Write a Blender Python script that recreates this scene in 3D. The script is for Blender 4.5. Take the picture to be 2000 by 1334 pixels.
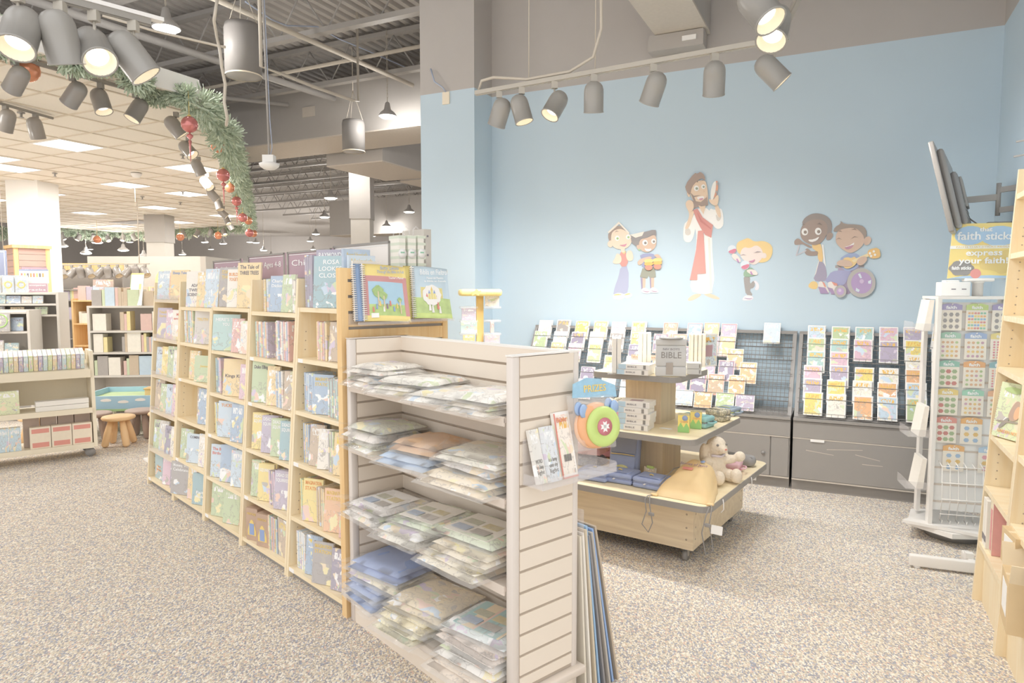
import bpy, bmesh, math, random
from mathutils import Matrix, Vector, Euler, noise
random.seed(7)
for o in list(bpy.data.objects): bpy.data.objects.remove(o, do_unlink=True)
sc = bpy.context.scene
COL = sc.collection
R = math.radians
# ---------------------------------------------------------------- camera
CAM_H, PITCH, FPX = 1.6, R(4.29), 1333.0          # focal length in pixels of the 2000 px wide photograph
cd = bpy.data.cameras.new('camera'); cam = bpy.data.objects.new('camera', cd); COL.objects.link(cam)
cd.sensor_width = 36.0; cd.lens = FPX/2000*36.0; cd.clip_end = 200
cam.location = (0, 0, CAM_H); cam.rotation_euler = (R(90)-PITCH, 0, 0); sc.camera = cam
# ---------------------------------------------------------------- world, exposure
wd = bpy.data.worlds.new('world'); sc.world = wd; wd.use_nodes = True
wd.node_tree.nodes['Background'].inputs[0].default_value = (1.0, .99, .98, 1)
wd.node_tree.nodes['Background'].inputs[1].default_value = 1.4
sc.view_settings.view_transform = 'Standard'; sc.view_settings.look = 'None'
sc.view_settings.gamma = 1.0; sc.view_settings.use_curve_mapping = False
sc.view_settings.exposure = 0.0
sc.cycles.max_bounces = 6; sc.cycles.glossy_bounces = 2; sc.cycles.transmission_bounces = 3; sc.cycles.transparent_max_bounces = 8
def lamp(kind, name, loc, energy, col=(1, .97, .93), rot=(0, 0, 0), **kw):
    l = bpy.data.lights.new(name, kind); l.energy = energy; l.color = col
    for k, v in kw.items(): setattr(l, k, v)
    o = bpy.data.objects.new(name, l); COL.objects.link(o); o.location = loc; o.rotation_euler = rot
    return o
# ---------------------------------------------------------------- photo pixel -> place
FW = Vector((0, math.cos(PITCH), -math.sin(PITCH))); UP = Vector((0, math.sin(PITCH), math.cos(PITCH)))
CO = Vector((0, 0, CAM_H))
def ray(x, y): return Vector((1, 0, 0))*((x-1000)/FPX) + UP*((667-y)/FPX) + FW
def atz(x, y, z):
    r = ray(x, y); return CO + r*((z-CAM_H)/r.z)
def aty(x, y, Y):
    r = ray(x, y); return CO + r*(Y/r.y)
class Fr:                                          # a horizontal frame: x along, y away, z up
    def __init__(s, o, rz):
        s.o = Vector((o[0], o[1], 0)); s.rz = R(rz); c, n = math.cos(s.rz), math.sin(s.rz)
        s.x = Vector((c, n, 0)); s.y = Vector((-n, c, 0)); s.m = Matrix.Translation(s.o) @ Matrix.Rotation(s.rz, 4, 'Z')
    def w(s, x, y, z=0): return s.o + s.x*x + s.y*y + Vector((0, 0, z))
    def loc(s, P): d = P-s.o; return Vector((d.dot(s.x), d.dot(s.y), P.z))
    def hit(s, px, py, ly=0):
        r = ray(px, py); P = CO + r*((s.o+s.y*ly-CO).dot(s.y)/r.dot(s.y)); return (P-s.o).dot(s.x), P.z
    def hitx(s, px, py, lx=0):
        r = ray(px, py); P = CO + r*((s.o+s.x*lx-CO).dot(s.x)/r.dot(s.x)); return (P-s.o).dot(s.y), P.z
WF = Fr((-.207, 7.2), -26.1)      # blue wall: x along the wall, y = 0 the wall face
GF = Fr((-.785, 3.215), -48.7)    # slat wall gondola, x along its front
BF = Fr((-.805, 3.242), -46.3)    # bookcase row: x = 0 the end panel, row runs to -x, y into the case
TF = Fr((.93, 4.535), -35.0)      # tiered table, origin at its centre
# ---------------------------------------------------------------- materials
def S(h):
    h = h.lstrip('#'); v = [int(h[i:i+2], 16)/255 for i in (0, 2, 4)]
    return tuple((c/12.92 if c <= .04045 else ((c+.055)/1.055)**2.4) for c in v) + (1,)
MATS = {}
def M(name, hexc, rough=.6, var=.04, scale=6, metal=0, bump=0, emit=0, alpha=1, trans=0, stretch=None, spec=.3):
    if name in MATS: return MATS[name]
    m = bpy.data.materials.new(name); MATS[name] = m; m.use_nodes = True; nt = m.node_tree; b = nt.nodes['Principled BSDF']
    c = S(hexc); m.diffuse_color = c
    b.inputs['Base Color'].default_value = c; b.inputs['Roughness'].default_value = rough; b.inputs['Metallic'].default_value = metal
    b.inputs['Specular IOR Level'].default_value = spec
    if var or bump:
        tc = nt.nodes.new('ShaderNodeTexCoord'); mp = nt.nodes.new('ShaderNodeMapping'); nz = nt.nodes.new('ShaderNodeTexNoise')
        nz.inputs['Scale'].default_value = scale; nz.inputs['Detail'].default_value = 3
        if stretch: mp.inputs['Scale'].default_value = stretch
        nt.links.new(tc.outputs['Object'], mp.inputs[0]); nt.links.new(mp.outputs[0], nz.inputs['Vector'])
        if var:
            mx = nt.nodes.new('ShaderNodeMix'); mx.data_type = 'RGBA'
            mx.inputs[6].default_value = tuple(max(0, v*(1-var*1.6)) for v in c[:3])+(1,)
            mx.inputs[7].default_value = tuple(min(1, v*(1+var)) for v in c[:3])+(1,)
            nt.links.new(nz.outputs[0], mx.inputs[0]); nt.links.new(mx.outputs[2], b.inputs['Base Color'])
        if bump:
            bp = nt.nodes.new('ShaderNodeBump'); bp.inputs['Strength'].default_value = bump; bp.inputs['Distance'].default_value = .01
            nt.links.new(nz.outputs[0], bp.inputs['Height']); nt.links.new(bp.outputs[0], b.inputs['Normal'])
    if emit:
        b.inputs['Emission Color'].default_value = c; b.inputs['Emission Strength'].default_value = emit
    if alpha < 1: b.inputs['Alpha'].default_value = alpha
    if trans: b.inputs['Transmission Weight'].default_value = trans
    return m
def nodes(name):
    m = bpy.data.materials.new(name); MATS[name] = m; m.use_nodes = True
    return m, m.node_tree, m.node_tree.nodes['Principled BSDF']
def ramp(nt, stops, const=True):
    r = nt.nodes.new('ShaderNodeValToRGB'); cr = r.color_ramp; cr.interpolation = 'CONSTANT' if const else 'LINEAR'
    while len(cr.elements) < len(stops): cr.elements.new(.5)
    for e, (p, c) in zip(cr.elements, stops): e.position = p; e.color = S(c)
    return r
def carpet():
    m, nt, b = nodes('carpet'); b.inputs['Roughness'].default_value = .95; b.inputs['Specular IOR Level'].default_value = .05
    tc = nt.nodes.new('ShaderNodeTexCoord'); mp = nt.nodes.new('ShaderNodeMapping'); mp.inputs['Rotation'].default_value = (0, 0, R(20)); mp.inputs['Scale'].default_value = (1, .62, 1)
    vo = nt.nodes.new('ShaderNodeTexVoronoi'); vo.inputs['Scale'].default_value = 165
    nt.links.new(tc.outputs['Object'], mp.inputs[0]); nt.links.new(mp.outputs[0], vo.inputs['Vector'])
    sp = nt.nodes.new('ShaderNodeSeparateColor'); nt.links.new(vo.outputs['Color'], sp.inputs[0])
    r = ramp(nt, [(0, 'a8a6ac'), (.17, 'c9bfb2'), (.36, 'e6dccb'), (.58, 'f6efe2'), (.74, 'd9cbb6'), (.86, 'b4b6c2'), (.94, 'dfc4b4')])
    nt.links.new(sp.outputs[0], r.inputs[0]); nt.links.new(r.outputs[0], b.inputs['Base Color'])
    bp = nt.nodes.new('ShaderNodeBump'); bp.inputs['Strength'].default_value = .5; bp.inputs['Distance'].default_value = .004; bp.invert = True
    nt.links.new(vo.outputs['Distance'], bp.inputs['Height']); nt.links.new(bp.outputs[0], b.inputs['Normal'])
    return m
def wood(name, c1, c2, rough=.45, axis=2):
    m, nt, b = nodes(name); b.inputs['Roughness'].default_value = rough; b.inputs['Specular IOR Level'].default_value = .25
    tc = nt.nodes.new('ShaderNodeTexCoord'); mp = nt.nodes.new('ShaderNodeMapping'); sc_ = [14, 14, 14]; sc_[axis] = .9; mp.inputs['Scale'].default_value = sc_
    nz = nt.nodes.new('ShaderNodeTexNoise'); nz.inputs['Scale'].default_value = 2.2; nz.inputs['Detail'].default_value = 6; nz.inputs['Distortion'].default_value = .6
    nt.links.new(tc.outputs['Object'], mp.inputs[0]); nt.links.new(mp.outputs[0], nz.inputs['Vector'])
    r = ramp(nt, [(.3, c1), (.72, c2)], False); nt.links.new(nz.outputs[0], r.inputs[0]); nt.links.new(r.outputs[0], b.inputs['Base Color'])
    return m
def printed(name, title='ffffff', border=None, dens=1.0, busy=.85, sheet=False, plain=False):
    """a printed cover: object colour as ground, blotchy picture, title lettering strokes; seeded per object"""
    m, nt, b = nodes(name); b.inputs['Roughness'].default_value = .35; b.inputs['Specular IOR Level'].default_value = .25
    N, L = nt.nodes.new, nt.links.new
    tc = N('ShaderNodeTexCoord'); oi = N('ShaderNodeObjectInfo'); sx = N('ShaderNodeSeparateXYZ'); L(tc.outputs['Generated'], sx.inputs[0])
    def mth(op, a, bb, c=None):
        n = N('ShaderNodeMath'); n.operation = op
        for i, v in enumerate((a, bb, c)):
            if v is None: continue
            if isinstance(v, (int, float)): n.inputs[i].default_value = v
            else: L(v, n.inputs[i])
        return n.outputs[0]
    def rng(v, a, c): return mth('MULTIPLY', mth('GREATER_THAN', v, a), mth('LESS_THAN', v, c))
    def mix(f, a, c):
        n = N('ShaderNodeMix'); n.data_type = 'RGBA'
        if isinstance(f, (int, float)): n.inputs[0].default_value = f
        else: L(f, n.inputs[0])
        for i, v in ((6, a), (7, c)):
            if isinstance(v, tuple): n.inputs[i].default_value = v
            else: L(v, n.inputs[i])
        return n.outputs[2]
    seed = mth('MULTIPLY', oi.outputs['Random'], 97.0)
    x, z = sx.outputs[0], (sx.outputs[1] if sheet else sx.outputs[2])
    cv = N('ShaderNodeCombineXYZ'); L(mth('MULTIPLY', x, 2.0*dens), cv.inputs[0]); L(mth('MULTIPLY', z, 2.7*dens), cv.inputs[1]); L(seed, cv.inputs[2])
    vo = N('ShaderNodeTexVoronoi'); vo.inputs['Scale'].default_value = 1.0; L(cv.outputs[0], vo.inputs['Vector'])
    nz = N('ShaderNodeTexNoise'); nz.inputs['Scale'].default_value = 1.25; nz.inputs['Detail'].default_value = 5; L(cv.outputs[0], nz.inputs['Vector'])
    hs = N('ShaderNodeSeparateColor'); L(vo.outputs['Color'], hs.inputs[0])
    pal = ramp(nt, [(0, 'ffffff'), (.16, 'faead0'), (.3, 'dfe8c8'), (.44, 'f6dccf'), (.58, 'd6e4f2'), (.7, 'fbf1c8'), (.82, 'e2d6e6'), (.92, 'cfcac4')]); L(hs.outputs[0], pal.inputs[0])
    pic = mix(mth('GREATER_THAN', nz.outputs[0], .56 if busy > .8 else .6), oi.outputs['Color'], pal.outputs[0])
    pic = mix(mth('MULTIPLY', rng(nz.outputs[0], .46, .485), .45), pic, S('b0aaa6'))
    if not sheet:
        cw = N('ShaderNodeCombineXYZ'); L(mth('MULTIPLY', x, 15.0), cw.inputs[0]); L(mth('MULTIPLY', z, 7.0), cw.inputs[1]); L(seed, cw.inputs[2])
        n2 = N('ShaderNodeTexNoise'); n2.inputs['Scale'].default_value = 1.0; n2.inputs['Detail'].default_value = 1; L(cw.outputs[0], n2.inputs['Vector'])
        tmask = mth('MULTIPLY', mth('MULTIPLY', rng(z, .74, .9), rng(x, .14, .86)), mth('GREATER_THAN', n2.outputs[0], .5))
        pic = mix(1.0 if False else (mth('MULTIPLY', mth('GREATER_THAN', z, .5), .92) if plain else mth('MULTIPLY', rng(z, .71, .93), .75)), pic, oi.outputs['Color'])
        if not plain: pic = mix(tmask, pic, S(title))
    if border:
        inn = mth('MULTIPLY', rng(x, .06, .94), rng(z, .045, .955)); pic = mix(inn, S(border), pic)
    L(pic, b.inputs['Base Color'])
    return m
carpet()
wood('maple', 'f7e3bd', 'fdf0d4'); wood('maple_x', 'f7e3bd', 'fdf0d4', axis=0)
wood('amber_wood', 'ecc48c', 'f6d9a8'); wood('oak', 'dccaae', 'efe0c4', axis=0); wood('oak_z', 'd8c6ac', 'eadabe')
wood('oak_top', 'f0dfba', 'faeccd', axis=0)
printed('cover'); printed('cover_dark_title', title='9a94a0'); printed('cover_yellow_title', title='f6dc84'); printed('cover_red', border='dd8c84', title='fdf6ea')
printed('cover_white', border='fbf8f4', title='f3c878'); printed('felt', sheet=True, dens=1.6, busy=.9); printed('art', dens=1.3, busy=.9); printed('cover_plain', plain=True)
M('blue_wall', 'cddfeb', .8, .012, 3, bump=.03); M('dark_paint', 'c4bfbb', .85, .02, 5); M('deck', 'c2bdb8', .8, .02); M('steel_dark', 'b4b0ac', .5, .02)
M('duct', 'bdb8b3', .7, .03); M('duct_under', 'd6cdc2', .75, .05, 30); M('white', 'fbf9f6', .4, .01); M('white_metal', 'f8f4ef', .3, .01); M('cream_tile', 'fcf6ec', .9, .02, 40)
M('grid_bar', 'e6dccc', .6, 0); M('lens', 'fffdf6', .5, 0, emit=3); M('lampface', 'fffaf0', .5, 0, emit=3); M('reflector', 'f8ecd6', .35, .02); M('can_black', '95918e', .45, .02)
M('spot_black', 'a19c97', .28, .02, spec=.6); M('spot_grey', 'a9a6a1', .3, .03, spec=.6); M('track_black', 'a8a49e', .35, .02); M('track_grey', 'c5bfb4', .35, .02)
M('cable', 'd6cdbf', .5, 0); M('cable_blue', 'b9c3d8', .5, 0); M('slat', 'efe3d4', .5, .01, 3); M('groove', 'bcae9f', .7, 0); M('post', 'e4dbd3', .35, .01); M('shelf_beige', 'e0d4c8', .45, .01)
M('black_mdf', 'a5a19d', .5, .03); M('black_band', 'a39f9b', .4, .03); M('wire', '9d9a98', .4, 0); M('blue_board', 'a9cfe8', .7, .05, 8, stretch=(9, 1, 1))
M('white_wall', 'f1ece4', .8, .02); M('grey_wall', 'd9d4cc', .8, .02); M('paper', 'faf5ec', .8, .02, 40); M('label_white', 'fdfcfa', .6, 0)
M('ink', '8f8a90', .6, 0); M('ink_black', '9b9793', .6, 0); M('ink_white', 'ffffff', .6, 0); M('ink_gold', 'f2d78c', .6, 0); M('ink_purple', 'a48aa4', .6, 0); M('ink_red', 'e59a8e', .6, 0); M('ink_blue', '9fb2da', .6, 0); M('ink_orange', 'f2b27e', .6, 0)
M('pine', 'c3d0ba', .8, .16, 30); M('pine_light', 'dce7d2', .8, .12, 30); M('orange_glass', 'eca07c', .12, .12, 14, metal=.35, spec=.8); M('red_glass', 'dd8a86', .12, .12, 14, metal=.35, spec=.8)
def clear(name, tint, a):
    m, nt, b = nodes(name); b.inputs['Base Color'].default_value = S(tint); b.inputs['Roughness'].default_value = .08
    b.inputs['Alpha'].default_value = a; b.inputs['Specular IOR Level'].default_value = .8
clear('plastic', 'fbf8f4', .3); clear('acrylic', 'f2eeee', .22); clear('poly_bag', 'fffdfa', .2)
# ---------------------------------------------------------------- mesh builder
class MB:
    def __init__(s): s.v = []; s.f = []; s.m = []; s.T = None; s.sm = []
    def add(s, vs, fs, m=0, smooth=False):
        n = len(s.v); s.v += [tuple(s.T @ Vector(v)) if s.T else tuple(v) for v in vs]
        for f in fs: s.f.append(tuple(i+n for i in f)); s.m.append(m); s.sm.append(smooth)
        return s
    def box(s, x0, x1, y0, y1, z0, z1, m=0):
        return s.add([(x0,y0,z0),(x1,y0,z0),(x1,y1,z0),(x0,y1,z0),(x0,y0,z1),(x1,y0,z1),(x1,y1,z1),(x0,y1,z1)],
                     [(0,3,2,1),(4,5,6,7),(0,1,5,4),(1,2,6,5),(2,3,7,6),(3,0,4,7)], m)
    def rbox(s, x0, x1, y0, y1, z0, z1, r=.01, m=0, seg=2, jit=0, seed=0):
        bm = bmesh.new(); bmesh.ops.create_cube(bm, size=1)
        bmesh.ops.scale(bm, vec=(x1-x0, y1-y0, z1-z0), verts=bm.verts)
        bmesh.ops.bevel(bm, geom=bm.edges[:], offset=min(r, .49*min(x1-x0, y1-y0, z1-z0)), segments=seg, affect='EDGES', profile=.5)
        c = Vector(((x0+x1)/2, (y0+y1)/2, (z0+z1)/2)); s.bm(bm, m, c, True); return s
    def bm(s, bm, m=0, off=Vector(), smooth=False):
        bm.verts.ensure_lookup_table(); bm.verts.index_update()
        s.add([v.co+off for v in bm.verts], [[v.index for v in f.verts] for f in bm.faces], m, smooth); bm.free()
    def prism(s, pts, a0, a1, axis='z', m=0):
        """extrude a 2D outline; axis z: (x,y), axis y: (x,z), axis x: (y,z)"""
        n = len(pts); k = {'z': lambda p, a: (p[0], p[1], a), 'y': lambda p, a: (p[0], a, p[1]), 'x': lambda p, a: (a, p[0], p[1])}[axis]
        vs = [k(p, a0) for p in pts]+[k(p, a1) for p in pts]
        ar = sum(pts[i][0]*pts[(i+1) % n][1]-pts[(i+1) % n][0]*pts[i][1] for i in range(n))
        fl = (ar > 0) != (axis == 'y')
        lo, hi = list(range(n)), list(range(n, 2*n)); up = a1 > a0
        if fl != up: lo, hi = lo, hi[::-1]
        else: lo, hi = lo[::-1], hi
        fs = [lo, hi]
        for i in range(n):
            j = (i+1) % n; q = (i, j, n+j, n+i); fs.append(q if fl == up else q[::-1])
        return s.add(vs, fs, m)
    def tube(s, pts, r=.004, n=6, m=0, closed=False, cap=True, smooth=True):
        pts = [Vector(p) for p in pts]; rs = r if isinstance(r, (list, tuple)) else [r]*len(pts); vs = []; fs = []; L = len(pts)
        up = None
        for i, p in enumerate(pts):
            a = pts[i-1] if (i or closed) else p; b = pts[(i+1) % L] if (i < L-1 or closed) else p; d = (b-a)
            d = d.normalized() if d.length > 1e-9 else Vector((0, 0, 1))
            if up is None: up = Vector((0, 0, 1)) if abs(d.z) < .9 else Vector((1, 0, 0))
            u = (up-d*up.dot(d)); u = u.normalized() if u.length > 1e-6 else d.orthogonal().normalized(); up = u; w = d.cross(u)
            vs += [p+(u*math.cos(2*math.pi*k/n)+w*math.sin(2*math.pi*k/n))*rs[i] for k in range(n)]
        for i in range(L if closed else L-1):
            j = (i+1) % L
            for k in range(n): fs.append((i*n+k, i*n+(k+1) % n, j*n+(k+1) % n, j*n+k))
        if not closed and cap: fs += [tuple(range(n))[::-1], tuple(range((L-1)*n, L*n))]
        return s.add(vs, fs, m, smooth)
    def cyl(s, p0, p1, r, n=16, m=0, r1=None): return s.tube([p0, p1], [r, r if r1 is None else r1], n, m)
    def lathe(s, prof, n=20, m=0, c=(0, 0, 0), smooth=True, ax=None, cap=True):
        vs = []; fs = []; c = Vector(c); Q = ax.to_track_quat('Z', 'Y').to_matrix() if ax else Matrix.Identity(3); L = len(prof)
        for r, z in prof: vs += [c+Q @ Vector((r*math.cos(2*math.pi*k/n), r*math.sin(2*math.pi*k/n), z)) for k in range(n)]
        for i in range(L-1):
            for k in range(n): fs.append((i*n+k, i*n+(k+1) % n, (i+1)*n+(k+1) % n, (i+1)*n+k))
        if cap and prof[0][0] > 1e-5: fs.append(tuple(range(n))[::-1])
        if cap and prof[-1][0] > 1e-5: fs.append(tuple(range((L-1)*n, L*n)))
        return s.add(vs, fs, m, smooth)
    def ball(s, c, r, m=0, sx=1, sy=1, sz=1, n=16):
        return s.lathe([(max(1e-6, r*math.sin(math.pi*i/8)), -r*math.cos(math.pi*i/8)) for i in range(9)], n, m, c) if sx == sy == sz == 1 else s.add(
            [Vector(c)+Vector((sx*r*math.sin(math.pi*i/8)*math.cos(2*math.pi*k/n), sy*r*math.sin(math.pi*i/8)*math.sin(2*math.pi*k/n), -sz*r*math.cos(math.pi*i/8))) for i in range(9) for k in range(n)],
            [(i*n+k, i*n+(k+1) % n, (i+1)*n+(k+1) % n, (i+1)*n+k) for i in range(8) for k in range(n)], m, True)
    def mesh(s, name, mats):
        me = bpy.data.meshes.new(name); me.from_pydata(s.v, [], s.f)
        for mt in (mats if isinstance(mats, (list, tuple)) else [mats]): me.materials.append(MATS[mt] if isinstance(mt, str) else mt)
        me.polygons.foreach_set('material_index', s.m); me.polygons.foreach_set('use_smooth', s.sm); me.update(); return me
    def build(s, name, mats, parent=None, loc=None, rot=None):
        o = bpy.data.objects.new(name, s.mesh(name, mats)); COL.objects.link(o); o.parent = parent
        if loc is not None: o.location = loc
        if rot is not None: o.rotation_euler = rot
        return o
def put(me, name, parent=None, loc=(0, 0, 0), rot=(0, 0, 0), scale=(1, 1, 1), color=None, pale=.22):
    o = bpy.data.objects.new(name, me); COL.objects.link(o); o.parent = parent; o.location = loc; o.rotation_euler = rot; o.scale = scale
    if color:
        c = S(color); o.color = tuple(v+(1-v)*pale for v in c[:3])+(1,)
    return o
def tag(o, label, cat, group=None):
    o['label'] = label; o['category'] = cat
    if group: o['group'] = group
    return o
def struct(o): o['kind'] = 'structure'; return o
def thing(name, label, cat, loc=(0, 0, 0), rz=0, group=None, fr=None, rx=0):
    o = bpy.data.objects.new(name, None); COL.objects.link(o); o.empty_display_size = .05
    if fr: o.location = fr.w(*loc); o.rotation_euler = (rx, 0, fr.rz+rz)
    else: o.location = loc; o.rotation_euler = (rx, 0, rz)
    return tag(o, label, cat, group)
def copy_tree(o, parent=None):
    c = o.copy(); COL.objects.link(c); c.parent = parent
    for ch in [k for k in o.children]: copy_tree(ch, c)
    return c
def text(name, s, parent, mat, loc, size=.03, width=None, rot=(R(90), 0, 0), align='CENTER', thick=.0004, shear=0, offset=0):
    cu = bpy.data.curves.new(name, 'FONT'); cu.body = s; cu.size = size; cu.align_x = align; cu.align_y = 'CENTER'; cu.resolution_u = 2; cu.extrude = thick; cu.shear = shear; cu.offset = offset
    t = bpy.data.objects.new(name, cu); me = bpy.data.meshes.new_from_object(t); bpy.data.objects.remove(t)
    me.materials.clear(); me.materials.append(MATS[mat]); me.name = name
    o = put(me, name, parent, loc, rot)
    if width:
        xs = [v.co.x for v in me.vertices]; w = max(xs)-min(xs) if xs else 1
        o.scale = (width/w, 1, 1) if w > 0 else (1, 1, 1)
    return o
# shared little meshes: a book (front cover faces -y, spine at -x), a disc case, a carton
def book_mesh(covm='cover', hard=True):
    b = MB(); t = .07
    b.box(-.5, .5, -.5, -.5+t, 0, 1, 0); b.box(-.5, .5, .5-t, .5, 0, 1, 0); b.box(-.5, -.46, -.5+t, .5-t, 0, 1, 0)
    b.box(-.46, .485, -.5+t, .5-t, .012, .988, 1); return b.mesh('book', [covm, 'paper'])
BOOK = {c: book_mesh(c) for c in ('cover_plain', 'cover', 'cover_dark_title', 'cover_yellow_title', 'cover_red', 'cover_white', 'art')}
def case_mesh(covm):
    b = MB(); b.box(-.5, .5, -.5, .5, 0, 1, 1); b.box(-.47, .47, -.56, -.5, .02, .98, 0); return b.mesh('disc_case', [covm, 'white'])
CASE = {c: case_mesh(c) for c in ('cover', 'cover_dark_title', 'cover_yellow_title', 'cover_red', 'cover_white', 'art')}
CNAME = {'f4d9a0': 'pale gold', 'cfe0ee': 'pale blue', 'e8b8b0': 'soft red', 'c6d6ac': 'pale green', 'c3b8cc': 'lilac', 'f7f1e6': 'cream white', 'f6e08c': 'yellow', 'a9bfd8': 'steel blue', 'b9d8d4': 'pale teal',
         'f2c298': 'peach orange', 'd8d2ca': 'light grey', 'b0aaa8': 'dark grey', 'e6c6d4': 'pink', '9fc0c8': 'teal', 'cdb79e': 'tan brown', 'a39bb0': 'dusky purple'}
PAL = list(CNAME)
# ================================================================ the setting
IZ = 3.4                                             # height of the tiled ceiling island
DECK = 5.2
def wallbox(name, x0, x1, y0, y1, z0=0, split=3.585):
    b = MB(); b.box(x0, x1, y0, y1, z0, split, 0); b.box(x0, x1, y0, y1, split, DECK, 1)
    return struct(b.build(name, ['blue_wall', 'dark_paint'], loc=WF.o, rot=(0, 0, WF.rz)))
struct(MB().box(-30, 14, -2.5, 50, -.1, 0).build('floor', 'carpet'))
wallbox('wall_back', 0, 4.45, 0, .12); wallbox('wall_left', -.63, 0, -.372, .12); wallbox('wall_right', 4.35, 4.47, -4.0, 0)
b = MB(); b.box(-30, 14, 46, 46.2, 0, 2.9, 0); b.box(-30, 14, 46, 46.2, 2.9, DECK, 1); struct(b.build('wall_far', ['white_wall', 'dark_paint']))
b = MB(); b.box(-28.2, -28, 4, 46, 0, 2.9, 0); b.box(-28.2, -28, 4, 46, 2.9, DECK, 1); struct(b.build('wall_side', ['white_wall', 'dark_paint']))
struct(MB().box(-9.4, -6.9, 15.2, 15.35, 0, 2.35).build('wall_partition', 'white_wall'))
struct(MB().box(-6.9, -6.78, 15.2, 24, 0, 2.35).build('wall_partition', 'grey_wall'))
# ribbed roof deck, ribs run along the wall normal
b = MB(); pts = []; x = -42.0; p = .16
while x < 8:
    pts += [(x, 0), (x+.07, 0), (x+.085, .05), (x+.145, .05)]; x += p
vs = []; y0, y1 = -4.6, 50
for q in pts: vs += [(q[0], y0, DECK+q[1]), (q[0], y1, DECK+q[1])]
b.add(vs, [(2*i, 2*i+1, 2*i+3, 2*i+2) for i in range(len(pts)-1)])
struct(b.build('ceiling', 'deck', loc=WF.o, rot=(0, 0, WF.rz)))
# ---------------------------------------------------------------- tiled ceiling island
cl = [WF.loc(atz(x, y, IZ)) for x, y in ((385, 192), (474, 441), (250, 455))]
c1, c2, c3 = [(v.x, v.y) for v in cl]
poly = [(c1[0], -6.0), c1, c2, c3, (-17, c3[1]-3), (-17, -6.0)]
def inside_clip(sub, clipp):
    def cut(P, a, b_):
        out = []
        def side(p): return (b_[0]-a[0])*(p[1]-a[1])-(b_[1]-a[1])*(p[0]-a[0])
        for i in range(len(P)):
            p, q = P[i], P[(i+1) % len(P)]; sp, sq = side(p), side(q)
            if sp >= 0: out.append(p)
            if sp*sq < 0: t = sp/(sp-sq); out.append((p[0]+(q[0]-p[0])*t, p[1]+(q[1]-p[1])*t))
        return out
    for i in range(len(clipp)):
        if not sub: break
        sub = cut(sub, clipp[i], clipp[(i+1) % len(clipp)])
    return sub
g0 = WF.loc(atz(81.7, 182.2, IZ)); TS = .6
isl = struct(MB().prism(poly, IZ+.03, IZ+.16).build('ceiling', 'white', loc=WF.o, rot=(0, 0, WF.rz)))
TROFF = {}
for px in ((135, 280), (360, 321), (242, 357), (105, 378), (405, 381), (308, 403), (178, 415), (428, 419), (345, 432), (236, 440), (5, 390), (20, 330), (-60, 300), (-150, 230), (-330, 150), (-420, 330), (-700, 200)):  # last four lie out of frame, added to brighten the left floor
    v = WF.loc(atz(px[0], px[1], IZ)); TROFF[(math.floor((v.x-g0.x)/TS), math.floor((v.y-g0.y)/TS))] = 1
full = MB().box(.007, TS-.007, .007, TS-.007, 0, .012).mesh('tile', 'cream_tile')
tiles = []; grid = MB()
for i in range(-24, 4):
    for j in range(-8, 32):
        x0, y0 = g0.x+i*TS, g0.y+j*TS; sq = [(x0+.007, y0+.007), (x0+TS-.007, y0+.007), (x0+TS-.007, y0+TS-.007), (x0+.007, y0+TS-.007)]
        c = inside_clip(sq, poly[::-1] if False else poly)
        if len(c) < 3: c = inside_clip(sq, poly[::-1])
        if len(c) < 3 or (i, j) in TROFF: continue
        a = abs(sum(c[k][0]*c[(k+1) % len(c)][1]-c[(k+1) % len(c)][0]*c[k][1] for k in range(len(c))))/2
        if a < .01: continue
        w = WF.w(x0+.3, y0+.3, IZ); d = (w-CO); vis = d.y > 2 and abs(d.x/d.y) < .95
        tiles.append(((d.length if vis else 99), i, j, c, a))
tiles.sort(key=lambda t: t[0]); rest = MB()
for n, (d, i, j, c, a) in enumerate(tiles):
    if n < 300 and d < 90:
        if a > .34: put(full, 'tile', isl, (g0.x+i*TS, g0.y+j*TS, IZ+.012))
        else: MB().prism(c, IZ+.012, IZ+.024).build('tile', 'cream_tile', isl)
    else: rest.prism(c, IZ+.012, IZ+.024)
o = rest.build('tiles', 'cream_tile', isl); o['kind'] = 'stuff'
for i in range(-24, 5):
    c = inside_clip([(g0.x+i*TS-.012, -6), (g0.x+i*TS+.012, -6), (g0.x+i*TS+.012, 20), (g0.x+i*TS-.012, 20)], poly)
    if len(c) < 3: c = inside_clip([(g0.x+i*TS-.012, -6), (g0.x+i*TS+.012, -6), (g0.x+i*TS+.012, 20), (g0.x+i*TS-.012, 20)], poly[::-1])
    if len(c) > 2: grid.prism(c, IZ+.002, IZ+.03)
for j in range(-8, 34):
    yy = g0.y+j*TS; sq = [(-17, yy-.012), (3, yy-.012), (3, yy+.012), (-17, yy+.012)]
    c = inside_clip(sq, poly)
    if len(c) < 3: c = inside_clip(sq, poly[::-1])
    if len(c) > 2: grid.prism(c, IZ+.003, IZ+.03)
o = grid.build('ceiling_grid', 'grid_bar', isl); o['kind'] = 'stuff'
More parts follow.
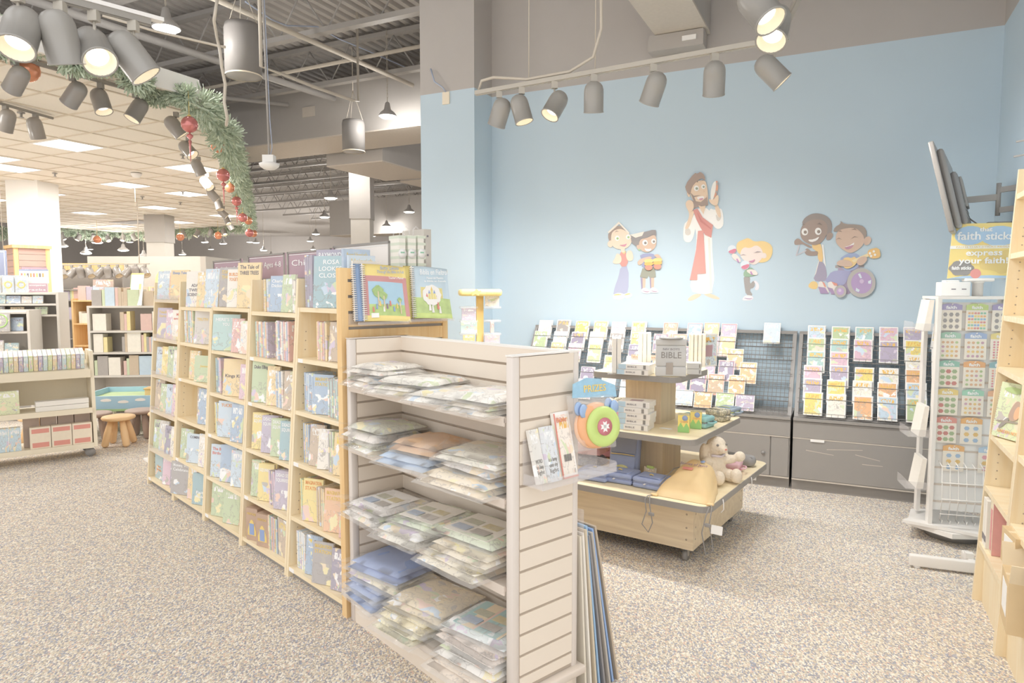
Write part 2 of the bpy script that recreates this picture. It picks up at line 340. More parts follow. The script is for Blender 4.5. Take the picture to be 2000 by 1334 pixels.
# white fascia round the island
def edge_box(p, q, z0, z1, th, name, mat, par):
    d = Vector((q[0]-p[0], q[1]-p[1], 0)); L = d.length; o = MB().box(0, L, -th, th, z0, z1).build(name, mat, par, (p[0], p[1], 0), (0, 0, math.atan2(d.y, d.x))); return o
for a, c in ((poly[0], c1), (c1, c2), (c2, c3), (c3, poly[4])): edge_box(a, c, IZ-.005, IZ+.17, .02, 'fascia', 'white', isl)
tf = MB(); tf.box(-.295, .295, -.295, .295, .012, .03)
fr_me = MB().box(-.298, .298, -.298, -.27, -.004, .02).box(-.298, .298, .27, .298, -.004, .02).box(-.298, -.27, -.27, .27, -.004, .02).box(.27, .298, -.27, .27, -.004, .02).mesh('frame', 'white')
df_me = MB().box(-.27, .27, -.27, .27, 0, .012).mesh('diffuser', 'lens')
WORDS = ['first', 'second', 'third', 'fourth', 'fifth', 'sixth', 'seventh', 'eighth', 'ninth', 'tenth', 'eleventh', 'twelfth', 'thirteenth', 'fourteenth', 'fifteenth', 'sixteenth', 'seventeenth', 'eighteenth', 'nineteenth', 'twentieth']
for n, (i, j) in enumerate(TROFF):
    t = thing('ceiling_light', 'square white lit troffer panel set in the cream tiled ceiling', 'ceiling light', (g0.x+(i+.5)*TS, g0.y+(j+.5)*TS, IZ), 0, 'troffers in the tiled ceiling', WF)
    put(fr_me, 'frame', t); put(df_me, 'diffuser', t)
    lamp('AREA', 'troffer_lamp', WF.w(g0.x+(i+.5)*TS, g0.y+(j+.5)*TS, IZ-.02), 27, shape='SQUARE', size=.55)
# grey air grille and sprinklers in the tile ceiling
sp = MB(); sp.cyl((0, 0, 0), (0, 0, -.012), .035, 12); sp.cyl((0, 0, -.012), (0, 0, -.05), .012, 8); sp.cyl((0, 0, -.05), (0, 0, -.054), .026, 10); sp_me = sp.mesh('sprinkler', 'steel_dark')
for px in ((41, 222), (107, 341), (357, 305), (357, 377), (352, 398), (105, 404), (104, 440), (278, 387), (447, 440), (298, 424)):
    tag(put(sp_me, 'sprinkler', None, atz(px[0], px[1]-3, IZ)), 'small grey fire sprinkler hanging below the tiled ceiling', 'sprinkler', 'sprinklers under the tiled ceiling')
v = WF.loc(atz(262, 434, IZ)); t = thing('air_grille', 'grey slotted air return grille in the tiled ceiling', 'vent', (v.x, v.y, IZ), 0, None, WF)
MB().box(-.6, .6, -.3, .3, -.006, .01).build('frame', 'duct', t)
for k in range(7): MB().box(-.55, .55, -.26+k*.08, -.22+k*.08, -.012, -.006).build('louver', 'steel_dark', t)
v = atz(266, 339, IZ); t = thing('smoke_detector', 'round white smoke detector on the tiled ceiling', 'detector', v)
MB().lathe([(.001, -.06), (.05, -.055), (.075, -.02), (.08, 0)], 18).build('body', 'white', t)
v = atz(263, 362, IZ); tag(MB().cyl((0, 0, 0), (0, 0, -.4), .004, 6).build('hanging_wire', 'cable', None, v), 'thin white wire hanging from the tiled ceiling', 'wire')
# ---------------------------------------------------------------- track lights
def head_meshes(r):
    h = 1.95*r
    H = MB().lathe([(.0005, h), (r*.35, h*.985), (r*.66, h*.9), (r*.88, h*.76), (r*.98, h*.58), (r, h*.42), (r, -h*.52), (r*1.03, -h*.53), (r*1.03, -h*.58), (r*.93, -h*.58), (r*.92, -h*.2), (.001, -h*.2)], 22)
    I = MB().lathe([(r*.93, -h*.56), (r*.8, -h*.3), (r*.62, -h*.26)], 20, cap=False)
    Lm = MB().lathe([(.0005, -h*.3), (r*.5, -h*.3), (r*.64, -h*.26)], 20)
    return H, I, Lm
HM = {}
def spot(P, aim, r=.07, mat='spot_grey', label='', group=None, lit=True, stem=.05, watts=0, z_off=0):
    k = (r, mat, lit)
    if k not in HM:
        H, I, Lm = head_meshes(r); HM[k] = (H.mesh('housing', mat), I.mesh('reflector', 'reflector'), Lm.mesh('bulb', 'lampface' if lit else 'reflector'))
    t = thing('track_spotlight', label, 'spotlight', P, 0, group); h = 1.95*r; A = Vector(aim).normalized(); q = (-A).to_track_quat('Z', 'Y').to_euler()
    MB().box(-.022, .022, -.018, .018, -.05, 0).build('adapter', 'track_grey' if mat == 'spot_grey' else 'track_black', t)
    MB().cyl((0, 0, -.05), (0, 0, -.05-stem-r*.55), .007, 8).build('stem', 'track_grey', t)
    c = Vector((0, 0, -.05-stem-h*.62))
    hs = put(HM[k][0], 'housing', t, c, q); put(HM[k][1], 'reflector', hs); put(HM[k][2], 'bulb', hs)
    if watts: lamp('SPOT', 'spot_lamp', Vector(P)+c+A*(h*.75), watts, rot=A.to_track_quat('-Z', 'Y').to_euler(), spot_size=R(125), spot_blend=1.0, shadow_soft_size=.09)
    return t
def track(P, Q, name, label, mat='track_black', w=.018, h=.022):
    d = Q-P; o = MB().box(0, d.length, -w, w, 0, h).box(0, d.length, -w*.4, w*.4, -.004, 0).build(name, mat, None, P, (0, -math.asin(d.z/d.length), math.atan2(d.y, d.x)))
    return tag(o, label, 'track')
KZ = 3.1
k0, k1 = atz(930, 186, KZ), atz(1500, 86, KZ); kd = (k1-k0).normalized()
track(k0, k1+kd*.12, 'light_track', 'long grey light track hung in front of the blue wall', 'track_grey', .022, .03)
KN = 0
for px, aim in ((975, (-.35, .45, -1)), (1019, (.28, -.1, -1)), (1083, (-.55, -.35, -1)), (1160, (.03, .3, -1)), (1276, (-.28, .55, -1)), (1396, (.12, .5, -1))):
    f = (px-930)/570.; P = k0+(k1-k0)*f
    for _ in range(6):                                # nearest point of the track under that column of the photo
        u = 1000+FPX*(P-CO).x/(P-CO).dot(FW); P = P+kd*((px-u)*.0035)
    spot(P, aim, .068, 'spot_grey', 'grey bullet spotlight on the blue wall track, %s from its conduit end' % WORDS[KN], None, watts=78); KN += 1
spot(atz(1513, 84, KZ), (.75, -.15, -.8), .068, 'spot_grey', 'grey bullet spotlight at the corner of the blue wall track, tipped sideways', None, watts=78)
P1 = atz(1525, 72, KZ); P2 = P1+Vector((-.35, -1.6, 0)); track(P2, P1, 'light_track', 'short dark light track running out from the track corner', 'track_black')
spot(atz(1513, -18, KZ), (-.3, -.45, -.8), .075, 'spot_grey', 'grey spotlight with ribbed lit mouth on the short track, nearest its corner', None, watts=60)
spot(atz(1490, -62, KZ), (.35, -.5, -.8), .075, 'spot_grey', 'grey spotlight with lit mouth on the short track, further from its corner', None, watts=60)
for px, nm in ((1054, 0), (1195, 1)):
    P = k0+(k1-k0)*((px-930)/570.)+Vector((0, 0, .03)); tag(MB().cyl((0, 0, 0), (0, 0, DECK-P.z), .004, 6).build('hanger_rod', 'cable', None, P), ('thin steel rod holding the grey track beside the white conduit', 'thin steel rod holding the grey track over its fourth spotlight')[nm], 'rod')
a = [k0+Vector((.02, 0, .03)), k0+kd*.05+Vector((0, 0, .1)), k0+kd*.16+Vector((0, 0, .11)), k0+kd*.45+Vector((0, 0, .05)), k0+kd*.8+Vector((0, 0, .05)), k0+kd*.98+Vector((0, 0, .12)), k0+kd*1.04+Vector((0, 0, .3)), k0+kd*1.03+Vector((0, 0, .8)), k0+kd*1.04+Vector((0, 0, 2.1))]
tag(MB().tube([p-k0 for p in a], .011, 8).build('flexible_conduit', 'cable', None, k0), 'white flexible conduit looping up from the grey track', 'conduit')
# tracks and heads of the tiled ceiling
def px_on(P, Q, px):
    lo, hi = 0., 1.
    f = lambda s: 1000+FPX*(P+(Q-P)*s-CO).x/((P+(Q-P)*s-CO).dot(FW))
    up = f(1) > f(0)
    for _ in range(30):
        m = (lo+hi)/2
        if (f(m) < px) == up: lo = m
        else: hi = m
    return P+(Q-P)*lo
A0, A1 = atz(-120, -58, 2.95), atz(293, 50, 2.95)
track(A0, A1, 'light_track', 'black light track hung across in front of the tiled ceiling edge', 'track_black', .02, .03)
tag(MB().box(0, .55, -.025, .025, 0, .02).build('strip_fitting', 'white', None, px_on(A0, A1, 70)+Vector((0, 0, .0305)), (0, 0, math.atan2((A1-A0).y, (A1-A0).x))), 'long pale strip fitting lying above the black light track', 'light fitting')
for px, aim, lb in ((34, (.1, -.5, -.85), 'with its lit mouth open'), (117, (.02, .35, -1), 'pointing straight down'), (183, (.55, -.5, -.75), 'tipped towards the pendant with its bulb showing'), (260, (.6, .25, -.9), 'tipped away at the end of its track')):
    spot(px_on(A0, A1, px), aim, .078, 'spot_grey', 'large bullet spotlight on the hung black track, '+lb, None)
B0, B1 = atz(-40, 88, IZ), atz(272, 176, IZ)
track(B0-Vector((0, 0, .03)), B1-Vector((0, 0, .03)), 'light_track', 'black light track screwed along the garland edge of the tiled ceiling', 'track_black', .018, .028)
for px, aim, lb in ((28, (-.7, .3, -.7), 'behind the copper glass bauble'), (141, (-.75, .2, -.8), 'tipped out over the ceiling tiles'), (196, (.35, -.15, -.95), 'with a lit mouth, second from the track end'), (264, (-.4, -.35, -.95), 'lit, at the end of the track')):
    spot(px_on(B0, B1, px)-Vector((0, 0, .03)), aim, .07, 'spot_black', 'black bullet spotlight on garland edge track, '+lb, None, stem=.04)
C0, C1 = atz(-30, 190, IZ), atz(103, 228, IZ)
track(C0-Vector((0, 0, .025)), C1-Vector((0, 0, .025)), 'light_track', 'thin black light track lying on the cream ceiling tiles', 'track_black', .012, .02)
for px, aim, lb in ((10, (-.4, .15, -.95), 'leaning outwards'), (69, (0, .35, -1), 'hanging straight down')):
    spot(px_on(C0, C1, px)-Vector((0, 0, .025)), aim, .07, 'spot_black', 'black bullet spotlight under the ceiling tiles, '+lb, None, stem=.03)
E1, E2 = WF.w(c1[0], c1[1], IZ-.03), WF.w(c2[0], c2[1], IZ-.03); E3 = WF.w(c3[0], c3[1], IZ-.03)
for k in range(9):
    f = .03+(k/9.)**1.1*.94; P = E1+(E2-E1)*f+Vector((-.25, 0, 0))
    spot(P, (.55+.3*math.sin(k*2.3), .3-.5*(k % 2), -.8), .07, 'spot_black', 'black spotlight in the row under the ornament garland', 'spotlights along the ornament garland', lit=k % 3 != 2, stem=.03)
for k in range(9):
    P = E3+(E2-E3)*(k/9.)+Vector((0, -.3, 0)); spot(P, (.5*math.sin(k*1.7), -.4+.5*(k % 2), -.8), .07, 'spot_black', 'small black spotlight under the far garland of the tiled ceiling', 'spotlights along the far garland', lit=k % 2 == 0, stem=.03)
E4 = atz(105, 452, IZ)
for k in range(5):
    P = E4+(E3-E4)*(k/5.)+Vector((0, -.3, -.03)); spot(P, (.5*math.sin(k*1.9), -.4+.5*(k % 2), -.8), .07, 'spot_black', 'small black spotlight under the far garland of the tiled ceiling', 'spotlights along the far garland', lit=k % 2 == 1, stem=.03)
# ---------------------------------------------------------------- garlands and baubles
def garland(path, label, n, rad=.12, leaf=.075, seed=1):
    rnd = random.Random(seed); segs = [(path[i+1]-path[i]).length for i in range(len(path)-1)]; L = sum(segs); b = MB(); t = None
    for k in range(n):
        s = rnd.random()*L; i = 0
        while s > segs[i]: s -= segs[i]; i += 1
        p = path[i]+(path[i+1]-path[i])*(s/segs[i]); sag = .05*math.sin(s*4.2)
        th = rnd.random()*6.283; rr = rad*math.sqrt(rnd.random())*(.75+.35*math.sin(s*9+i)); d = Vector((math.cos(th), rnd.uniform(-.6, .6), math.sin(th))).normalized()
        p = p+d*rr*.8+Vector((0, 0, sag)); w = d.cross(Vector((rnd.uniform(-1, 1), rnd.uniform(-1, 1), rnd.uniform(-1, 1)))).normalized()*leaf*.13; e = (d+Vector((rnd.uniform(-.6, .6), rnd.uniform(-.6, .6), rnd.uniform(-.6, .6)))).normalized()*leaf
        b.add([p-w, p+w, p+w*.6+e, p-w*.6+e], [(0, 1, 2, 3)], int(rnd.random() < .4))
    o = MB().tube(path, .012, 6).build('garland', 'pine', None); f = b.build('needles', ['pine', 'pine_light'], o); f['kind'] = 'stuff'
    tag(o, label, 'garland'); return o
gz = Vector((0, 0, .07)); e0 = WF.w(c1[0], -6, IZ)
garland([atz(-60, 92, IZ)+gz, atz(130, 118, IZ)+gz*.5, atz(262, 150, IZ), atz(300, 185, IZ), E1+Vector((.0, -.2, -.06))], 'green pine garland along the near edge of the tiled ceiling', 10000, .14, .065, 1)
garland([E1+Vector((.05, -.1, -.06)), E1+(E2-E1)*.06+Vector((.2, 0, -.12)), E1+(E2-E1)*.3+Vector((.2, 0, .05)), E1+(E2-E1)*.6+Vector((.22, 0, 0)), E2+Vector((.2, 0, 0))], 'green pine garland with baubles running back beside the dark ceiling', 16000, .19, .075, 2)
garland([E2, E3, atz(100, 455, IZ), atz(-60, 452, IZ)], 'green pine garland across the far edge of the tiled ceiling', 6000, .2, .12, 3)
def bauble(px, py, P, r, mat, label, fin=False, sq=1.0):
    t = thing('bauble', label, 'ornament', P); MB().ball((0, 0, 0), r, 0, sq, sq, 1, 20).build('ball', mat, t)
    MB().cyl((0, 0, r*.95), (0, 0, r*1.12), r*.22, 10).build('cap', 'ink_gold', t); MB().cyl((0, 0, r*1.1), (0, 0, max(r*2.0, IZ+.05-P[2])), .003, 5).build('string', 'ink_gold', t)
    if fin: MB().lathe([(.001, -r*4.6), (r*.06, -r*4.2), (r*.12, -r*2.6), (r*.2, -r*2.0), (r*.06, -r*1.85), (r*.38, -r*1.5), (r*.38, -r*1.3), (r*.08, -r*1.1), (r*.1, -r*.9)], 14).build('finial', mat, t)
def along(px, py, y): return aty(px, py, y)
gq = atz(52, 107, IZ+.05); bauble(0, 0, aty(52, 137, gq.y), .092, 'orange_glass', 'copper coloured glass bauble hanging in front of the near garland', sq=1.05)
bauble(0, 0, aty(370, 243, 6.35), .074, 'red_glass', 'red glass bauble with a long finial at the garland corner', True)
bauble(0, 0, aty(425, 285, 7.6), .075, 'orange_glass', 'copper glass bauble half hidden in the garland just past the corner')
yy = 9.2
for px, py, mt, fin, rr in ((436, 342, 'red_glass', True, .085), (449, 367, 'orange_glass', False, .075), (462, 393, 'red_glass', True, .085), (474, 425, 'red_glass', False, .09), (485, 431, 'orange_glass', False, .09), (487, 455, 'red_glass', False, .1), (495, 456, 'orange_glass', False, .1)):
    bauble(0, 0, aty(px, py, yy), rr, mt, ('red' if mt[0] == 'r' else 'copper')+' glass bauble in the cluster along the receding garland', fin); o = COL.objects[-1]; yy += 1.5
for o in [o for o in COL.objects if o.get('category') == 'ornament' and 'cluster' in o['label']]: o['group'] = 'baubles along the receding garland'
for px, py, mt in ((352, 463, 'orange_glass'), (426, 460, 'orange_glass'), (296, 465, 'red_glass'), (86, 470, 'red_glass'), (190, 468, 'orange_glass')):
    bauble(0, 0, aty(px, py, 18.0), .1, mt, ('red' if mt[0] == 'r' else 'copper')+' glass bauble hanging below the far garland')
for o in [o for o in COL.objects if o.get('category') == 'ornament' and 'far garland' in o['label']]: o['group'] = 'baubles of the far garland'
# ---------------------------------------------------------------- open ceiling: joists, ducts, pendants
jo = MB(); JL = 24.0
web = MB(); n = 32
for k in range(n):
    x0 = -JL+k*JL/n; xm = x0+JL/n/2; web.cyl((x0, 0, 0), (xm, 0, .5), .011, 5); web.cyl((xm, 0, .5), (x0+JL/n, 0, 0), .011, 5)
web_me = web.mesh('web', 'steel_dark'); ch_me = MB().box(-JL, 0, -.05, .05, -.03, .03).mesh('chord', 'steel_dark')
ys = [-3.2+1.6*k for k in range(26)]
for k, y in enumerate(ys):
    x1 = -.66 if y < .2 else 7.0
    t = thing('bar_joist', 'dark steel bar joist with zigzag web under the roof deck', 'joist', (x1, y, DECK-.6), 0, 'bar joists under the roof deck', WF)
    put(ch_me, 'bottom_chord', t); put(ch_me, 'top_chord', t, (0, 0, .53)); put(web_me, 'web', t)
# long conduit lines and pipes lying along the joists
for (x0, y0_, x1, y1_, z, r, mt, lb) in ((-9, -2.35, -.7, -2.25, DECK-.5, .03, 'cable', 'pale pipe lying along the dark joists near the blue wall end'), (-9, .9, -.7, .75, DECK-.66, .025, 'cable', 'pale pipe strapped under the joists above the deep dark beam'),
        (-7.5, -2.0, -4.5, 1.8, DECK-.74, .03, 'steel_dark', 'dark pipe crossing under the joists'), (-4, -3, -3.6, 1.8, DECK-.76, .045, 'steel_dark', 'thick dark sprinkler main crossing under the joists'), (-2.4, -3, -2.2, 1.8, DECK-.74, .03, 'cable', 'pale sprinkler branch pipe crossing under the joists')):
    tag(MB().cyl((x0, y0_, z), (x1, y1_, z), r, 8).build('pipe', mt, None, WF.o, (0, 0, WF.rz)), lb, 'pipe')
def duct(name, x0, x1, y0, y1, z0, z1, label, fr=WF):
    t = thing(name, label, 'duct', ((x0+x1)/2, (y0+y1)/2, z0), 0, None, fr); a, c = (x1-x0)/2, (y1-y0)/2
    MB().box(-a, a, -c, c, .02, z1-z0).build('casing', 'duct', t); MB().box(-a, a, -c, c, 0, .02).build('underside', 'duct_under', t); return t
# deep beam crossing the open ceiling, with a lighter soffit
def pxbeam(pa, pb, Y, ztop, depth, label):
    A, B = aty(pa[0], pa[1], Y[0]), aty(pb[0], pb[1], Y[1]); d = B-A; L = d.length; z = (A.z+B.z)/2
    t = thing('ceiling_beam', label, 'beam', (A.x, A.y, z), math.atan2(d.y, d.x)); MB().box(0, L, 0, depth, .02, ztop-z).build('casing', 'duct', t); MB().box(0, L, 0, depth, 0, .02).build('underside', 'duct_under', t); return t
dA = WF.w(-9.5, 1.35); t = thing('ceiling_beam', 'deep dark boxed beam with a lighter underside crossing the open ceiling', 'beam', (-9.6, 2.0, 3.95), 0, None, WF)
MB().box(0, 12.5, 0, 1.0, .02, .75).build('casing', 'duct', t); MB().box(0, 12.5, 0, 1.0, 0, .02).build('underside', 'duct_under', t); MB().box(5.2, 5.45, -.01, 0, .35, .5).build('plate', 'duct_under', t)
t = thing('ceiling_beam', 'long dark boxed duct with stepped lighter underside behind the deep beam', 'duct', (-4.4, 3.1, 3.75), 0, None, WF)
for k in range(5):
    MB().box(-.5+k*.35, .7+k*.35, 1.7*k, 1.7*k+1.7, .02-.05*k, .9).build('casing', 'duct', t); MB().box(-.5+k*.35, .7+k*.35, 1.7*k, 1.7*k+1.7, -.05*k, .02-.05*k).build('underside', 'duct_under', t)
    MB().box(-.52+k*.35, -.5+k*.35, 1.7*k+.6, 1.7*k+.85, .3, .55).build('plate', 'duct_under', t)
for k, (y, z) in enumerate(((12.5, 3.5), (16.5, 3.2))):
    t = thing('ceiling_beam', ('dark boxed beam further back in the open ceiling', 'dark boxed beam near the far wall of the store')[k], 'beam', (-13, y, z), 0, None, WF)
    MB().box(0, 17, 0, .8, .02, 1.2).build('casing', 'duct', t); MB().box(0, 17, 0, .8, 0, .02).build('underside', 'duct_under', t)
# short air duct above the children's wall
x0, z0 = WF.hit(1290, 82, 0); x1, _ = WF.hit(1388, 65, 0); t = duct('air_duct', x0, x1, -3.4, -.02, 3.86, 4.3, 'square dark air duct coming out above the blue wall')
MB().box(-.28, .2, 1.5, 1.66, -.14, -.005).build('collar', 'duct', t); MB().box(.02, .14, 1.49, 1.5, -.09, -.05).build('sticker', 'label_white', t)
def pendant(P, label, group=None, watts=34, r=.12):
    t = thing('pendant_light', label, 'pendant light', P, 0, group); MB().lathe([(.001, -.03), (r*.7, -.022), (r, 0)], 20).build('lens', 'lens', t)
    MB().lathe([(r, 0), (r*1.04, .01), (r*.8, .05), (r*.4, .09), (r*.25, .18), (.001, .2)], 20, cap=False).build('shade', 'steel_dark', t)
    c = MB(); zz = .2; k = 0
    while zz < DECK-P.z-.06:
        c.tube([(.011*math.cos(a)*(k % 2), .011*math.cos(a)*(1-k % 2), zz+.03+.03*math.sin(a)) for a in [2*math.pi*i/6 for i in range(6)]], .003, 4, closed=True); zz += .045; k += 1
    c.build('chain', 'cable', t)
    if watts: lamp('POINT', 'pendant_lamp', P+Vector((0, 0, -.1)), watts, shadow_soft_size=.1)
PZ = 4.0
pendant(atz(325, 56, PZ), 'lit round pendant lamp on a chain above the garland')
pendant(atz(757, 227, PZ), 'lit round pendant lamp hanging beside the blue wall edge')
pendant(atz(676, 323, PZ), 'lit round pendant lamp hanging below the black cylinder in front of the long duct')
for px in ((646, 387), (634, 424), (799, 414), (617, 457), (606, 471), (755, 442), (500, 474), (727, 461), (436, 476), (515, 489), (356, 497), (400, 473)):
    P = atz(px[0], px[1], 3.7); s = 1.0
    if P.y > 30: P = aty(px[0], px[1], 29)
    pendant(P, 'small lit pendant lamp hanging far back in the dark open ceiling', 'far pendant lamps', 48, .15)
for px in ((122, 481), (168, 495), (241, 489), (281, 501), (190, 474)):
    pendant(aty(px[0], px[1], 20.5), 'small lit pendant lamp hanging beyond the far garland', 'pendant lamps beyond the far garland', 40, .15)
for i, x in enumerate((-24, -17.5, -12, -7, -2)):  # regular rows of pendants added to light the dark far end
    for j, y in enumerate((31.5, 37, 42.5)): pendant(Vector((x+1.3*j, y, 3.8)), 'tiny lit pendant lamp added to brighten the far wall of the store', 'pendant lamps added by the far wall', 300 if (i+j) % 3 == 0 else 0, .15)
def cylinder(px, py, z, r, h, label):
    P = atz(px, py, z); t = thing('hanging_cylinder', label, 'speaker', P)
    MB().lathe([(r*.94, .012), (r, .012), (r, h*.9), (r*.93, h), (.001, h)], 28, cap=False).build('can', 'can_black', t); MB().lathe([(r*1.0, 0), (r*1.02, .006), (r*1.0, .014), (r*.95, .012)], 28, cap=False).build('rim', 'reflector', t)
    MB().lathe([(.001, .004), (r*.96, .004), (r*.96, .012), (.001, .012)], 28).build('grille', 'duct', t)
    for k in range(3):
        a = 2.1*k; MB().cyl((r*.9*math.cos(a), r*.9*math.sin(a), h*.95), (0, 0, h+.42), .004, 5).build('cable', 'cable', t)
    MB().cyl((0, 0, h+.42), (0, 0, DECK-P.z), .006, 5).build('rod', 'cable', t)
cylinder(476, 150, 3.72, .175, .5, 'large black cylinder speaker hanging from cables, nearest the garland')
cylinder(691, 297, 3.58, .16, .44, 'black cylinder speaker hanging in front of the deep beam')
P = atz(526, 322, 2.75); t = thing('wireless_dome', 'white dome access point on a long steel pole', 'access point', P)
MB().lathe([(.001, -.045), (.05, -.04), (.085, -.015), (.092, .01), (.06, .02), (.001, .02)], 22).build('dome', 'white', t); MB().box(-.05, .05, -.04, .04, .02, .085).build('bracket', 'white', t)
MB().cyl((0, 0, .085), (-.03, 0, DECK-P.z), .009, 8).build('pole', 'steel_dark', t); MB().tube([(.012, 0, .08), (.03, 0, .16), (.016, 0, .4), (.0, 0, 1.2), (-.03, 0, DECK-P.z)], .004, 5).build('cord', 'cable_blue', t)
for pts, r, mt, lb in (([(424, 0, 5), (418, 40, 5), (424, 75, 5.2), (430, 100, 5.2), (433, 130, 5.2), (440, 165, 5.3), (438, 200, 5.3), (444, 230, 5.3), (442, 245, 5.4)], .012, 'cable', 'pale twisted cord hanging beside the black cylinder'), ([(479, 3, 7), (530, 38, 7.5), (560, 50, 8), (620, 52, 8.5), (660, 75, 9), (720, 100, 9.5), (800, 135, 10)], .008, 'cable_blue', 'thin bluish cable strung across the open ceiling'),
        ([(510, 130, 6.4), (560, 148, 7), (620, 172, 7.6), (690, 196, 8.3), (700, 198, 8.4)], .016, 'cable', 'pale cable sagging below the joists'), ([(200, 30, 5), (300, 60, 5.2), (420, 88, 5.4), (440, 92, 5.4)], .01, 'cable', 'pale cable strung from the hung track to the twisted cord')):
    Q = [aty(x, y, d) for x, y, d in pts]; Q = [Vector((Q[0].x, Q[0].y, 4.9))]+Q+[Vector((Q[-1].x, Q[-1].y, 4.9))] if 'sagging' in lb else Q; tag(MB().tube([q-Q[0] for q in Q], r, 6).build('cable', mt, None, Q[0]), lb, 'cable')
t = thing('wire_clip', 'small brass junction clip with a white wire on the blue wall top', 'clip', (-.32, -.385, 3.52), 0, None, WF)
MB().box(-.04, .04, 0, .012, -.06, .06).build('plate', 'reflector', t); MB().tube([(0, 0, .06), (-.02, -.03, .1), (-.1, -.05, .16), (-.16, -.02, .3)], .008, 6).build('wire', 'cable_blue', t)
# ---------------------------------------------------------------- store columns
def column(px0, px1, Y, z0, z1, mat, label, top=None):
    A, B = aty(px0, 560, Y), aty(px1, 560, Y); w = (B-A).length; t = thing('column', label, 'column', ((A.x+B.x)/2, Y+w/2, 0), WF.rz*.0)
    MB().box(-w/2, w/2, -w/2, w/2, 0, z0).build('shaft', mat, t)
    if z1: MB().box(-w*.55, w*.55, -w*.55, w*.55, z0, z1).build('upper_shaft', 'duct', t)
    return t
column(21, 83, 11.4, IZ+.012, None, 'white', 'square white column rising from the slat wall wrap to the tiled ceiling')
column(289, 325, 16.5, 2.75, DECK-.01, 'grey_wall', 'square beige column far back below the garland')
column(687, 724, 14.0, 3.05, DECK-.01, 'grey_wall', 'square beige column with a dark upper half behind the binders')
# ================================================================ slat wall gondola
SL, GL, GD, GH = .0773, 1.19, .335, 1.372
gon = thing('slatwall_gondola', 'beige slat wall gondola stacked with bagged felt sets', 'display shelf', (0, 0, 0), 0, None, GF)
MB().box(.012, GL-.012, .295, .325, .16, GH-.002).build('core', 'groove', gon)
for nm, x0, x1 in (('end_core', .004, .03), ('end_core', GL-.03, GL-.004)): MB().box(x0, x1, .03, .325, .16, GH-.002).build(nm, 'groove', gon)
for x in (0, GL-.034):
    for y in (0, GD-.03):
        MB().rbox(x, x+.034, y, y+(.036 if y == 0 else .03), .0, GH, .004, seg=1).build('post', 'post', gon)
zt = [GH-.067-SL*k for k in range(16)]
zb = [GH-.003]+[z-.0105 for z in zt]
for k in range(16):
    z1, z0 = zb[k], max(zt[k], .175)
    if z1-z0 < .02: continue
    for nm, (a, c, d, e) in {'slat': (.03, GL-.03, .283, .297), 'slat ': (-.004+.008, .034, .037, .285), 'slat  ': (GL-.034, GL-.0, .037, GD-.031)}.items():
        MB().box(a, c, d, e, z0, z1).build('slat', 'slat', gon)
MB().box(.0, GL, .282, .328, GH-.003, GH+.004).build('top_rail', 'white_metal', gon); MB().box(GL-.036, GL+.002, .0, GD, GH, GH+.005).build('top_rail', 'white_metal', gon); MB().box(-.002, .036, .0, GD, GH, GH+.004).build('top_rail', 'post', gon)
SHZ = [1.157, .866, .55]
for z in SHZ:
    b = MB(); b.box(.036, GL-.036, -.006, .282, z-.018, z); b.box(.036, GL-.036, -.008, -.002, z-.03, z+.004); sh = b.build('shelf', 'shelf_beige', gon)
    for k in (.09, GL-.14): MB().prism([(.005, z-.02), (.28, z-.02), (.28, z-.085)], k, k+.004, 'x').build('bracket', 'groove', gon)
    for k in range(3): MB().tube([(.2+k*.38, -.009, z-.02+.012*math.sin(a)-.012) if False else (.2+k*.38+.006*math.cos(a), -.012, z-.022+.014*math.sin(a)) for a in [i*.7 for i in range(6)]], .0015, 4).build('tag_hook', 'cable', gon)
MB().rbox(-.03, GL+.03, -.035, GD+.02, .128, .158, .006).build('base_deck', 'shelf_beige', gon)
MB().box(.0, GL, .006, GD-.01, .0, .128).build('kick_plate', 'slat', gon)
# ---- folded felt sets in clear bags
def pillow(w, d, h, seed, amp=.006, nx=12, ny=10, ex=6, flat=.12, m=0, b=None, flapx=0):
    b = b or MB(); vs = []; fs = []; N = (nx+1)*(ny+1)
    for s in (1, 0):
        for j in range(ny+1):
            for i in range(nx+1):
                u, v = 2*i/nx-1, 2*j/ny-1; uu, vv = math.copysign(abs(u)**.8, u), math.copysign(abs(v)**.8, v)
                e = ((1-abs(uu)**ex)*(1-abs(vv)**ex))**.4; nz = noise.noise(Vector((u*2.3+seed*7.1, v*2.1, seed*3.3)))
                z = h*(flat+(1-flat)*e)+nz*amp*(1+e) if s else h*flat*(1-e)+.0
                vs.append((uu*w/2+flapx*(u < -.7)*(-u-.7)*3+noise.noise(Vector((v*3, seed, 1)))*.004, vv*d/2+noise.noise(Vector((u*3, seed, 5)))*.004, max(z, 0)))
    I = lambda s, i, j: (0 if s else N)+j*(nx+1)+i
    for j in range(ny):
        for i in range(nx):
            fs.append((I(1, i, j), I(1, i+1, j), I(1, i+1, j+1), I(1, i, j+1))); fs.append((I(0, i, j), I(0, i, j+1), I(0, i+1, j+1), I(0, i+1, j)))
    for i in range(nx): fs.append((I(0, i, 0), I(0, i+1, 0), I(1, i+1, 0), I(1, i, 0))); fs.append((I(1, i, ny), I(1, i+1, ny), I(0, i+1, ny), I(0, i, ny)))
    for j in range(ny): fs.append((I(1, 0, j), I(1, 0, j+1), I(0, 0, j+1), I(0, 0, j))); fs.append((I(0, nx, j), I(0, nx, j+1), I(1, nx, j+1), I(1, nx, j)))
    return b.add(vs, fs, m, True)
BAGN = 0
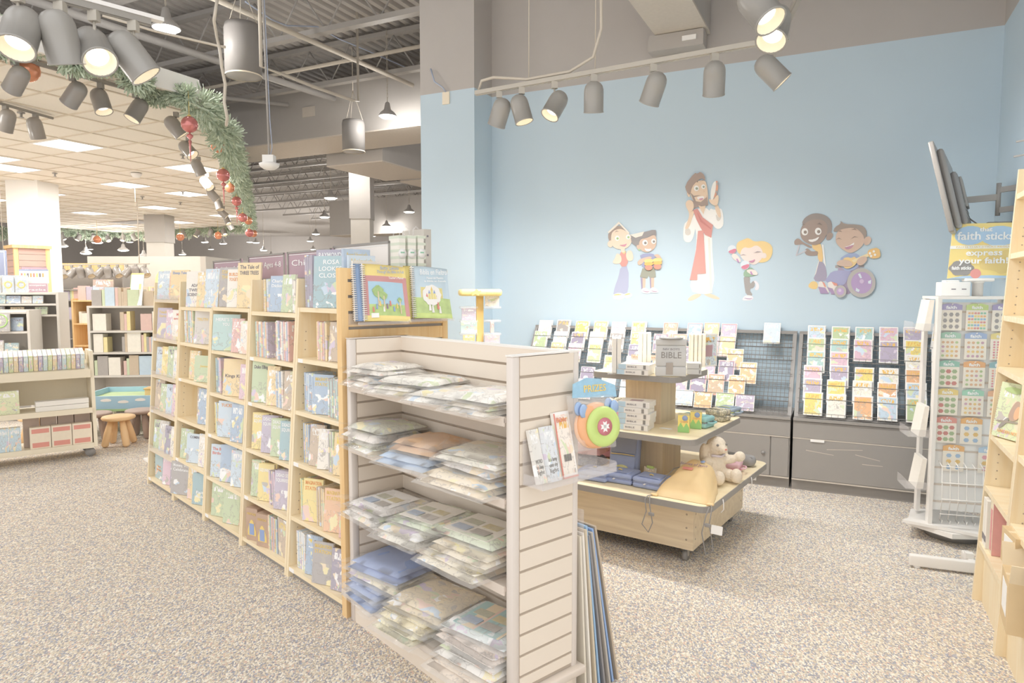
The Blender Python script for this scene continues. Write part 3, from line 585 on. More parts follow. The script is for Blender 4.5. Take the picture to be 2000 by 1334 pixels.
def felt_bag(x, y, z, w, d, h, rz, col, label, group=None, sheet=None, flap=.1, plain=False):
    global BAGN; BAGN += 1; s = BAGN
    t = thing('bagged_felt_set', label, 'bagged felt', (x, y, z+.001), R(rz), group, GF); n = 2 if h > .035 else 1; hh = h*.86/n
    for k in range(n):
        o = pillow(w*(1-.04*k), d*(1-.05*k), hh, s+k*.37, .004, 12, 8, 8, .3).build('folded_felt', M('felt_plain_'+col, col, .8, .08, 12) if plain else 'felt', t, (0, .01*k, hh*.98*k+.001)); o.color = tuple(v+(1-v)*.35 for v in S(col)[:3])+(1,)
    b = MB(); pillow(w*1.1, d*1.12, h, s+.5, .008, 14, 10, 3.2, .02, 0, b)
    f = flap; q = 8; vs = []
    for i in range(q+1):
        v = -d*.52+d*1.04*i/q
        for k, xx in enumerate((-w*.5, -w*.55-f*.5, -w*.55-f)):
            vs.append((xx+noise.noise(Vector((i*.7, s, k)))*.012, v, h*.3+noise.noise(Vector((i*.9, k*.8, s)))*.022-k*.004+.012))
    b.add(vs, [(i*3+k, i*3+k+1, i*3+k+4, i*3+k+3) for i in range(q) for k in range(2)], 0, True)
    b.build('clear_bag', 'poly_bag', t)
    if sheet:
        o = MB().box(-w*.36, w*.36, -d*.4, d*.36, 0, .0015).build('insert_sheet', sheet[0], t, (0, -.005, h*.93), (R(2), 0, 0)); o.color = S(sheet[1])
        for k in range(4): MB().box(-w*.3+w*.3*(k % 2), -w*.06+w*.3*(k % 2), -d*.3+d*.26*(k//2), -d*.12+d*.26*(k//2), 0, .001).build('printed_picture', (M('pic_a', 'c3d0e2', .5, .1, 60), M('pic_b', 'cdc8c2', .5, .1, 60), M('pic_c', 'd6d6c4', .5, .1, 60), M('pic_d', 'e8debc', .5, .1, 60))[k], t, (0, -.005, h*.935+.0022))
    return t
T = 'bagged felt, '
felt_bag(.16, .10, 1.157, .27, .27, .055, -4, 'f3eadc', 'grey rumpled bagged felt lowest in the left pile of the top shelf')
felt_bag(.165, .115, 1.214, .26, .25, .05, 5, 'f7f0e2', T+'white with green print topping the left pile of the top shelf')
felt_bag(.42, .09, 1.157, .25, .29, .04, 12, 'f6efe2', T+'brown and white print beside the left pile of the top shelf')
felt_bag(.47, .12, 1.199, .3, .26, .03, 14, 'faf6ea', T+'white with green and red print in the middle of the top shelf')
felt_bag(.74, .09, 1.157, .28, .3, .05, 10, 'fffaf0', T+'plain white, fold of orange edge, on the top shelf')
felt_bag(1.0, .07, 1.157, .25, .3, .04, 3, 'f2e6d2', T+'green and orange edge, lowest on the post side of the top shelf')
felt_bag(1.0, .08, 1.198, .25, .28, .035, 3, 'f8f4ea', T+'blue and yellow print, topping the post side of the top shelf')
felt_bag(.18, .1, .866, .29, .29, .05, -3, 'eef0dc', T+'pale green, lowest of the left pile on the second shelf')
felt_bag(.175, .09, .917, .28, .28, .035, 2, 'efe6dc', T+'red and blue edge, in the left pile of the second shelf')
felt_bag(.18, .11, .953, .27, .26, .035, 4, 'c8cbb2', T+'dark green print, topping the left pile of the second shelf')
felt_bag(.53, .09, .866, .32, .3, .05, 8, 'cfdff2', T+'plain light blue, on the second shelf', plain=True)
felt_bag(.54, .11, .917, .27, .24, .06, 10, 'e6c3a0', T+'brown rolls, lying on the light blue one on the second shelf', plain=True)
felt_bag(.93, .06, .866, .36, .31, .055, 5, 'f6e4c2', T+'cream yellow, lowest on the post side of the second shelf')
felt_bag(.95, .1, .923, .3, .26, .03, 0, 'efe9e6', T+'white with blue print, middle of the post side pile, second shelf')
felt_bag(.94, .1, .954, .32, .27, .045, 7, 'e8e2cc', T+'yellow and blue figures, topping the post side pile, second shelf')
felt_bag(.2, .09, .55, .31, .3, .05, -2, 'f2ece4', T+'white, lowest of the left pile on the third shelf')
felt_bag(.21, .1, .602, .3, .28, .025, 3, 'eae6e2', T+'pale with newsprint insert topping the left pile of the third shelf', sheet=('label_white', 'f4efe6'))
felt_bag(.52, .07, .55, .28, .31, .06, 6, 'efe9d8', T+'blue and white edge, in the middle of the third shelf')
felt_bag(.56, .11, .612, .29, .26, .04, 8, 'd3e2bc', T+'green and white leaflet insert, in the middle of the third shelf', sheet=('paper', 'cfe4b0'))
felt_bag(.9, .06, .55, .34, .31, .05, 2, 'f3e8cc', T+'cream with yellow rolls, lowest on the post side of the third shelf')
felt_bag(.93, .08, .602, .32, .29, .045, 5, 'ecdcb8', T+'yellow and brown rolls, middle of the post side pile, third shelf')
felt_bag(.9, .11, .649, .34, .26, .03, 6, 'd6e3bf', T+'green leaflet insert, topping the post side pile, third shelf', sheet=('paper', 'd3e6b8'))
felt_bag(.19, .09, .158, .27, .3, .05, -3, 'a9bce0', T+'plain blue, lowest on the base deck', plain=True)
felt_bag(.19, .09, .21, .27, .29, .05, 2, 'a9bade', T+'plain blue, second up on the base deck', plain=True)
felt_bag(.24, .1, .262, .36, .27, .035, 5, 'efe2bc', T+'cream yellow, under the big blue one on the base deck')
felt_bag(.23, .1, .299, .34, .26, .06, 10, 'a6b9e2', T+'big plain blue one topping the base deck pile', plain=True, flap=.04)
felt_bag(.53, .05, .158, .27, .31, .045, 4, 'efe6b8', T+'yellow with green edge, lowest in the middle of the base deck')
felt_bag(.55, .07, .205, .29, .29, .055, 6, 'f3e3a8', T+'yellow roll with green stripe, middle of the base deck')
felt_bag(.6, .09, .262, .33, .28, .05, 8, 'e8d3a4', T+'brown and gold, topping the middle pile of the base deck')
felt_bag(.97, .05, .158, .32, .31, .045, 3, 'e6cfb2', T+'brown roll, lowest on the post side of the base deck')
felt_bag(.98, .07, .205, .31, .29, .05, 5, 'f0ebe2', T+'white rolls, second up on the post side of the base deck')
felt_bag(.97, .08, .257, .33, .28, .04, 2, 'ead6c4', T+'tan, third up on the post side of the base deck')
felt_bag(.97, .1, .299, .32, .26, .035, 9, 'd2dede', T+'teal insert sheet over brown rolls topping the base deck', sheet=('cover', 'bfdcdc'))
# ---- acrylic tray with pads and a toy pack on the end of the gondola
EX = GL+.004
def ey(px, py, lx): return GF.hitx(px, py, lx)
y0, zt0 = ey(1036, 876, EX+.08); y1, zt1 = ey(1166, 853, EX+.08); tz = .92
tr = thing('acrylic_tray', 'clear acrylic literature tray hooked on the slat wall end', 'tray', (EX, 0, tz), 0, None, GF)
YA, YB = .045, .43
MB().box(0, .1, YA, YB, 0, .004).build('floor_plate', 'acrylic', tr); MB().box(.1, .104, YA, YB, 0, .035).build('front_lip', 'acrylic', tr); MB().box(0, .004, YA, YB, 0, .16).build('back_plate', 'acrylic', tr)
for y in (YA, YB-.003): MB().box(.004, .1, y, y+.003, .004, .04).build('side_plate', 'acrylic', tr)
def pad(y, w, h, t, x, col, label, title=None, tm='ink_black', cm='cover', lean=14, grp=None):
    th = thing('notepad', label, 'notepad', (EX+x, y, tz+.006), R(90), grp, GF, rx=R(-lean)); o = put(BOOK[cm], 'pages', th, (0, 0, t*.25), (0, 0, 0), (w, t, h), col)
    if title:
        for i, s in enumerate(title): text('lettering', s, th, tm, (0, -t/2-.0008, h*(.42-.1*i)), .02, w*.7)
    return th
pad(.082, .046, .19, .014, .06, 'e6e2da', 'slim notepad with a lighthouse print, first in the acrylic tray', ['WORD', 'is a lamp', 'light'], 'ink_black', 'cover', 16)
pad(.135, .058, .195, .016, .07, 'dfe3e8', 'slim notepad with a lighthouse print, second in the acrylic tray', ['is a lamp', 'unto my', 'light'], 'ink_black', 'cover', 14)
pad(.172, .03, .19, .008, .045, 'f0dc90', 'narrow yellow and green card behind the notepads in the acrylic tray', None, 'ink', 'art', 12)
th = thing('notepad', 'tall red edged cream game pad in the acrylic tray', 'notepad', (EX+.06, .218, tz+.006), R(90), None, GF, rx=R(-13))
put(BOOK['cover_white'], 'pages', th, (0, 0, .004), (0, 0, 0), (.078, .016, .235), 'f9efe2'); MB().box(-.04, .04, -.0105, -.009, .0, .006).build('red_edge', 'ink_red', th); MB().box(-.04, -.034, -.0105, -.009, .0, .235).build('red_edge', 'ink_red', th)
text('lettering', 'Bible', th, 'ink_red', (-.005, -.011, .21), .026, .05)
for k in range(9): MB().box(-.018+k*.004, -.018+k*.004+.0012*(1+k % 3), -.0105, -.009, .06, .085).build('bar', 'ink_black', th)
# toy pack
tp = thing('toy_pack', 'clear bag of frisbee toys under a blue header card', 'toy pack', (EX+.075, .345, tz+.09), R(78), None, GF, rx=R(-6))
TSC = 1.0
pillow(.2, .05, .05, 91, .0).v if False else None
b = MB(); pillow(.215, .21, .045, 92, .01, 14, 12, 3, .05, 0, b); o = b.build('clear_bag', 'poly_bag', tp, (0, .02, .105), (R(90), 0, 0))
hd = MB().prism([(-.095, .2), (.105, .19), (.1, .235), (.03, .262), (-.03, .27), (-.09, .25)], -.004, .0, 'y').build('header_card', M('header_blue', 'a9d2ea', .5, .12, 60), tp); text('lettering', 'PRIZES', hd, 'ink_gold', (.005, -.0055, .228), .036, .1, offset=.0006)
FR = lambda r: [(.001, .012), (r*.55, .012), (r*.6, .015), (r*.86, .015), (r, .007), (r*1.0, 0), (r*.96, 0), (r*.9, .009), (.001, .006)]
def disc(r, mat, x, z, y, nm, tilt=0): return MB().lathe(FR(r), 30).build(nm, M(mat[0], mat[1], .35, .02), tp, (x, y, z), (R(90), 0, R(tilt)))
disc(.082, ('toy_orange', 'f6c49a'), -.012, .09, .0, 'orange_frisbee'); disc(.085, ('toy_peach', 'f4b98c'), -.002, .094, -.01, 'orange_frisbee'); gd = disc(.075, ('toy_green', 'cfe48c'), .018, .088, -.024, 'green_frisbee')
MB().lathe([(.001, .0), (.033, .0), (.033, .0012), (.001, .0012)], 24).build('emblem', M('emblem_red', 'd98a94', .5, 0), gd, (0, 0, .0125))
for k in range(4): MB().prism([(-.006, .0), (.006, 0), (.009, .02), (0, .015), (-.009, .02)], 0, .0008, 'z').build('emblem_cross', 'white', gd, (0, 0, .0142), (0, 0, R(90*k)))
for x, z, y in ((-.078, .16, -.012), (-.062, .15, -.02), (.055, .165, -.014), (.078, .155, -.02)): MB().lathe([(.001, .006), (.022, .006), (.026, 0), (.001, 0)], 18).build('blue_puck', M('toy_blue', 'a9c2e6', .35, .02), tp, (x, y, z), (R(90), 0, R(20)))
# ---- foam boards leaning on the back of the gondola
cols = [('cream', 'ece4d4'), ('white', 'f4efe6'), ('tan', 'ddd0ba'), ('blue edged', 'a6c8ea'), ('dark', '9c9a9c'), ('grey', 'c6bfb6'), ('bright blue', '9fbce8'), ('brown', 'c8b8a4')]
for k, (nm, c) in enumerate(cols):
    yb = .385+.027*k; hgt = .66+.012*((k*5) % 4); yt = .345+.011*k; l = math.atan2(yb-yt, hgt)
    o = MB().box(-.42, .42+.004*(k % 3), 0, .009, 0, hgt).build('foam_board', M('board_'+nm.replace(' ', '_'), c, .7, .02)); tag(o, nm+' foam board leaning with others behind the slat wall gondola', 'board', 'boards leaning behind the gondola')
    o.location = GF.w(.77, yb, .001); o.rotation_euler = (l, 0, GF.rz)
tag(MB().box(-.01, .1, 0, .004, 0, .1).build('acrylic_corner', 'acrylic', None, GF.w(1.1, .352, .665), (0, 0, GF.rz)), 'small clear acrylic holder corner behind the gondola above the boards', 'holder')
# ================================================================ amber end panel
EH, EW = 1.705, .615
ep = thing('end_panel', 'amber wood end panel with dark slots closing the bookcase row', 'display panel', (0, 0, 0), 0, None, BF)
MB().box(-.03, -.004, 0, EW, 0, EH).build('core', 'black_band', ep)
sl = [1.646-.0757*k for k in range(20)]
edges = [EH]+sl
for k in range(20):
    z1 = edges[k]-(.007 if k else 0); z0 = edges[k+1]+.007
    MB().box(-.006, .006, .026, EW-.02, z0, z1).build('slat', 'amber_wood', ep)
MB().box(-.006, .006, .026, EW-.02, .0, sl[-1]-.007).build('slat', 'amber_wood', ep)
MB().box(-.034, .008, -.012, .026, 0, EH+.001).build('stile', 'amber_wood', ep); MB().box(-.034, .008, EW-.02, EW+.012, 0, EH+.001).build('stile', 'amber_wood', ep)
t = MB().box(0, .002, .05, .17, EH-.045, EH-.015).build('label_strip', 'label_white', ep, (.006, 0, 0))
for k in range(3): MB().box(.008, .0092, .09, .15, EH-.026-.008*k, EH-.024-.008*k).build('printed_line', 'ink', ep)
def spiral(yc, zc, w, h, label, paint, off, n=2, tilt=0):
    for k in range(n):
        t = thing('spiral_book', label[k], 'book', (.03+.028*k, yc-.035*(n-1-k)+off, zc), R(90), None, BF, rx=R(-3)); nx = 10; b = MB(); vs = []
        for s in (0, 1):
            for j in range(nx+1):
                for i in range(nx+1):
                    u, v = i/nx, j/nx; bow = .03*(1-v)**2*(u-.2)+.01*math.sin(u*3)*(1-v); vs.append((u*w, (.012 if s else 0)-bow-.008*(1-v), v*h-.012*u*u))
        N = (nx+1)**2
        for j in range(nx):
            for i in range(nx):
                a = j*(nx+1)+i; b.f.append((a, a+1, a+nx+2, a+nx+1)); b.m.append(0); b.sm.append(True); b.f.append((N+a, N+a+nx+1, N+a+nx+2, N+a+1)); b.m.append(1); b.sm.append(True)
        rim = [j*(nx+1) for j in range(nx+1)]; 
        for q in range(nx):
            for a, c in ((q*(nx+1), (q+1)*(nx+1)), ((q+1)*(nx+1)+nx, q*(nx+1)+nx), (q+1, q), (nx*(nx+1)+q, nx*(nx+1)+q+1)): b.f.append((c, a, N+a, N+c)); b.m.append(1); b.sm.append(False)
        b.v = vs; paint(b, nx, w, h, k); mats = paint.mats; b.build('pages', mats, t)
        if k == n-1: paint.extra(t, w, h)
        c = MB()
        for q in range(26):
            z = .01+q*(h-.02)/25; c.tube([(.002+.011*math.cos(a), .006-.008*(1-z/h)-.0+.013*math.sin(a), z) for a in [i*1.05 for i in range(6)]], .0022, 4, closed=True)
        c.build('coil', 'white_metal', t)
        for lt in paint.text[k]:
            text('lettering', lt[0], t, lt[1], (lt[2]*w, -.008-.006-.03*(1-lt[3])**2*(lt[2]-.2)-.01*(1-lt[3]), lt[3]*h), lt[4], lt[5]*w, rot=(R(90), 0, R(-2)))
def paintA(b, nx, w, h, k):
    for i in range(0, nx*nx):
        j, c = i//nx, i % nx; m = 3
        if j >= 8: m = 2
        elif j == 7: m = 3
        elif 1 <= j < 7 and 0 < c < nx-1: m = 5 if j < 3 else 4
        if j == 0: m = 2
        if k == 0: m = 6
        b.m[2*i] = m
paintA.mats = ['cover', 'paper', M('page_yellow', 'fbe79c', .4, .02), M('page_maroon', 'd9a3a3', .4, .02), M('page_sky', 'bcdcf0', .4, .06, 9), M('page_grass', 'cbe29c', .4, .2, 30), M('page_blue', 'a8c0e2', .4, .03)]
paintA.text = [[], [('Betty Lukens', 'ink_blue', .58, .93, .026, .42), ('Through the Bible in Felt', 'ink_blue', .6, .86, .02, .62), ("Teacher's Manual", 'ink_white', .72, .755, .016, .34)]]
def paintB(b, nx, w, h, k):
    for i in range(0, nx*nx):
        j, c = i//nx, i % nx; m = 2
        if j < 1: m = 3
        elif j < 4: m = 4
        elif j < 6 and 2 <= c <= 7: m = 5
        if k == 0: m = 6
        b.m[2*i] = m
paintB.mats = ['cover', 'paper', M('page_cloud', 'd3e6f2', .4, .09, 8), M('page_lime', 'd9ea9a', .4, .12, 20), M('page_field', 'cfe4a2', .4, .2, 26), M('page_castle', 'f8e6a4', .4, .16, 30), M('page_yellow2', 'fbea9e', .4, .02)]
paintB.text = [[], [('Biblia en Fieltro', 'ink_white', .55, .88, .04, .74), ('Manual del Maestro', 'ink_white', .58, .77, .018, .46), ('la Biblia en franela', 'ink_white', .58, .71, .014, .6)]]
def pg(u, v): return -(.03*(1-v)**2*(u-.2)+.01*math.sin(u*3)*(1-v))-.008*(1-v)-.0045
def shape(t, w, h, nm, mat, pts):
    b = MB(); P = [(u*w, pg(u, v), v*h) for u, v in pts]; b.add(P+[(x, y+.003, z) for x, y, z in P], [list(range(len(P))), list(range(2*len(P)-1, len(P)-1, -1))]+[(i, len(P)+i, len(P)+(i+1) % len(P), (i+1) % len(P)) for i in range(len(P))]); b.build(nm, mat, t)
def extraA(t, w, h):
    tg = M('tree_green', 'b6d094', .5, .2, 60)
    for cx, cz, r in ((.3, .52, .12), (.42, .44, .08), (.78, .36, .05)):
        shape(t, w, h, 'printed_trunk', 'oak', [(cx-.012, cz-.25), (cx+.012, cz-.25), (cx+.012, cz), (cx-.012, cz)]); shape(t, w, h, 'printed_tree', tg, [(cx+r*math.cos(a)*(1+.1*math.sin(5*a)), cz+r*.85*math.sin(a)*(1+.1*math.cos(4*a))) for a in [i*.35 for i in range(18)]])
    for i in range(9): u = .18+.075*i; v = .2+.05*((i*7) % 3); shape(t, w, h, 'printed_figure', ('ink_red', 'ink_blue', 'ink_gold', 'white', 'ink_purple')[i % 5], [(u-.018, v-.04), (u+.018, v-.04), (u+.01, v+.05), (u-.01, v+.05)])
    shape(t, w, h, 'printed_label', 'label_white', [(.13, .06), (.28, .06), (.28, .14), (.13, .14)])
def extraB(t, w, h):
    shape(t, w, h, 'printed_glow', 'white', [(.48+.25*math.cos(a)*(1+.06*math.cos(9*a)), .44+.2*math.sin(a)*(1+.06*math.cos(9*a))) for a in [i*.3 for i in range(21)]])
    for i, (u, v, mt) in enumerate(((.34, .44, 'ink_red'), (.41, .5, 'ink_blue'), (.48, .57, 'ink_gold'), (.55, .5, 'ink_blue'), (.62, .44, 'ink_red'))): shape(t, w, h, 'printed_tower', 'page_castle', [(u-.03, .36), (u+.03, .36), (u+.03, v-.03), (u-.03, v-.03)]); shape(t, w, h, 'printed_spire', mt, [(u-.03, v-.03), (u+.03, v-.03), (u, v+.04)])
    for i, (u, v, mt) in enumerate(((.4, .2, 'white'), (.47, .16, 'white'), (.62, .22, 'ink_red'), (.66, .14, 'white'))): shape(t, w, h, 'printed_figure', mt, [(u-.03, v-.06), (u+.03, v-.06), (u+.014, v+.08), (u-.014, v+.08)])
paintA.extra = extraA; paintB.extra = extraB
ya, za = BF.hitx(700, 628, .05); yb_, zb_ = BF.hitx(797, 622, .05)
spiral(ya+.03, za, .245, .275, ['blue spiral bound book half hidden on the amber end panel', 'spiral bound book with a tree picture on the amber end panel'], paintA, 0.0)
spiral(yb_+.03, zb_, .225, .265, ['yellow spiral bound book half hidden behind the castle one on the amber panel', 'spiral bound book with a castle picture on the amber end panel'], paintB, 0.0)
for k, yy in enumerate((ya+.02, yb_+.02)):
    o = MB().box(.006, .012, yy-.05, yy+.24, 0, .05).box(.006, .1, yy-.05, yy+.24, -.004, 0).box(.096, .1, yy-.05, yy+.24, 0, .012).build('acrylic_ledge', 'acrylic', None, BF.w(0, 0, (za, zb_)[k]-.014), (0, 0, BF.rz))
    tag(o, ('clear acrylic ledge under the tree picture spiral book', 'clear acrylic ledge under the castle picture spiral book')[k], 'ledge')
# ================================================================ bookcase row
UW, UD = .64, .30
REC = lambda z: .105*z/1.5
UNW = ['first', 'second', 'third', 'fourth', 'fifth']
SHF = [[.06, .345, .65, .935, 1.225, 1.505], [.06, .325, .62, .91, 1.19, 1.47], [.06, .32, .615, .9, 1.19, 1.485], [.06, .335, .64, .94, 1.21, 1.475], [.06, .30, .62, .91, 1.21, 1.525]]
UH = [1.505, 1.665, 1.485, 1.475, 1.665]
for k in range(5):
    x1 = -.036-UW*k; x0 = x1-UW+.004; H = UH[k]
    t = thing('bookcase', 'slanted maple bookcase of children\'s books, %s from the amber end panel' % UNW[k], 'bookcase', (x0, 0, 0), 0, None, BF); W = x1-x0
    for x in (0, W-.022): MB().prism([(0, 0), (UD, 0), (UD, H), (REC(H), H)], x, x+.022, 'x').build('side_panel', 'maple', t)
    MB().box(.022, W-.022, UD-.012, UD, .05, H-.02).build('back_panel', 'maple', t)
    for z in SHF[k]:
        if z <= H: MB().box(.0225, W-.0225, REC(z)+.002, UD-.0125, z-.024, z).build('shelf', 'maple_x', t)
    MB().box(.022, W-.022, .03, .045, 0, .036).build('kick_board', 'black_mdf', t)
    ph = MB()
    for x in (.0222, W-.0222):
        for q in range(26):
            z = .12+q*.05
            for y in (REC(z)+.045, UD-.06): ph.cyl((x-.0006, y, z), (x+.0006, y, z), .0035, 6)
    o = ph.build('peg_holes', 'groove', t); o['kind'] = 'stuff'
    for z in SHF[k][:5]:
        if (k+int(z*10)) % 2 == 0: MB().box(.03, .085, REC(z)-.001, REC(z)+.002, z-.023, z-.002).build('shelf_tag', 'label_white', t)
    if k == 4:
        for z in SHF[k][1:]: MB().box(.03, W-.03, REC(z)-.006, REC(z)-.003, z-.02, z+.035).build('acrylic_lip', 'acrylic', t)
def ux(k): return -.036-UW*k-UW+.03                       # left inner side of unit k
def bk(k, s, xc, w, h, t_, col, mesh='cover', rz=0, lean=6, title=None, tm='ink_white', yoff=.0, label=None, pose='facing out', copies=1, tz=.8, zoff=0):
    h = h*1.1 if s == 5 else min(h*1.12, .255)
    z = SHF[k][s]+.0012+zoff; yb = REC(z)+.035+yoff; X = ux(k)+xc; grp = 'books on shelf %d of bookcase %d' % (s+1, k+1)
    cn = CNAME.get(col, 'coloured'); lb = label or '%s book %s, %s shelf up, %s bookcase from the amber end panel' % (cn, pose, WORDS[s], UNW[k])
    l = R(lean); dz = t_*.5*math.sin(l)
    if rz == 0 and t_ < .03: rz = 24 if title else 16
    for c in range(copies):
        y = yb+t_*.5+c*(t_*1.13+.001)
        if title and c == 0:
            th = thing('book', lb, 'book', (X, y, z+dz), R(rz), None if label else grp, BF, rx=-l); put(BOOK['cover_plain'], 'body', th, (0, 0, 0), (0, 0, 0), (w, t_, h), col)
            for i, st in enumerate(title): text('lettering', st, th, tm, (0, -t_/2-.0008, h*tz-i*h*.13), h*.12, min(w*.82, len(st)*h*.085), offset=.0004)
        else:
            o = put(BOOK[mesh], 'book', None, BF.w(X+c*.004, y, z+dz), (-l, 0, BF.rz+R(rz)), (w, t_, h), col)
            tag(o, lb if not label or c == 0 else '%s book behind the front copy, %s shelf up, %s bookcase from amber panel' % (cn, WORDS[s], UNW[k]), 'book', grp)
def spines(k, s, x0, n, t_, h, d, cols, mesh='cover'):
    h = min(h*1.1, .255) if s < 5 else h
    z = SHF[k][s]+.0012; yb = REC(z)+.03; x = x0; grp = 'books on shelf %d of bookcase %d' % (s+1, k+1); rnd = random.Random(k*31+s*7+int(x0*100))
    for i in range(n):
        col = cols[i % len(cols)]; hh = h*rnd.uniform(.97, 1.0); o = put(BOOK[mesh], 'book', None, BF.w(ux(k)+x+t_/2, yb+d/2+rnd.uniform(0, .006), z), (0, 0, BF.rz+R(90)), (d, t_*.94, hh), col)
        tag(o, '%s book spine out, %s shelf up, %s bookcase from the amber end panel' % (CNAME.get(col, 'coloured'), WORDS[s], UNW[k]), 'book', grp); x += t_
    return x
# first bookcase (beside the amber panel)
spines(0, 5, .0, 4, .022, .29, .17, ['a39bb0']); bk(0, 5, .17, .17, .285, .02, 'a39bb0', lean=3, yoff=.05, label='dusky purple hardcover facing out behind the teal one atop the first bookcase', rz=30, title=['RAYMOND', 'ARROYO'], tm='ink_white', tz=.9)
bk(0, 5, .27, .2, .25, .012, '9fc0c8', 'cover', 34, 5, ['ROSA', 'LOOKED', 'CLOSER'], 'ink_white', 0, 'teal hardcover facing out atop the first bookcase beside the amber panel', tz=.88)
bk(0, 5, .455, .1, .235, .01, 'b9d8d4', lean=5, label='mint green book facing out atop the first bookcase, touching the amber panel')
x = spines(0, 4, .16, 7, .016, .19, .13, ['f4d9a0', 'e8b8b0', 'cdb79e']); bk(0, 4, x+.08, .13, .185, .012, 'cdb79e', 'art', yoff=.01); bk(0, 4, x+.22, .13, .19, .012, 'f4d9a0', 'cover_yellow_title', yoff=.02)
x = spines(0, 3, .05, 8, .014, .195, .13, ['a9bfd8', 'cfe0ee']); bk(0, 3, x+.07, .13, .19, .014, 'a9bfd8', 'cover_yellow_title', title=['IMAGINATION', 'STATION'], tm='ink_gold', tz=.88); x = spines(0, 3, x+.145, 8, .014, .19, .13, ['b9d8d4', 'b0aaa8']); bk(0, 3, x+.07, .13, .18, .012, '9fc0c8', 'art')
x = spines(0, 2, .06, 5, .014, .2, .13, ['a9bfd8', 'f4d9a0']); bk(0, 2, x+.06, .11, .2, .012, 'cdb79e', 'art'); bk(0, 2, x+.16, .1, .19, .014, 'f7f1e6', rz=30, lean=9); x = spines(0, 2, x+.21, 4, .014, .2, .13, ['b0aaa8', 'c6d6ac']); bk(0, 2, x+.07, .13, .195, .012, 'f4d9a0', 'cover_yellow_title'); bk(0, 2, x+.195, .1, .19, .012, 'cdb79e', 'art')
x = spines(0, 1, .05, 3, .014, .2, .13, ['f6e08c', 'c6d6ac']); bk(0, 1, x+.08, .13, .205, .013, 'f6e08c', 'cover_yellow_title', title=['IMAGINATION', 'STATION'], tm='ink_orange', tz=.9); x = spines(0, 1, x+.15, 6, .014, .195, .13, ['cdb79e', 'f4d9a0']); bk(0, 1, x+.08, .13, .2, .013, 'f2c298', 'cover_yellow_title', title=['IMAGINATION', 'STATION'], tm='ink_gold', tz=.9); bk(0, 1, x+.22, .12, .2, .013, 'e8b8b0', 'cover_yellow_title')
x = spines(0, 0, .04, 7, .014, .195, .13, ['f7f1e6', 'cfe0ee']); bk(0, 0, x+.07, .12, .19, .012, 'a9bfd8', 'cover_yellow_title'); bk(0, 0, x+.205, .13, .195, .013, 'b0aaa8', 'cover_yellow_title', title=['IMAGINATION', 'STATION'], tm='ink_gold', label='dark grey book facing out at the front of the lowest shelf, first bookcase', yoff=-.02, tz=.9); bk(0, 0, x+.335, .1, .19, .012, 'a39bb0', 'art')
# second bookcase
x = spines(1, 5, .1, 2, .02, .2, .14, ['cdb79e', 'f4d9a0']); x = spines(1, 5, x+.01, 2, .028, .2, .14, ['cfe0ee', 'a9bfd8']); bk(1, 5, x+.075, .12, .195, .014, 'a9bfd8', 'art', title=['Charles', 'Dickens'], tm='ink_white', tz=.85); bk(1, 5, x+.205, .125, .2, .014, 'c6d6ac', 'art', rz=8, label='green book with a bearded man picture, top shelf of the second bookcase'); spines(1, 5, x+.29, 6, .018, .19, .15, ['d8d2ca', 'f7f1e6'])
spines(1, 4, .02, 9, .02, .2, .15, ['b9d8d4', 'f2c298', 'c3b8cc']); spines(1, 4, .3, 10, .018, .21, .15, ['e8b8b0', 'f7f1e6', 'a9bfd8'])
bk(1, 3, .12, .17, .225, .012, 'c6d6ac', 'cover_dark_title', title=['Duke Ellington'], tm='ink', label='pale green picture book facing out on the fourth shelf, second bookcase', tz=.86); bk(1, 3, .265, .1, .21, .012, 'f4d9a0', 'art', rz=20); x = spines(1, 3, .33, 4, .022, .2, .14, ['a9bfd8', 'f7f1e6']); bk(1, 3, x+.09, .13, .2, .014, 'cdb79e', 'art')
for x, c, cn in ((.11, 'f6e08c', 'yellow'), (.245, 'c3b8cc', 'lilac'), (.375, 'c6d6ac', 'pale green'), (.495, '9fc0c8', 'teal')): bk(1, 2, x, .125, .2, .016, c, 'cover', title=['DEAD SEA', 'SQUIRRELS'], tm='ink_white', copies=2, tz=.9, label='%s paperback titled in white facing out, third shelf, second bookcase' % cn)
bk(1, 1, .1, .1, .2, .03, 'c6d6ac', 'cover', rz=25); bk(1, 1, .22, .12, .2, .014, 'f6e08c', 'cover', title=['SQUIRRELS'], tm='ink_white', tz=.82, copies=2); x = spines(1, 1, .29, 5, .016, .19, .13, ['e6c6d4', 'a39bb0']); bk(1, 1, x+.08, .125, .2, .014, 'c3b8cc', 'cover', title=['DEAD SEA', 'SQUIRRELS'], tm='ink_white', copies=3, tz=.88, label='lilac paperback facing out with copies behind, second shelf, second bookcase')
def boxset(k, x, label):
    t = thing('boxed_set', label, 'boxed set', (ux(k)+x, REC(.06)+.085, .0615), R(18), None, BF); o = MB().box(-.05, .05, -.07, .07, 0, .2).build('slipcase', M('slipcase_brown', 'cbb09c', .45, .08, 14), t); MB().prism([(-.036+.072*i/8., .06+.07*math.sin(math.pi*i/8.)) for i in range(9)]+[(.036, .03), (-.036, .03)], -.0715, -.07, 'y').build('printed_arch', 'ink_gold', t); MB().box(-.02, .02, -.0725, -.0715, .035, .105).build('printed_figure', 'ink_blue', t); text('lettering', 'HERITAGE', t, 'ink_gold', (0, -.0718, .165), .02, .075)
boxset(1, .085, 'brown slipcased set with an arch print, at the left of the lowest shelf, second bookcase'); boxset(1, .235, 'brown slipcased set with an arch print beside the colourful spines, second bookcase')
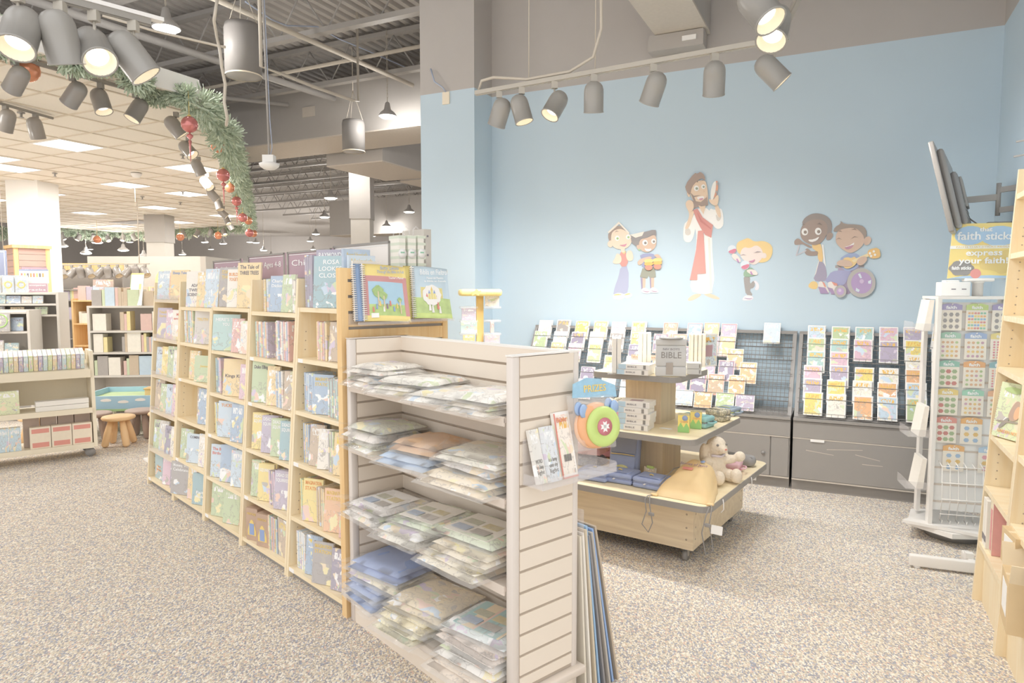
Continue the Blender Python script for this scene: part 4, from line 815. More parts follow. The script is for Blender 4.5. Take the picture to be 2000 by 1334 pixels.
x = spines(1, 0, .31, 9, .013, .19, .12, ['f2c298', 'c6d6ac', 'a9bfd8', 'e8b8b0', 'f6e08c', 'c3b8cc']); bk(1, 0, x+.07, .12, .2, .05, 'cdb79e', 'cover_yellow_title', lean=0)
# third bookcase
bk(2, 5, .13, .2, .245, .012, 'b0aaa8', 'cover_yellow_title', 0, 5, ['STANDING IN', 'THE NEED'], 'ink_gold', .03, 'charcoal picture book with gold title atop the third bookcase', tz=.88); bk(2, 5, .295, .15, .23, .012, 'f7f1e6', 'cover', 0, 5, ['BUILDING', 'TOGETHER'], 'ink_orange', 0, 'cream picture book with an orange title atop the third bookcase', tz=.86)
bk(2, 5, .475, .19, .265, .012, 'f4d9a0', 'cover_dark_title', 0, 5, ['The Tale of', 'THREE TREES'], 'ink', .01, 'large pale gold picture book with a dark title atop the third bookcase', tz=.9)
bk(2, 4, .15, .24, .22, .012, 'b9d8d4', 'cover', title=["HERE'S TO", 'YOU'], tm='ink_white', label='pale teal picture book facing out, fifth shelf, third bookcase', tz=.85); bk(2, 4, .35, .12, .2, .012, 'e8b8b0', 'cover'); bk(2, 4, .5, .13, .19, .012, 'f7f1e6', 'art')
x = spines(2, 3, .04, 3, .03, .22, .15, ['9fc0c8', 'a9bfd8', 'e6c6d4']); bk(2, 3, x+.2, .2, .22, .012, 'f4d9a0', 'cover_dark_title', title=['', '', 'Kings Kids'], tm='ink', label='picture book with three children and brown lettering, fourth shelf, third bookcase', tz=.8); bk(2, 3, x+.38, .12, .2, .012, 'e6c6d4', 'art')
x = spines(2, 2, .05, 5, .014, .2, .14, ['f6e08c', 'c6d6ac', 'cfe0ee']); bk(2, 2, x+.12, .17, .215, .012, 'cfe0ee', 'cover', title=['TUCKER'], tm='ink_orange', label='pale blue picture book with an orange title, third shelf, third bookcase', tz=.88); bk(2, 2, x+.31, .12, .22, .014, 'a9bfd8', 'art', yoff=-.015, label='dark blue book with a patterned band jutting out, third shelf, third bookcase')
bk(2, 1, .11, .14, .2, .012, 'cfe0ee', 'cover', title=['The Best', 'Birthday'], tm='ink_red', label='pale blue book with a red title, second shelf, third bookcase', tz=.86); bk(2, 1, .28, .14, .22, .02, 'a9bfd8', 'cover', title=['', '', '', 'Mighty'], tm='ink_white', copies=2, label='sky blue book with a tall figure, second shelf, third bookcase', tz=.7); bk(2, 1, .43, .11, .21, .02, 'cfe0ee', 'cover', rz=24, copies=2)
bk(2, 0, .15, .15, .2, .016, 'c6d6ac', 'cover', rz=20, copies=2); bk(2, 0, .36, .15, .2, .016, 'c6d6ac', 'cover', rz=20, copies=2)
# fourth bookcase
bk(3, 5, .05, .06, .24, .014, 'b9d8d4', 'art'); bk(3, 5, .17, .17, .24, .012, 'f7f1e6', 'cover_white', 0, 5, ['', '', 'ADA', 'TWIST', 'SCIENTIST'], 'ink', 0, 'white picture book with grey capitals atop the fourth bookcase', tz=.86); bk(3, 5, .345, .15, .23, .012, 'f4d9a0', 'art'); bk(3, 5, .5, .15, .25, .014, 'cfe0ee', 'art')
x = spines(3, 4, .02, 9, .022, .22, .16, ['f7f1e6', 'cfe0ee', 'f2c298', 'c6d6ac', 'a9bfd8']); bk(3, 4, x+.13, .15, .22, .012, 'd8d2ca', 'cover_yellow_title', title=['TRUTH'], tm='ink_gold', tz=.72); 
bk(3, 3, .22, .12, .19, .012, 'f4d9a0', 'art'); bk(3, 3, .42, .19, .17, .012, 'c6d6ac', 'cover', title=['Jesus'], tm='ink_gold', label='yellow green book titled in gold, fourth shelf, fourth bookcase', tz=.6)
bk(3, 2, .36, .05, .23, .03, 'cdb79e', rz=35); bk(3, 2, .46, .15, .235, .014, 'a9bfd8', 'art', label='blue book with a dolphin print facing out, third shelf, fourth bookcase')
bk(3, 1, .12, .15, .2, .012, 'c6d6ac', 'art'); bk(3, 1, .3, .17, .19, .012, 'cfe0ee', 'cover', title=['COMING'], tm='ink', tz=.88); bk(3, 1, .47, .13, .21, .012, 'f7f1e6', 'art', rz=12)
bk(3, 0, .08, .2, .22, .012, 'b0aaa8', 'cover', title=['Mommy, Why', 'Celebrate?'], tm='ink_white', label='dark book with white title leaning over the lowest shelf, fourth bookcase', yoff=-.02, tz=.88); bk(3, 0, .27, .13, .24, .014, 'f4d9a0', 'art', rz=10); bk(3, 0, .45, .17, .2, .014, '9fc0c8', 'cover', title=['', '', '', 'Faith', 'Rules'], tm='ink_white', copies=2, label='teal book with white lettering low down, lowest shelf, fourth bookcase', tz=.78)
# fifth bookcase
bk(4, 5, .12, .2, .21, .012, 'cfe0ee', 'art', label='pale blue picture book with a cartoon child atop the fifth bookcase'); bk(4, 5, .33, .12, .21, .014, 'f2c298', 'art', rz=14); bk(4, 5, .47, .19, .21, .012, 'f4d9a0', 'cover', title=['Sheep Tales'], tm='ink_blue', tz=.9)
bk(4, 4, .14, .16, .22, .012, 'c3b8cc', 'cover_yellow_title', title=['Teaching', 'Strong'], tm='ink_gold', tz=.86); bk(4, 4, .32, .15, .21, .012, 'e6c6d4', 'art'); bk(4, 4, .49, .14, .21, .012, 'f7f1e6', 'cover', title=['Mom', 'and Me'], tm='ink_red', tz=.85)
for s, cs in ((3, ('cfe0ee', 'f6e08c', 'c6d6ac', 'f7f1e6')), (2, ('cdb79e', 'c6d6ac', 'cfe0ee', 'e6c6d4')), (1, ('c6d6ac', 'd8d2ca', 'a39bb0', 'f7f1e6'))):
    for i, c in enumerate(cs): bk(4, s, .09+i*.14, .125, .2+.01*((i+s) % 3), .012, c, 'art' if i % 2 else 'cover_dark_title', yoff=.0)
bk(4, 0, .16, .2, .2, .05, '9fc0c8', 'cover', title=['', '', '', 'Good', 'for Me'], tm='ink_orange', label='thick teal box set with orange lettering, lowest shelf, fifth bookcase', tz=.86, lean=2); bk(4, 0, .39, .14, .2, .014, 'e6c6d4', 'cover', title=['JOSIAH'], tm='ink_white', tz=.86); bk(4, 0, .53, .12, .19, .012, 'a39bb0', 'art')
# ---- signs along the middle of the row, and what stands behind the amber panel
def sign(pl, pt, pr, ptr, zb, lines, label, face='sign_purple', y=.33):
    xa, z1 = BF.hit(pl, pt, y); xb, z2 = BF.hit(pr, ptr, y); z = (z1+z2)/2; t = thing('shelf_sign', label, 'sign', ((xa+xb)/2, y, zb), 0, None, BF); w = xb-xa; h = z-zb
    MB().box(-w/2, w/2, 0, .01, 0, h).build('panel', MATS[face], t); b = MB()
    for a in ((-w/2, -w/2+.012, 0, h), (w/2-.012, w/2, 0, h), (-w/2, w/2, h-.012, h), (-w/2, w/2, 0, .012)): b.box(a[0], a[1], -.006, 0, a[2], a[3])
    b.build('frame', 'black_band', t)
    MB().box(-w/2+.018, w/2-.018, -.0015, -.0005, h-.022, h-.018).build('border_line', 'ink_white', t)
    for i, s in enumerate(lines): text('lettering', s, t, 'ink_white', (0, -.002, h*(.58-.3*i)), h*.3, w*.8)
    MB().box(-.03, .03, .01, .02, -(zb-1.49) if False else 0, .02).build('clip', 'black_band', t)
M('sign_purple', 'c0a6b2', .5, .02); M('sign_white', 'f7f2ee', .4, .02)
sign(350, 511, 399, 510, 1.667, ['Books'], 'purple shelf sign behind the fifth bookcase') if False else None
sign(417, 512, 471, 503, 1.667, ['Books Ages 0-4'], 'purple shelf sign standing behind the charcoal picture book')
sign(485, 501, 556, 492, 1.667, ['Books Ages 4-8'], 'purple shelf sign reading Books Ages 4-8')
sign(562, 493, 648, 484, 1.667, ['Children'], 'purple shelf sign behind the dusky purple hardcovers')
sign(652, 481, 762, 470, 1.72, [], 'blank white sign in a black frame behind the amber panel', 'sign_white', .36)
for nm, xs in (('sign_rail', (-3.1, -.05)),):
    tag(MB().box(xs[0], xs[1], .31, .40, 1.64, 1.665).build('sign_rail', 'maple_x', None, BF.o, (0, 0, BF.rz)), 'maple ledge along the middle of the bookcase row carrying the signs', 'ledge')
back = thing('bookcase', 'maple bookcase seen only from behind, back to back with the first bookcases', 'bookcase', (-3.2, .305, 0), 0, None, BF)
MB().box(0, 3.16, .0, .012, 0, 1.635).build('back_panel', 'maple', back); MB().box(0, 3.16, .012, .29, 1.615, 1.635).build('top_board', 'maple_x', back); MB().box(0, .022, .012, .29, 0, 1.615).build('side_panel', 'maple', back); MB().box(3.138, 3.16, .012, .29, 0, 1.615).build('side_panel', 'maple', back)
for z in (.06, .4, .75, 1.1): MB().box(.023, 3.137, .013, .28, z-.02, z).build('shelf', 'maple_x', back)
def tb(px, py, pw, ztop, w, t_, col, label, title=None, tm='ink', y=.46, mesh='cover'):
    Y, z = BF.hitx(px, py, y); h = z-1.507; th = thing('book', label, 'book', (y, Y, 1.507), R(90), None, BF); put(BOOK['cover_plain'], 'body', th, (0, 0, 0), (0, 0, 0), (w, t_, h), col)
    if title: text('lettering', title, th, tm, (0, -t_/2-.001, h-.03), .035, w*.8)
tb(695, 487, 0, 0, .15, .02, 'a9bfd8', 'steel blue book with gold lettering behind the amber panel', "Aunt Harriet's", 'ink_gold', -.1)
tb(705, 499, 0, 0, .15, .02, 'cfe0ee', 'pale blue book with gold lettering behind the amber panel', 'Heinrich', 'ink_gold', -.078, 'cover_white')
tb(715, 510, 0, 0, .16, .014, 'f7f1e6', 'cream book with script lettering directly behind the amber panel', 'Love Letters', 'ink', -.058, 'cover_white')
M('stripe_box', 'f6f3ea', .5, .0)
def carry(px, label, y=-.15, w=.05):
    Y, z = BF.hitx(px, 462, y); h = z-1.6365; t = thing('carry_box', label, 'box', (y, Y, 1.6365), R(90), None, BF); MB().box(-w/2, w/2, -.1, -.01, 0, h).build('carton', 'stripe_box', t)
    for k in range(7): MB().box(-w/2-.0006, w/2+.0006, -.1006, -.0094, .02+k*h/7, .034+k*h/7).build('printed_stripe', M('stripe_green', 'dfe6d6', .5, 0), t)
    MB().lathe([(.001, 0), (.026, 0), (.026, .001), (.001, .001)], 18).build('round_badge', 'white', t, (0, -.1015, h*.62), (R(90), 0, 0)); MB().box(-.012, .012, -.1035, -.1025, h*.63, h*.66).build('badge_mark', M('badge_green', '9fcdb4', .5, 0), t)
    MB().tube([(-.02, -.05, h), (-.018, -.05, h+.035), (0, -.05, h+.05), (.018, -.05, h+.035), (.02, -.05, h)], .004, 6).build('handle', 'acrylic', t)
carry(764, 'white striped carry box half hidden behind the blank sign', -.15, .04); carry(783, 'white green-striped carry box with a clear handle, in the middle of three'); carry(802, 'white green-striped carry box beside the grey binder')
Y, z = BF.hitx(813, 450, -.15); t = thing('ring_binder', 'grey slotted binder column beside the striped carry boxes', 'binder', (-.15, Y, 1.6365), R(90), None, BF); MB().box(-.024, .024, -.1, .1, 0, z-1.6365).build('spine', M('binder_grey', 'ccc7bf', .5, .02), t)
for k in range(3): MB().lathe([(.001, 0), (.006, 0), (.006, .001), (.001, .001)], 10).build('hole', 'ink', t, (0, -.101, .05+k*.1), (R(90), 0, 0))
# ================================================================ disc rack and cabinets along the blue wall
CF = -.545; LZ = .585
def cab(x0, x1, label, knob):
    t = thing('cabinet', label, 'cabinet', (x0, CF, 0), 0, None, WF); W = x1-x0
    MB().box(0, W, .012, .5, .09, LZ-.02).build('body', 'black_mdf', t); MB().box(0, W, .03, .5, 0, .085).build('plinth', 'black_mdf', t)
    MB().box(0, W, -.012, .5, LZ-.02, LZ).build('top_board', 'black_mdf', t); MB().box(0, W, .0, .012, .43, LZ-.025).build('drawer_front', 'black_mdf', t)
    d = MB().box(.01, W-.15, .0, .012, .1, .42).build('door', 'black_mdf', t); MB().box(W-.14, W-.01, .002, .012, .1, .42).build('filler_panel', 'black_mdf', t)
    MB().box(0, W, -.004, .004, .086, .096).build('edge_trim', 'duct_under', t); MB().box(0, W, -.002, .004, .42, .428).build('edge_trim', 'duct_under', t)
    MB().lathe([(.001, .012), (.012, .01), (.016, 0), (.001, 0)], 14).build('knob' if knob else 'finger_hole', 'white' if knob else 'wire', d, (W-.2, 0, .28), (R(90), 0, 0))
    for a, c, z, s in ((.1, .3, .33, -.02), (.25, .5, .35, .02), (.45, .62, .33, -.03), (.5, .64, .26, 0)):
        if knob: MB().prism([(a, z), (c, z+s), (c, z+s+.004), (a, z+.005)], -.0012, -.0002, 'y').build('scuff', 'duct_under', d)
    return t
cab(.55, 2.98, 'long black cabinet under the disc rack, behind the tiered table', False); t = cab(3.0, 4.33, 'black cabinet with a white knob under the disc rack', True)
tag(MB().box(0, .11, -.004, 0, 0, .028).build('price_label', 'label_white', None, WF.w(2.62, CF+.028, .035), (0, 0, WF.rz)), 'white label strip stuck on the black cabinet plinth', 'label')
tag(MB().box(0, .1, -.003, 0, 0, .02).build('price_label', 'label_white', None, WF.w(3.13, CF-.004, .405), (0, 0, WF.rz)), 'white label strip on the cabinet with the white knob', 'label')
TY = lambda k: -.50+.077*k
TZ = lambda k: LZ+.012+.104*k
def rack(x0, x1, label):
    t = thing('wire_disc_rack', label, 'wire rack', (x0, 0, 0), 0, None, WF); W = x1-x0
    A, B = Vector((0, -.455, LZ+.004)), Vector((0, -.045, LZ+.655))
    for x in (0, W-.03): MB().prism([(-.475, LZ+.002), (-.43, LZ+.002), (-.02, LZ+.655), (-.065, LZ+.655)], x, x+.03, 'x').build('side_post', 'wire', t)
    MB().box(0, W, -.07, -.02, LZ+.64, LZ+.665).build('top_bar', 'wire', t); MB().box(.03, W-.03, -.47, -.44, LZ+.002, LZ+.02).build('bottom_bar', 'wire', t)
    g = MB(); n = int(W/.032)
    for i in range(1, n): x = i*W/n; g.cyl(A+Vector((x, 0, .01)), B+Vector((x, 0, -.01)), .0016, 4)
    for j in range(1, 20): p = A.lerp(B, j/20); g.cyl(p+Vector((.01, .003, 0)), p+Vector((W-.01, .003, 0)), .0016, 4)
    o = g.build('wire_grid', 'wire', t); o['kind'] = 'stuff'
    for k in range(6):
        f = MB(); y, z = TY(k)-.035, TZ(k); f.cyl((.02, y, z), (W-.02, y, z), .0022, 5); f.cyl((.02, y-.008, z+.035), (W-.02, y-.008, z+.035), .0022, 5); f.cyl((.02, y+.03, z-.004), (W-.02, y+.03, z-.004), .0022, 5)
        m = int(W/.045)
        for i in range(1, m): x = i*W/m; f.tube([(x, y+.032, z-.004), (x, y, z-.002), (x, y-.008, z+.035)], .0016, 4)
        f.build('tier_fence', 'wire', t)
    return t
rack(.53, 2.98, 'slanted black wire disc rack behind the tiered table'); rack(3.0, 4.33, 'slanted black wire disc rack beside the white sticker spinner')
def disc(x, k, col, mesh, label, dx=0, dz=0, rz=0, w=.135, h=.19, n=1, grp='disc cases in the wire rack'):
    for c in range(n):
        o = put(CASE[mesh], 'disc_case', None, WF.w(x+dx+.004*c, TY(k)-.012+.016*c, TZ(k)+.004+dz), (R(-24), R(rz), WF.rz), (w, .014, h), col, 0); tag(o, label if c == 0 else 'white edged disc case behind another in the wire rack', 'disc case', grp)
rnd = random.Random(11)
TIER = ['lowest', 'second', 'third', 'fourth', 'fifth', 'top']
for k in range(6):
    for c in range(6):                                     # left part, over the end of the gondola
        if rnd.random() < .12 and not k > 3: continue
        col = ['b0aaa8', 'f6e08c', 'f4d9a0', 'e6c6d4', 'c6d6ac', 'cfe0ee', 'a39bb0', 'f7f1e6'][(c+k*3) % 8]; x = .63+.195*c
        disc(x, k, col, ['cover', 'art', 'cover_white', 'cover'][(c+k) % 4], '%s disc case, %s tier of the rack, %s from the chase end' % (CNAME[col], TIER[k], WORDS[c]), dx=rnd.uniform(-.012, .012), dz=rnd.uniform(0, .014), n=1+(k > 3))
RED = {5: (1.9, 2.12, 2.27, 2.42), 4: (1.83, 2.0, 2.28, 2.42), 3: (1.9, 2.1, 2.5), 2: (1.86, 2.28, 2.44, 2.62), 1: (1.7, 1.9, 2.06, 2.22, 2.37, 2.54), 0: (2.12, 2.28, 2.46, 2.62)}
for k, xs in RED.items():
    for i, x in enumerate(xs):
        red = not (k == 0 or (k == 3 and i == 2) or (k == 2 and i == 3)); col = ['cdb79e', 'a9bfd8', 'f4d9a0', 'c3b8cc', 'a39bb0'][(i+k) % 5] if red else ['cfe0ee', 'f2c298', 'c6d6ac', 'c3b8cc'][(i+k) % 4]
        if k == 1 and i == 5: red, col = False, 'f2c298'
        disc(x, k, col, 'cover_red' if red else 'art', '%s disc case, %s%s tier, %s along the run behind the tiered table' % (CNAME[col], 'red bordered, ' if red else '', TIER[k], WORDS[i]), dz=rnd.uniform(0, .012), w=.135 if k else .15, h=.19 if k else .14)
disc(2.78, 5, 'cfe0ee', 'art', 'disc case with a crowd of children standing alone on the top tier', dz=.02)
for k in range(6):
    for c in range(7):
        x = 3.13+.178*c
        if k == 5 and c in (2,): pass
        if (k, c) in ((3, 2), (3, 3)): continue
        col = ['f6e08c', 'cfe0ee', 'e6c6d4', 'f7f1e6', 'c6d6ac', 'c3b8cc', 'f2c298', 'b9d8d4'][(c*3+k*5) % 8]; lab = '%s disc case, %s tier, %s from the rack post beside the spinner rack' % (CNAME[col], TIER[k], WORDS[c])
        if c == 6: col = 'f7f1e6'; lab = 'white picture disc case in the column next to the sticker spinner, %s tier' % TIER[k]
        disc(x, k, col, 'cover_white', lab, dx=rnd.uniform(-.01, .01), dz=rnd.uniform(0, .012), rz=(7 if (k, c) == (5, 5) else 0), n=2 if c != 3 else 1)
        if (k, c) in ((1, 0), (1, 3)): pass
# ================================================================ tiered table
tab = thing('tiered_table', 'oak tiered display table with black banded trays on castors', 'display table', (0, 0, 0), 0, None, TF)
def rr(h, r=.07, n=6): return [(sx*(h-r)+r*math.cos(a), sy*(h-r)+r*math.sin(a)) for sx, sy, a0 in ((1, 1, 0), (-1, 1, 90), (-1, -1, 180), (1, -1, 270)) for a in [R(a0+90*i/n) for i in range(n+1)]]
T1, T2, T3 = .405, .735, 1.07
for h, z in ((.62, T1), (.475, T2), (.30, T3)):
    tr = MB().prism(rr(h-.004), z-.03, z).build('tray', 'oak_top', tab); o = MB(); P, Q = rr(h), rr(h-.004); n = len(P); vs = [(p[0], p[1], zz) for zz in (z-.037, z-.001) for p in P]+[(p[0], p[1], zz) for zz in (z-.037, z-.001) for p in Q]
    fs = []
    for i in range(n):
        j = (i+1) % n; fs += [(i, j, n+j, n+i), (2*n+j, 2*n+i, 3*n+i, 3*n+j), (n+i, n+j, 3*n+j, 3*n+i), (j, i, 2*n+i, 2*n+j)]
    o.add(vs, fs).build('edge_band', 'black_band', tr)
hb = .485
for x0, x1, y0, y1 in ((-hb, hb, -hb, -hb+.02), (-hb, hb, hb-.02, hb), (-hb, -hb+.02, -hb+.02, hb-.02), (hb-.02, hb, -hb+.02, hb-.02)): MB().box(x0, x1, y0, y1, .09, T1-.031).build('base_panel', 'oak', tab)
MB().box(-hb+.02, hb-.02, -hb+.02, hb-.02, .09, .105).build('base_floor', 'black_mdf', tab)
sc_ = MB()
for z in (.15, .22, .3):
    for y in (hb-.04, -hb+.04): sc_.cyl((hb-.0005, y, z), (hb+.001, y, z), .006, 8); sc_.cyl((-y, -hb+.0005, z), (-y, -hb-.001, z), .006, 8)
o = sc_.build('screw_heads', 'groove', tab); o['kind'] = 'stuff'
for h, z0, z1 in ((.155, T1, T2-.031), (.125, T2, T3-.031)):
    for x0, x1, y0, y1 in ((-h, h, -h, -h+.015), (-h, h, h-.015, h), (-h, -h+.015, -h+.015, h-.015), (h-.015, h, -h+.015, h-.015)): MB().box(x0, x1, y0, y1, z0, z1).build('column_panel', 'oak_z', tab)
for x, y in ((-.42, -.42), (.42, -.42), (.42, .42), (-.42, .42)):
    c = MB().box(-.02, .02, -.02, .02, .07, .09).build('castor', 'steel_dark', tab, (x, y, 0)); MB().tube([(-.012, 0, .034), (.012, 0, .034)], .033, 16).build('wheel', 'wire', c); MB().prism([(-.02, .09), (.02, .09), (.008, .03), (-.008, .03)], .014, .017, 'x').build('fork', 'track_grey', c)
def tloc(px, py, z): v = TF.loc(atz(px, py, z)); return v.x, v.y
# ---- top tray
def flatbook(px, py, z, n, w, d, t_, rz, label, grp, cream='f4f0ea'):
    x, y = tloc(px, py, z)
    for k in range(n):
        t = thing('boxed_bible', label, 'boxed book', (x+.006*((k*7) % 3-1), y+.005*((k*5) % 3-1), z+.001+k*(t_+.0012)), R(rz), grp, TF)
        MB().box(-w/2, w/2, -d/2, d/2, 0, t_).build('carton', M('bible_white', 'f3efea', .4, .03), t); MB().box(-w/2-.0006, -w*.26, -d/2-.0006, d/2+.0006, 0.001, t_-.001).build('blue_end', M('bible_blue', 'c8dfee', .4, .08, 20), t)
        MB().box(-w*.2, w*.2, -d*.2, d*.16, t_, t_+.0008).build('printed_window', M('bible_purple', 'b8a4b0', .4, .03), t); MB().box(w*.3, w*.38, -d/2-.0012, -d/2-.0002, .004, t_-.004).build('printed_block', 'ink_black', t)
        text('lettering', 'BIBLE', t, 'ink', (-w*.06, -d/2-.0012, t_*.5), t_*.4, w*.3)
flatbook(1244, 730, T3, 2, .2, .15, .032, 8, 'white boxed bible lying flat at the front of the top tray', 'flat boxed bibles on the top tray')
def upright(px, py, z, n, w, h, t_, rz, col, label, grp, mesh='cover_white', step=None):
    x, y = tloc(px, py, z); a = R(rz)
    for k in range(n):
        s = k*(t_+.003); o = put(BOOK[mesh], 'boxed_bible', None, TF.w(x+s*math.cos(a), y+s*math.sin(a), z+.0012), (0, 0, TF.rz+a-R(90)), (w, t_, h), col); tag(o, label, 'boxed book', grp)
upright(1199, 727, T3, 2, .15, .225, .026, 28, 'e3ecf2', 'white and blue boxed bible standing upright by the clear holder of the top tray', 'bibles in the clear holder')
upright(1250, 708, T3, 3, .15, .22, .028, 25, 'dfeaf2', 'white and blue boxed bible standing upright at the back of the top tray', 'bibles at the back of the top tray')
x, y = tloc(1203, 728, T3); o = MB().box(-.05, .06, -.09, .07, 0, .003).box(-.05, -.047, -.09, .07, .003, .2).box(.057, .06, -.09, -.02, .003, .04).build('acrylic_holder', 'acrylic', None, TF.w(x-.005, y, T3+.0002), (0, 0, TF.rz+R(28))); tag(o, 'clear acrylic easel holding two upright bibles on the top tray', 'holder')
x, y = tloc(1255, 704, T3); t = thing('spiral_pad', 'fanned white spiral pad lying behind the flat bibles on the top tray', 'notepad', (x+.0, y+.06, T3+.001), R(10), None, TF)
MB().box(-.1, .1, -.05, .05, 0, .03).build('pages', 'paper', t); b = MB()
for k in range(18): b.tube([(-.095+k*.011, .0+.011*math.cos(a)-.05, .03+.011*math.sin(a)) for a in [i*1.05 for i in range(6)]], .002, 4, closed=True)
b.build('coil', 'ink_orange', t)
x, y = tloc(1308, 735, T3); t = thing('metal_box', 'silver box lettered NIV BOYS BIBLE at the front of the top tray', 'boxed book', (x, y+.012, T3+.001), R(26), None, TF)
M('tin', 'd8d8d7', .35, .05, 5); M('tin_dark', 'b9b7b5', .35, .03)
MB().rbox(-.093, .093, -.03, .03, 0, .06, .006).build('lower_band', 'tin', t); MB().rbox(-.091, .091, -.028, .028, .062, .19, .006).build('middle_band', 'tin', t); MB().rbox(-.093, .093, -.03, .03, .192, .232, .006).build('upper_band', 'tin', t)
MB().box(-.086, .086, -.024, .024, .055, .2).build('seam', 'tin_dark', t); text('lettering', 'NIV BOYS', t, 'ink', (.0, -.0288, .168), .018, .1); text('lettering', 'BIBLE', t, 'ink_black', (0, -.0288, .13), .055, .12)
MB().box(-.03, .012, -.0325, -.0305, .012, .085).build('printed_book', M('print_taupe', 'b9b0a8', .5, .03), t); MB().lathe([(.03, 0), (.07, .001), (.075, .004), (.03, .006)], 24).build('lid_rim', 'tin_dark', t, (0, 0, .2315))
upright(1349, 715, T3, 4, .14, .225, .024, 24, 'e9e0c4', 'boxed bible with gold and blue spine on the top tray beside the metal box', 'gold spine bibles on the top tray', 'art')
x, y = tloc(1380, 716, T3); t = thing('boxed_bible', 'boxed bible facing out with a purple book picture, top tray corner', 'boxed book', (x, y+.01, T3+.001), R(62), None, TF); put(BOOK['cover_white'], 'carton', t, (0, 0, 0), (0, 0, 0), (.15, .03, .228), 'dcebf3'); MB().box(-.03, .03, -.0165, -.0155, .07, .15).build('printed_book', M('bible_maroon', 'c2a2a6', .4, .02), t); text('lettering', 'FOR KIDS', t, 'ink', (0, -.016, .175), .018, .09)
for k in range(2):
    x, y = tloc(1352, 730, T3); t = thing('boxed_bible', 'small silver boxed bible lying flat under the gold spines', 'boxed book', (x, y+.02, T3+.001+k*.036), R(24), 'small silver boxes on the top tray', TF); MB().box(-.045, .045, -.06, .06, 0, .034).build('carton', 'tin', t); MB().box(.03, .038, -.0608, -.06, .006, .028).build('printed_block', 'ink_black', t)
# ---- middle tray
flatbook(1243, 836, T2, 5, .2, .15, .034, 8, 'white boxed bible in the stack of five on the middle tray', 'stack of bibles on the middle tray')
def pouch(px, py, z, w, d, h, rz, hexc, label, trim='8f8f96', name='zip_pouch', mat=None, handle=True, fr=TF, xy=None):
    x, y = xy or tloc(px, py, z); t = thing(name, label, 'pouch', (x, y, z+.001), R(rz), None, fr); mt = mat or M(name+'_'+hexc, hexc, .75, .07, 25, bump=.15)
    MB().rbox(-w/2, w/2, -d/2, d/2, 0, h*.48, min(.014, h*.2), seg=3).build('lower_half', mt, t); MB().rbox(-w/2, w/2, -d/2, d/2, h*.52, h, min(.014, h*.2), seg=3).build('upper_half', mt, t)
    MB().rbox(-w/2+.003, w/2-.003, -d/2+.003, d/2-.003, h*.44, h*.56, .006).build('zip_band', M('zip_'+trim, trim, .6, .05), t); MB().rbox(-w*.36, w*.36, -d*.36, d*.2, h-.004, h+.006, .005).build('front_pocket', mt, t)
    MB().tube([(-w*.3, -d*.38, h+.004), (0, -d*.385, h+.008), (w*.3, -d*.38, h+.004)], .0022, 5).build('pocket_zip', M('zip_'+trim, trim), t)
    MB().rbox(-.018, -.006, -d/2-.018, -d/2+.004, h*.46, h*.54, .002).build('pull_tab', 'white_metal', t)
    if handle: MB().tube([(w*.5, -.04, h*.5), (w*.5+.025, -.03, h*.5), (w*.5+.03, 0, h*.5), (w*.5+.025, .03, h*.5), (w*.5, .04, h*.5)], .006, 6).build('handle', mt, t)
    return t
x, y = tloc(1345, 838, T2); pouch(0, 0, T2, .2, .13, .07, -8, 'a4d2d4', 'teal zip pouch behind the crayon boxes on the middle tray', '9a9a9c', xy=(x+.0, y+.13))
camo, cnt, cb = nodes('camo'); v_ = cnt.nodes.new('ShaderNodeTexNoise'); v_.inputs['Scale'].default_value = 28; tc_ = cnt.nodes.new('ShaderNodeTexCoord'); cnt.links.new(tc_.outputs['Object'], v_.inputs['Vector']); r_ = ramp(cnt, [(0, 'a3a094'), (.46, 'd6cdb8'), (.56, 'b9b49e'), (.66, 'e6dcc6')]); cnt.links.new(v_.outputs[0], r_.inputs[0]); cnt.links.new(r_.outputs[0], cb.inputs['Base Color']); cb.inputs['Roughness'].default_value = .85
MATS['camo'] = camo; M('star_cloth', 'a2b0cc', .8, .5, 55)
x, y = tloc(1375, 825, T2); pouch(0, 0, T2, .13, .12, .075, -12, 'camo', 'camouflage zip pouch on the middle tray, beyond the teal one', 'a8a498', mat=camo, xy=(x+.05, y+.13))
x, y = tloc(1412, 815, T2); pouch(0, 0, T2, .13, .14, .055, -10, 'a6b4c4', 'dark blue and lime zip pouch at the corner of the middle tray', 'd6e08c', xy=(x+.0, y+.12))
def crayons(px, py, rz, label):
    x, y = tloc(px, py, T2); t = thing('crayon_box', label, 'crayon box', (x, y+.02, T2+.001), R(rz), None, TF); MB().box(-.034, .034, -.016, .016, 0, .105).build('carton', M('crayon_yellow', 'f8e38c', .45, .02), t)
    MB().box(-.034, .034, -.016, .016, .105, .114).build('tuck_flap', M('crayon_flap', 'cfc7a2', .5, .2, 60), t)
    for a in (-.017, .017): MB().prism([(a-.017, 0), (a+.017, 0), (a+.017, .03), (a, .06), (a-.017, .03)], -.0168, -.016, 'y').build('printed_chevron', M('crayon_green', 'a6d68c', .45, .03), t)
    MB().lathe([(.001, 0), (.017, 0), (.017, .0006), (.001, .0006)], 16).build('printed_badge', 'ink_blue', t, (.008, -.0166, .088), (R(90), 0, 0)); text('lettering', 'Crayola', t, 'ink_red', (.004, -.0176, .066), .014, .045)
crayons(1333, 845, 14, 'yellow crayon box with green chevrons, the one in front on the middle tray'); crayons(1357, 838, 14, 'yellow crayon box with green chevrons, the one behind on the middle tray')
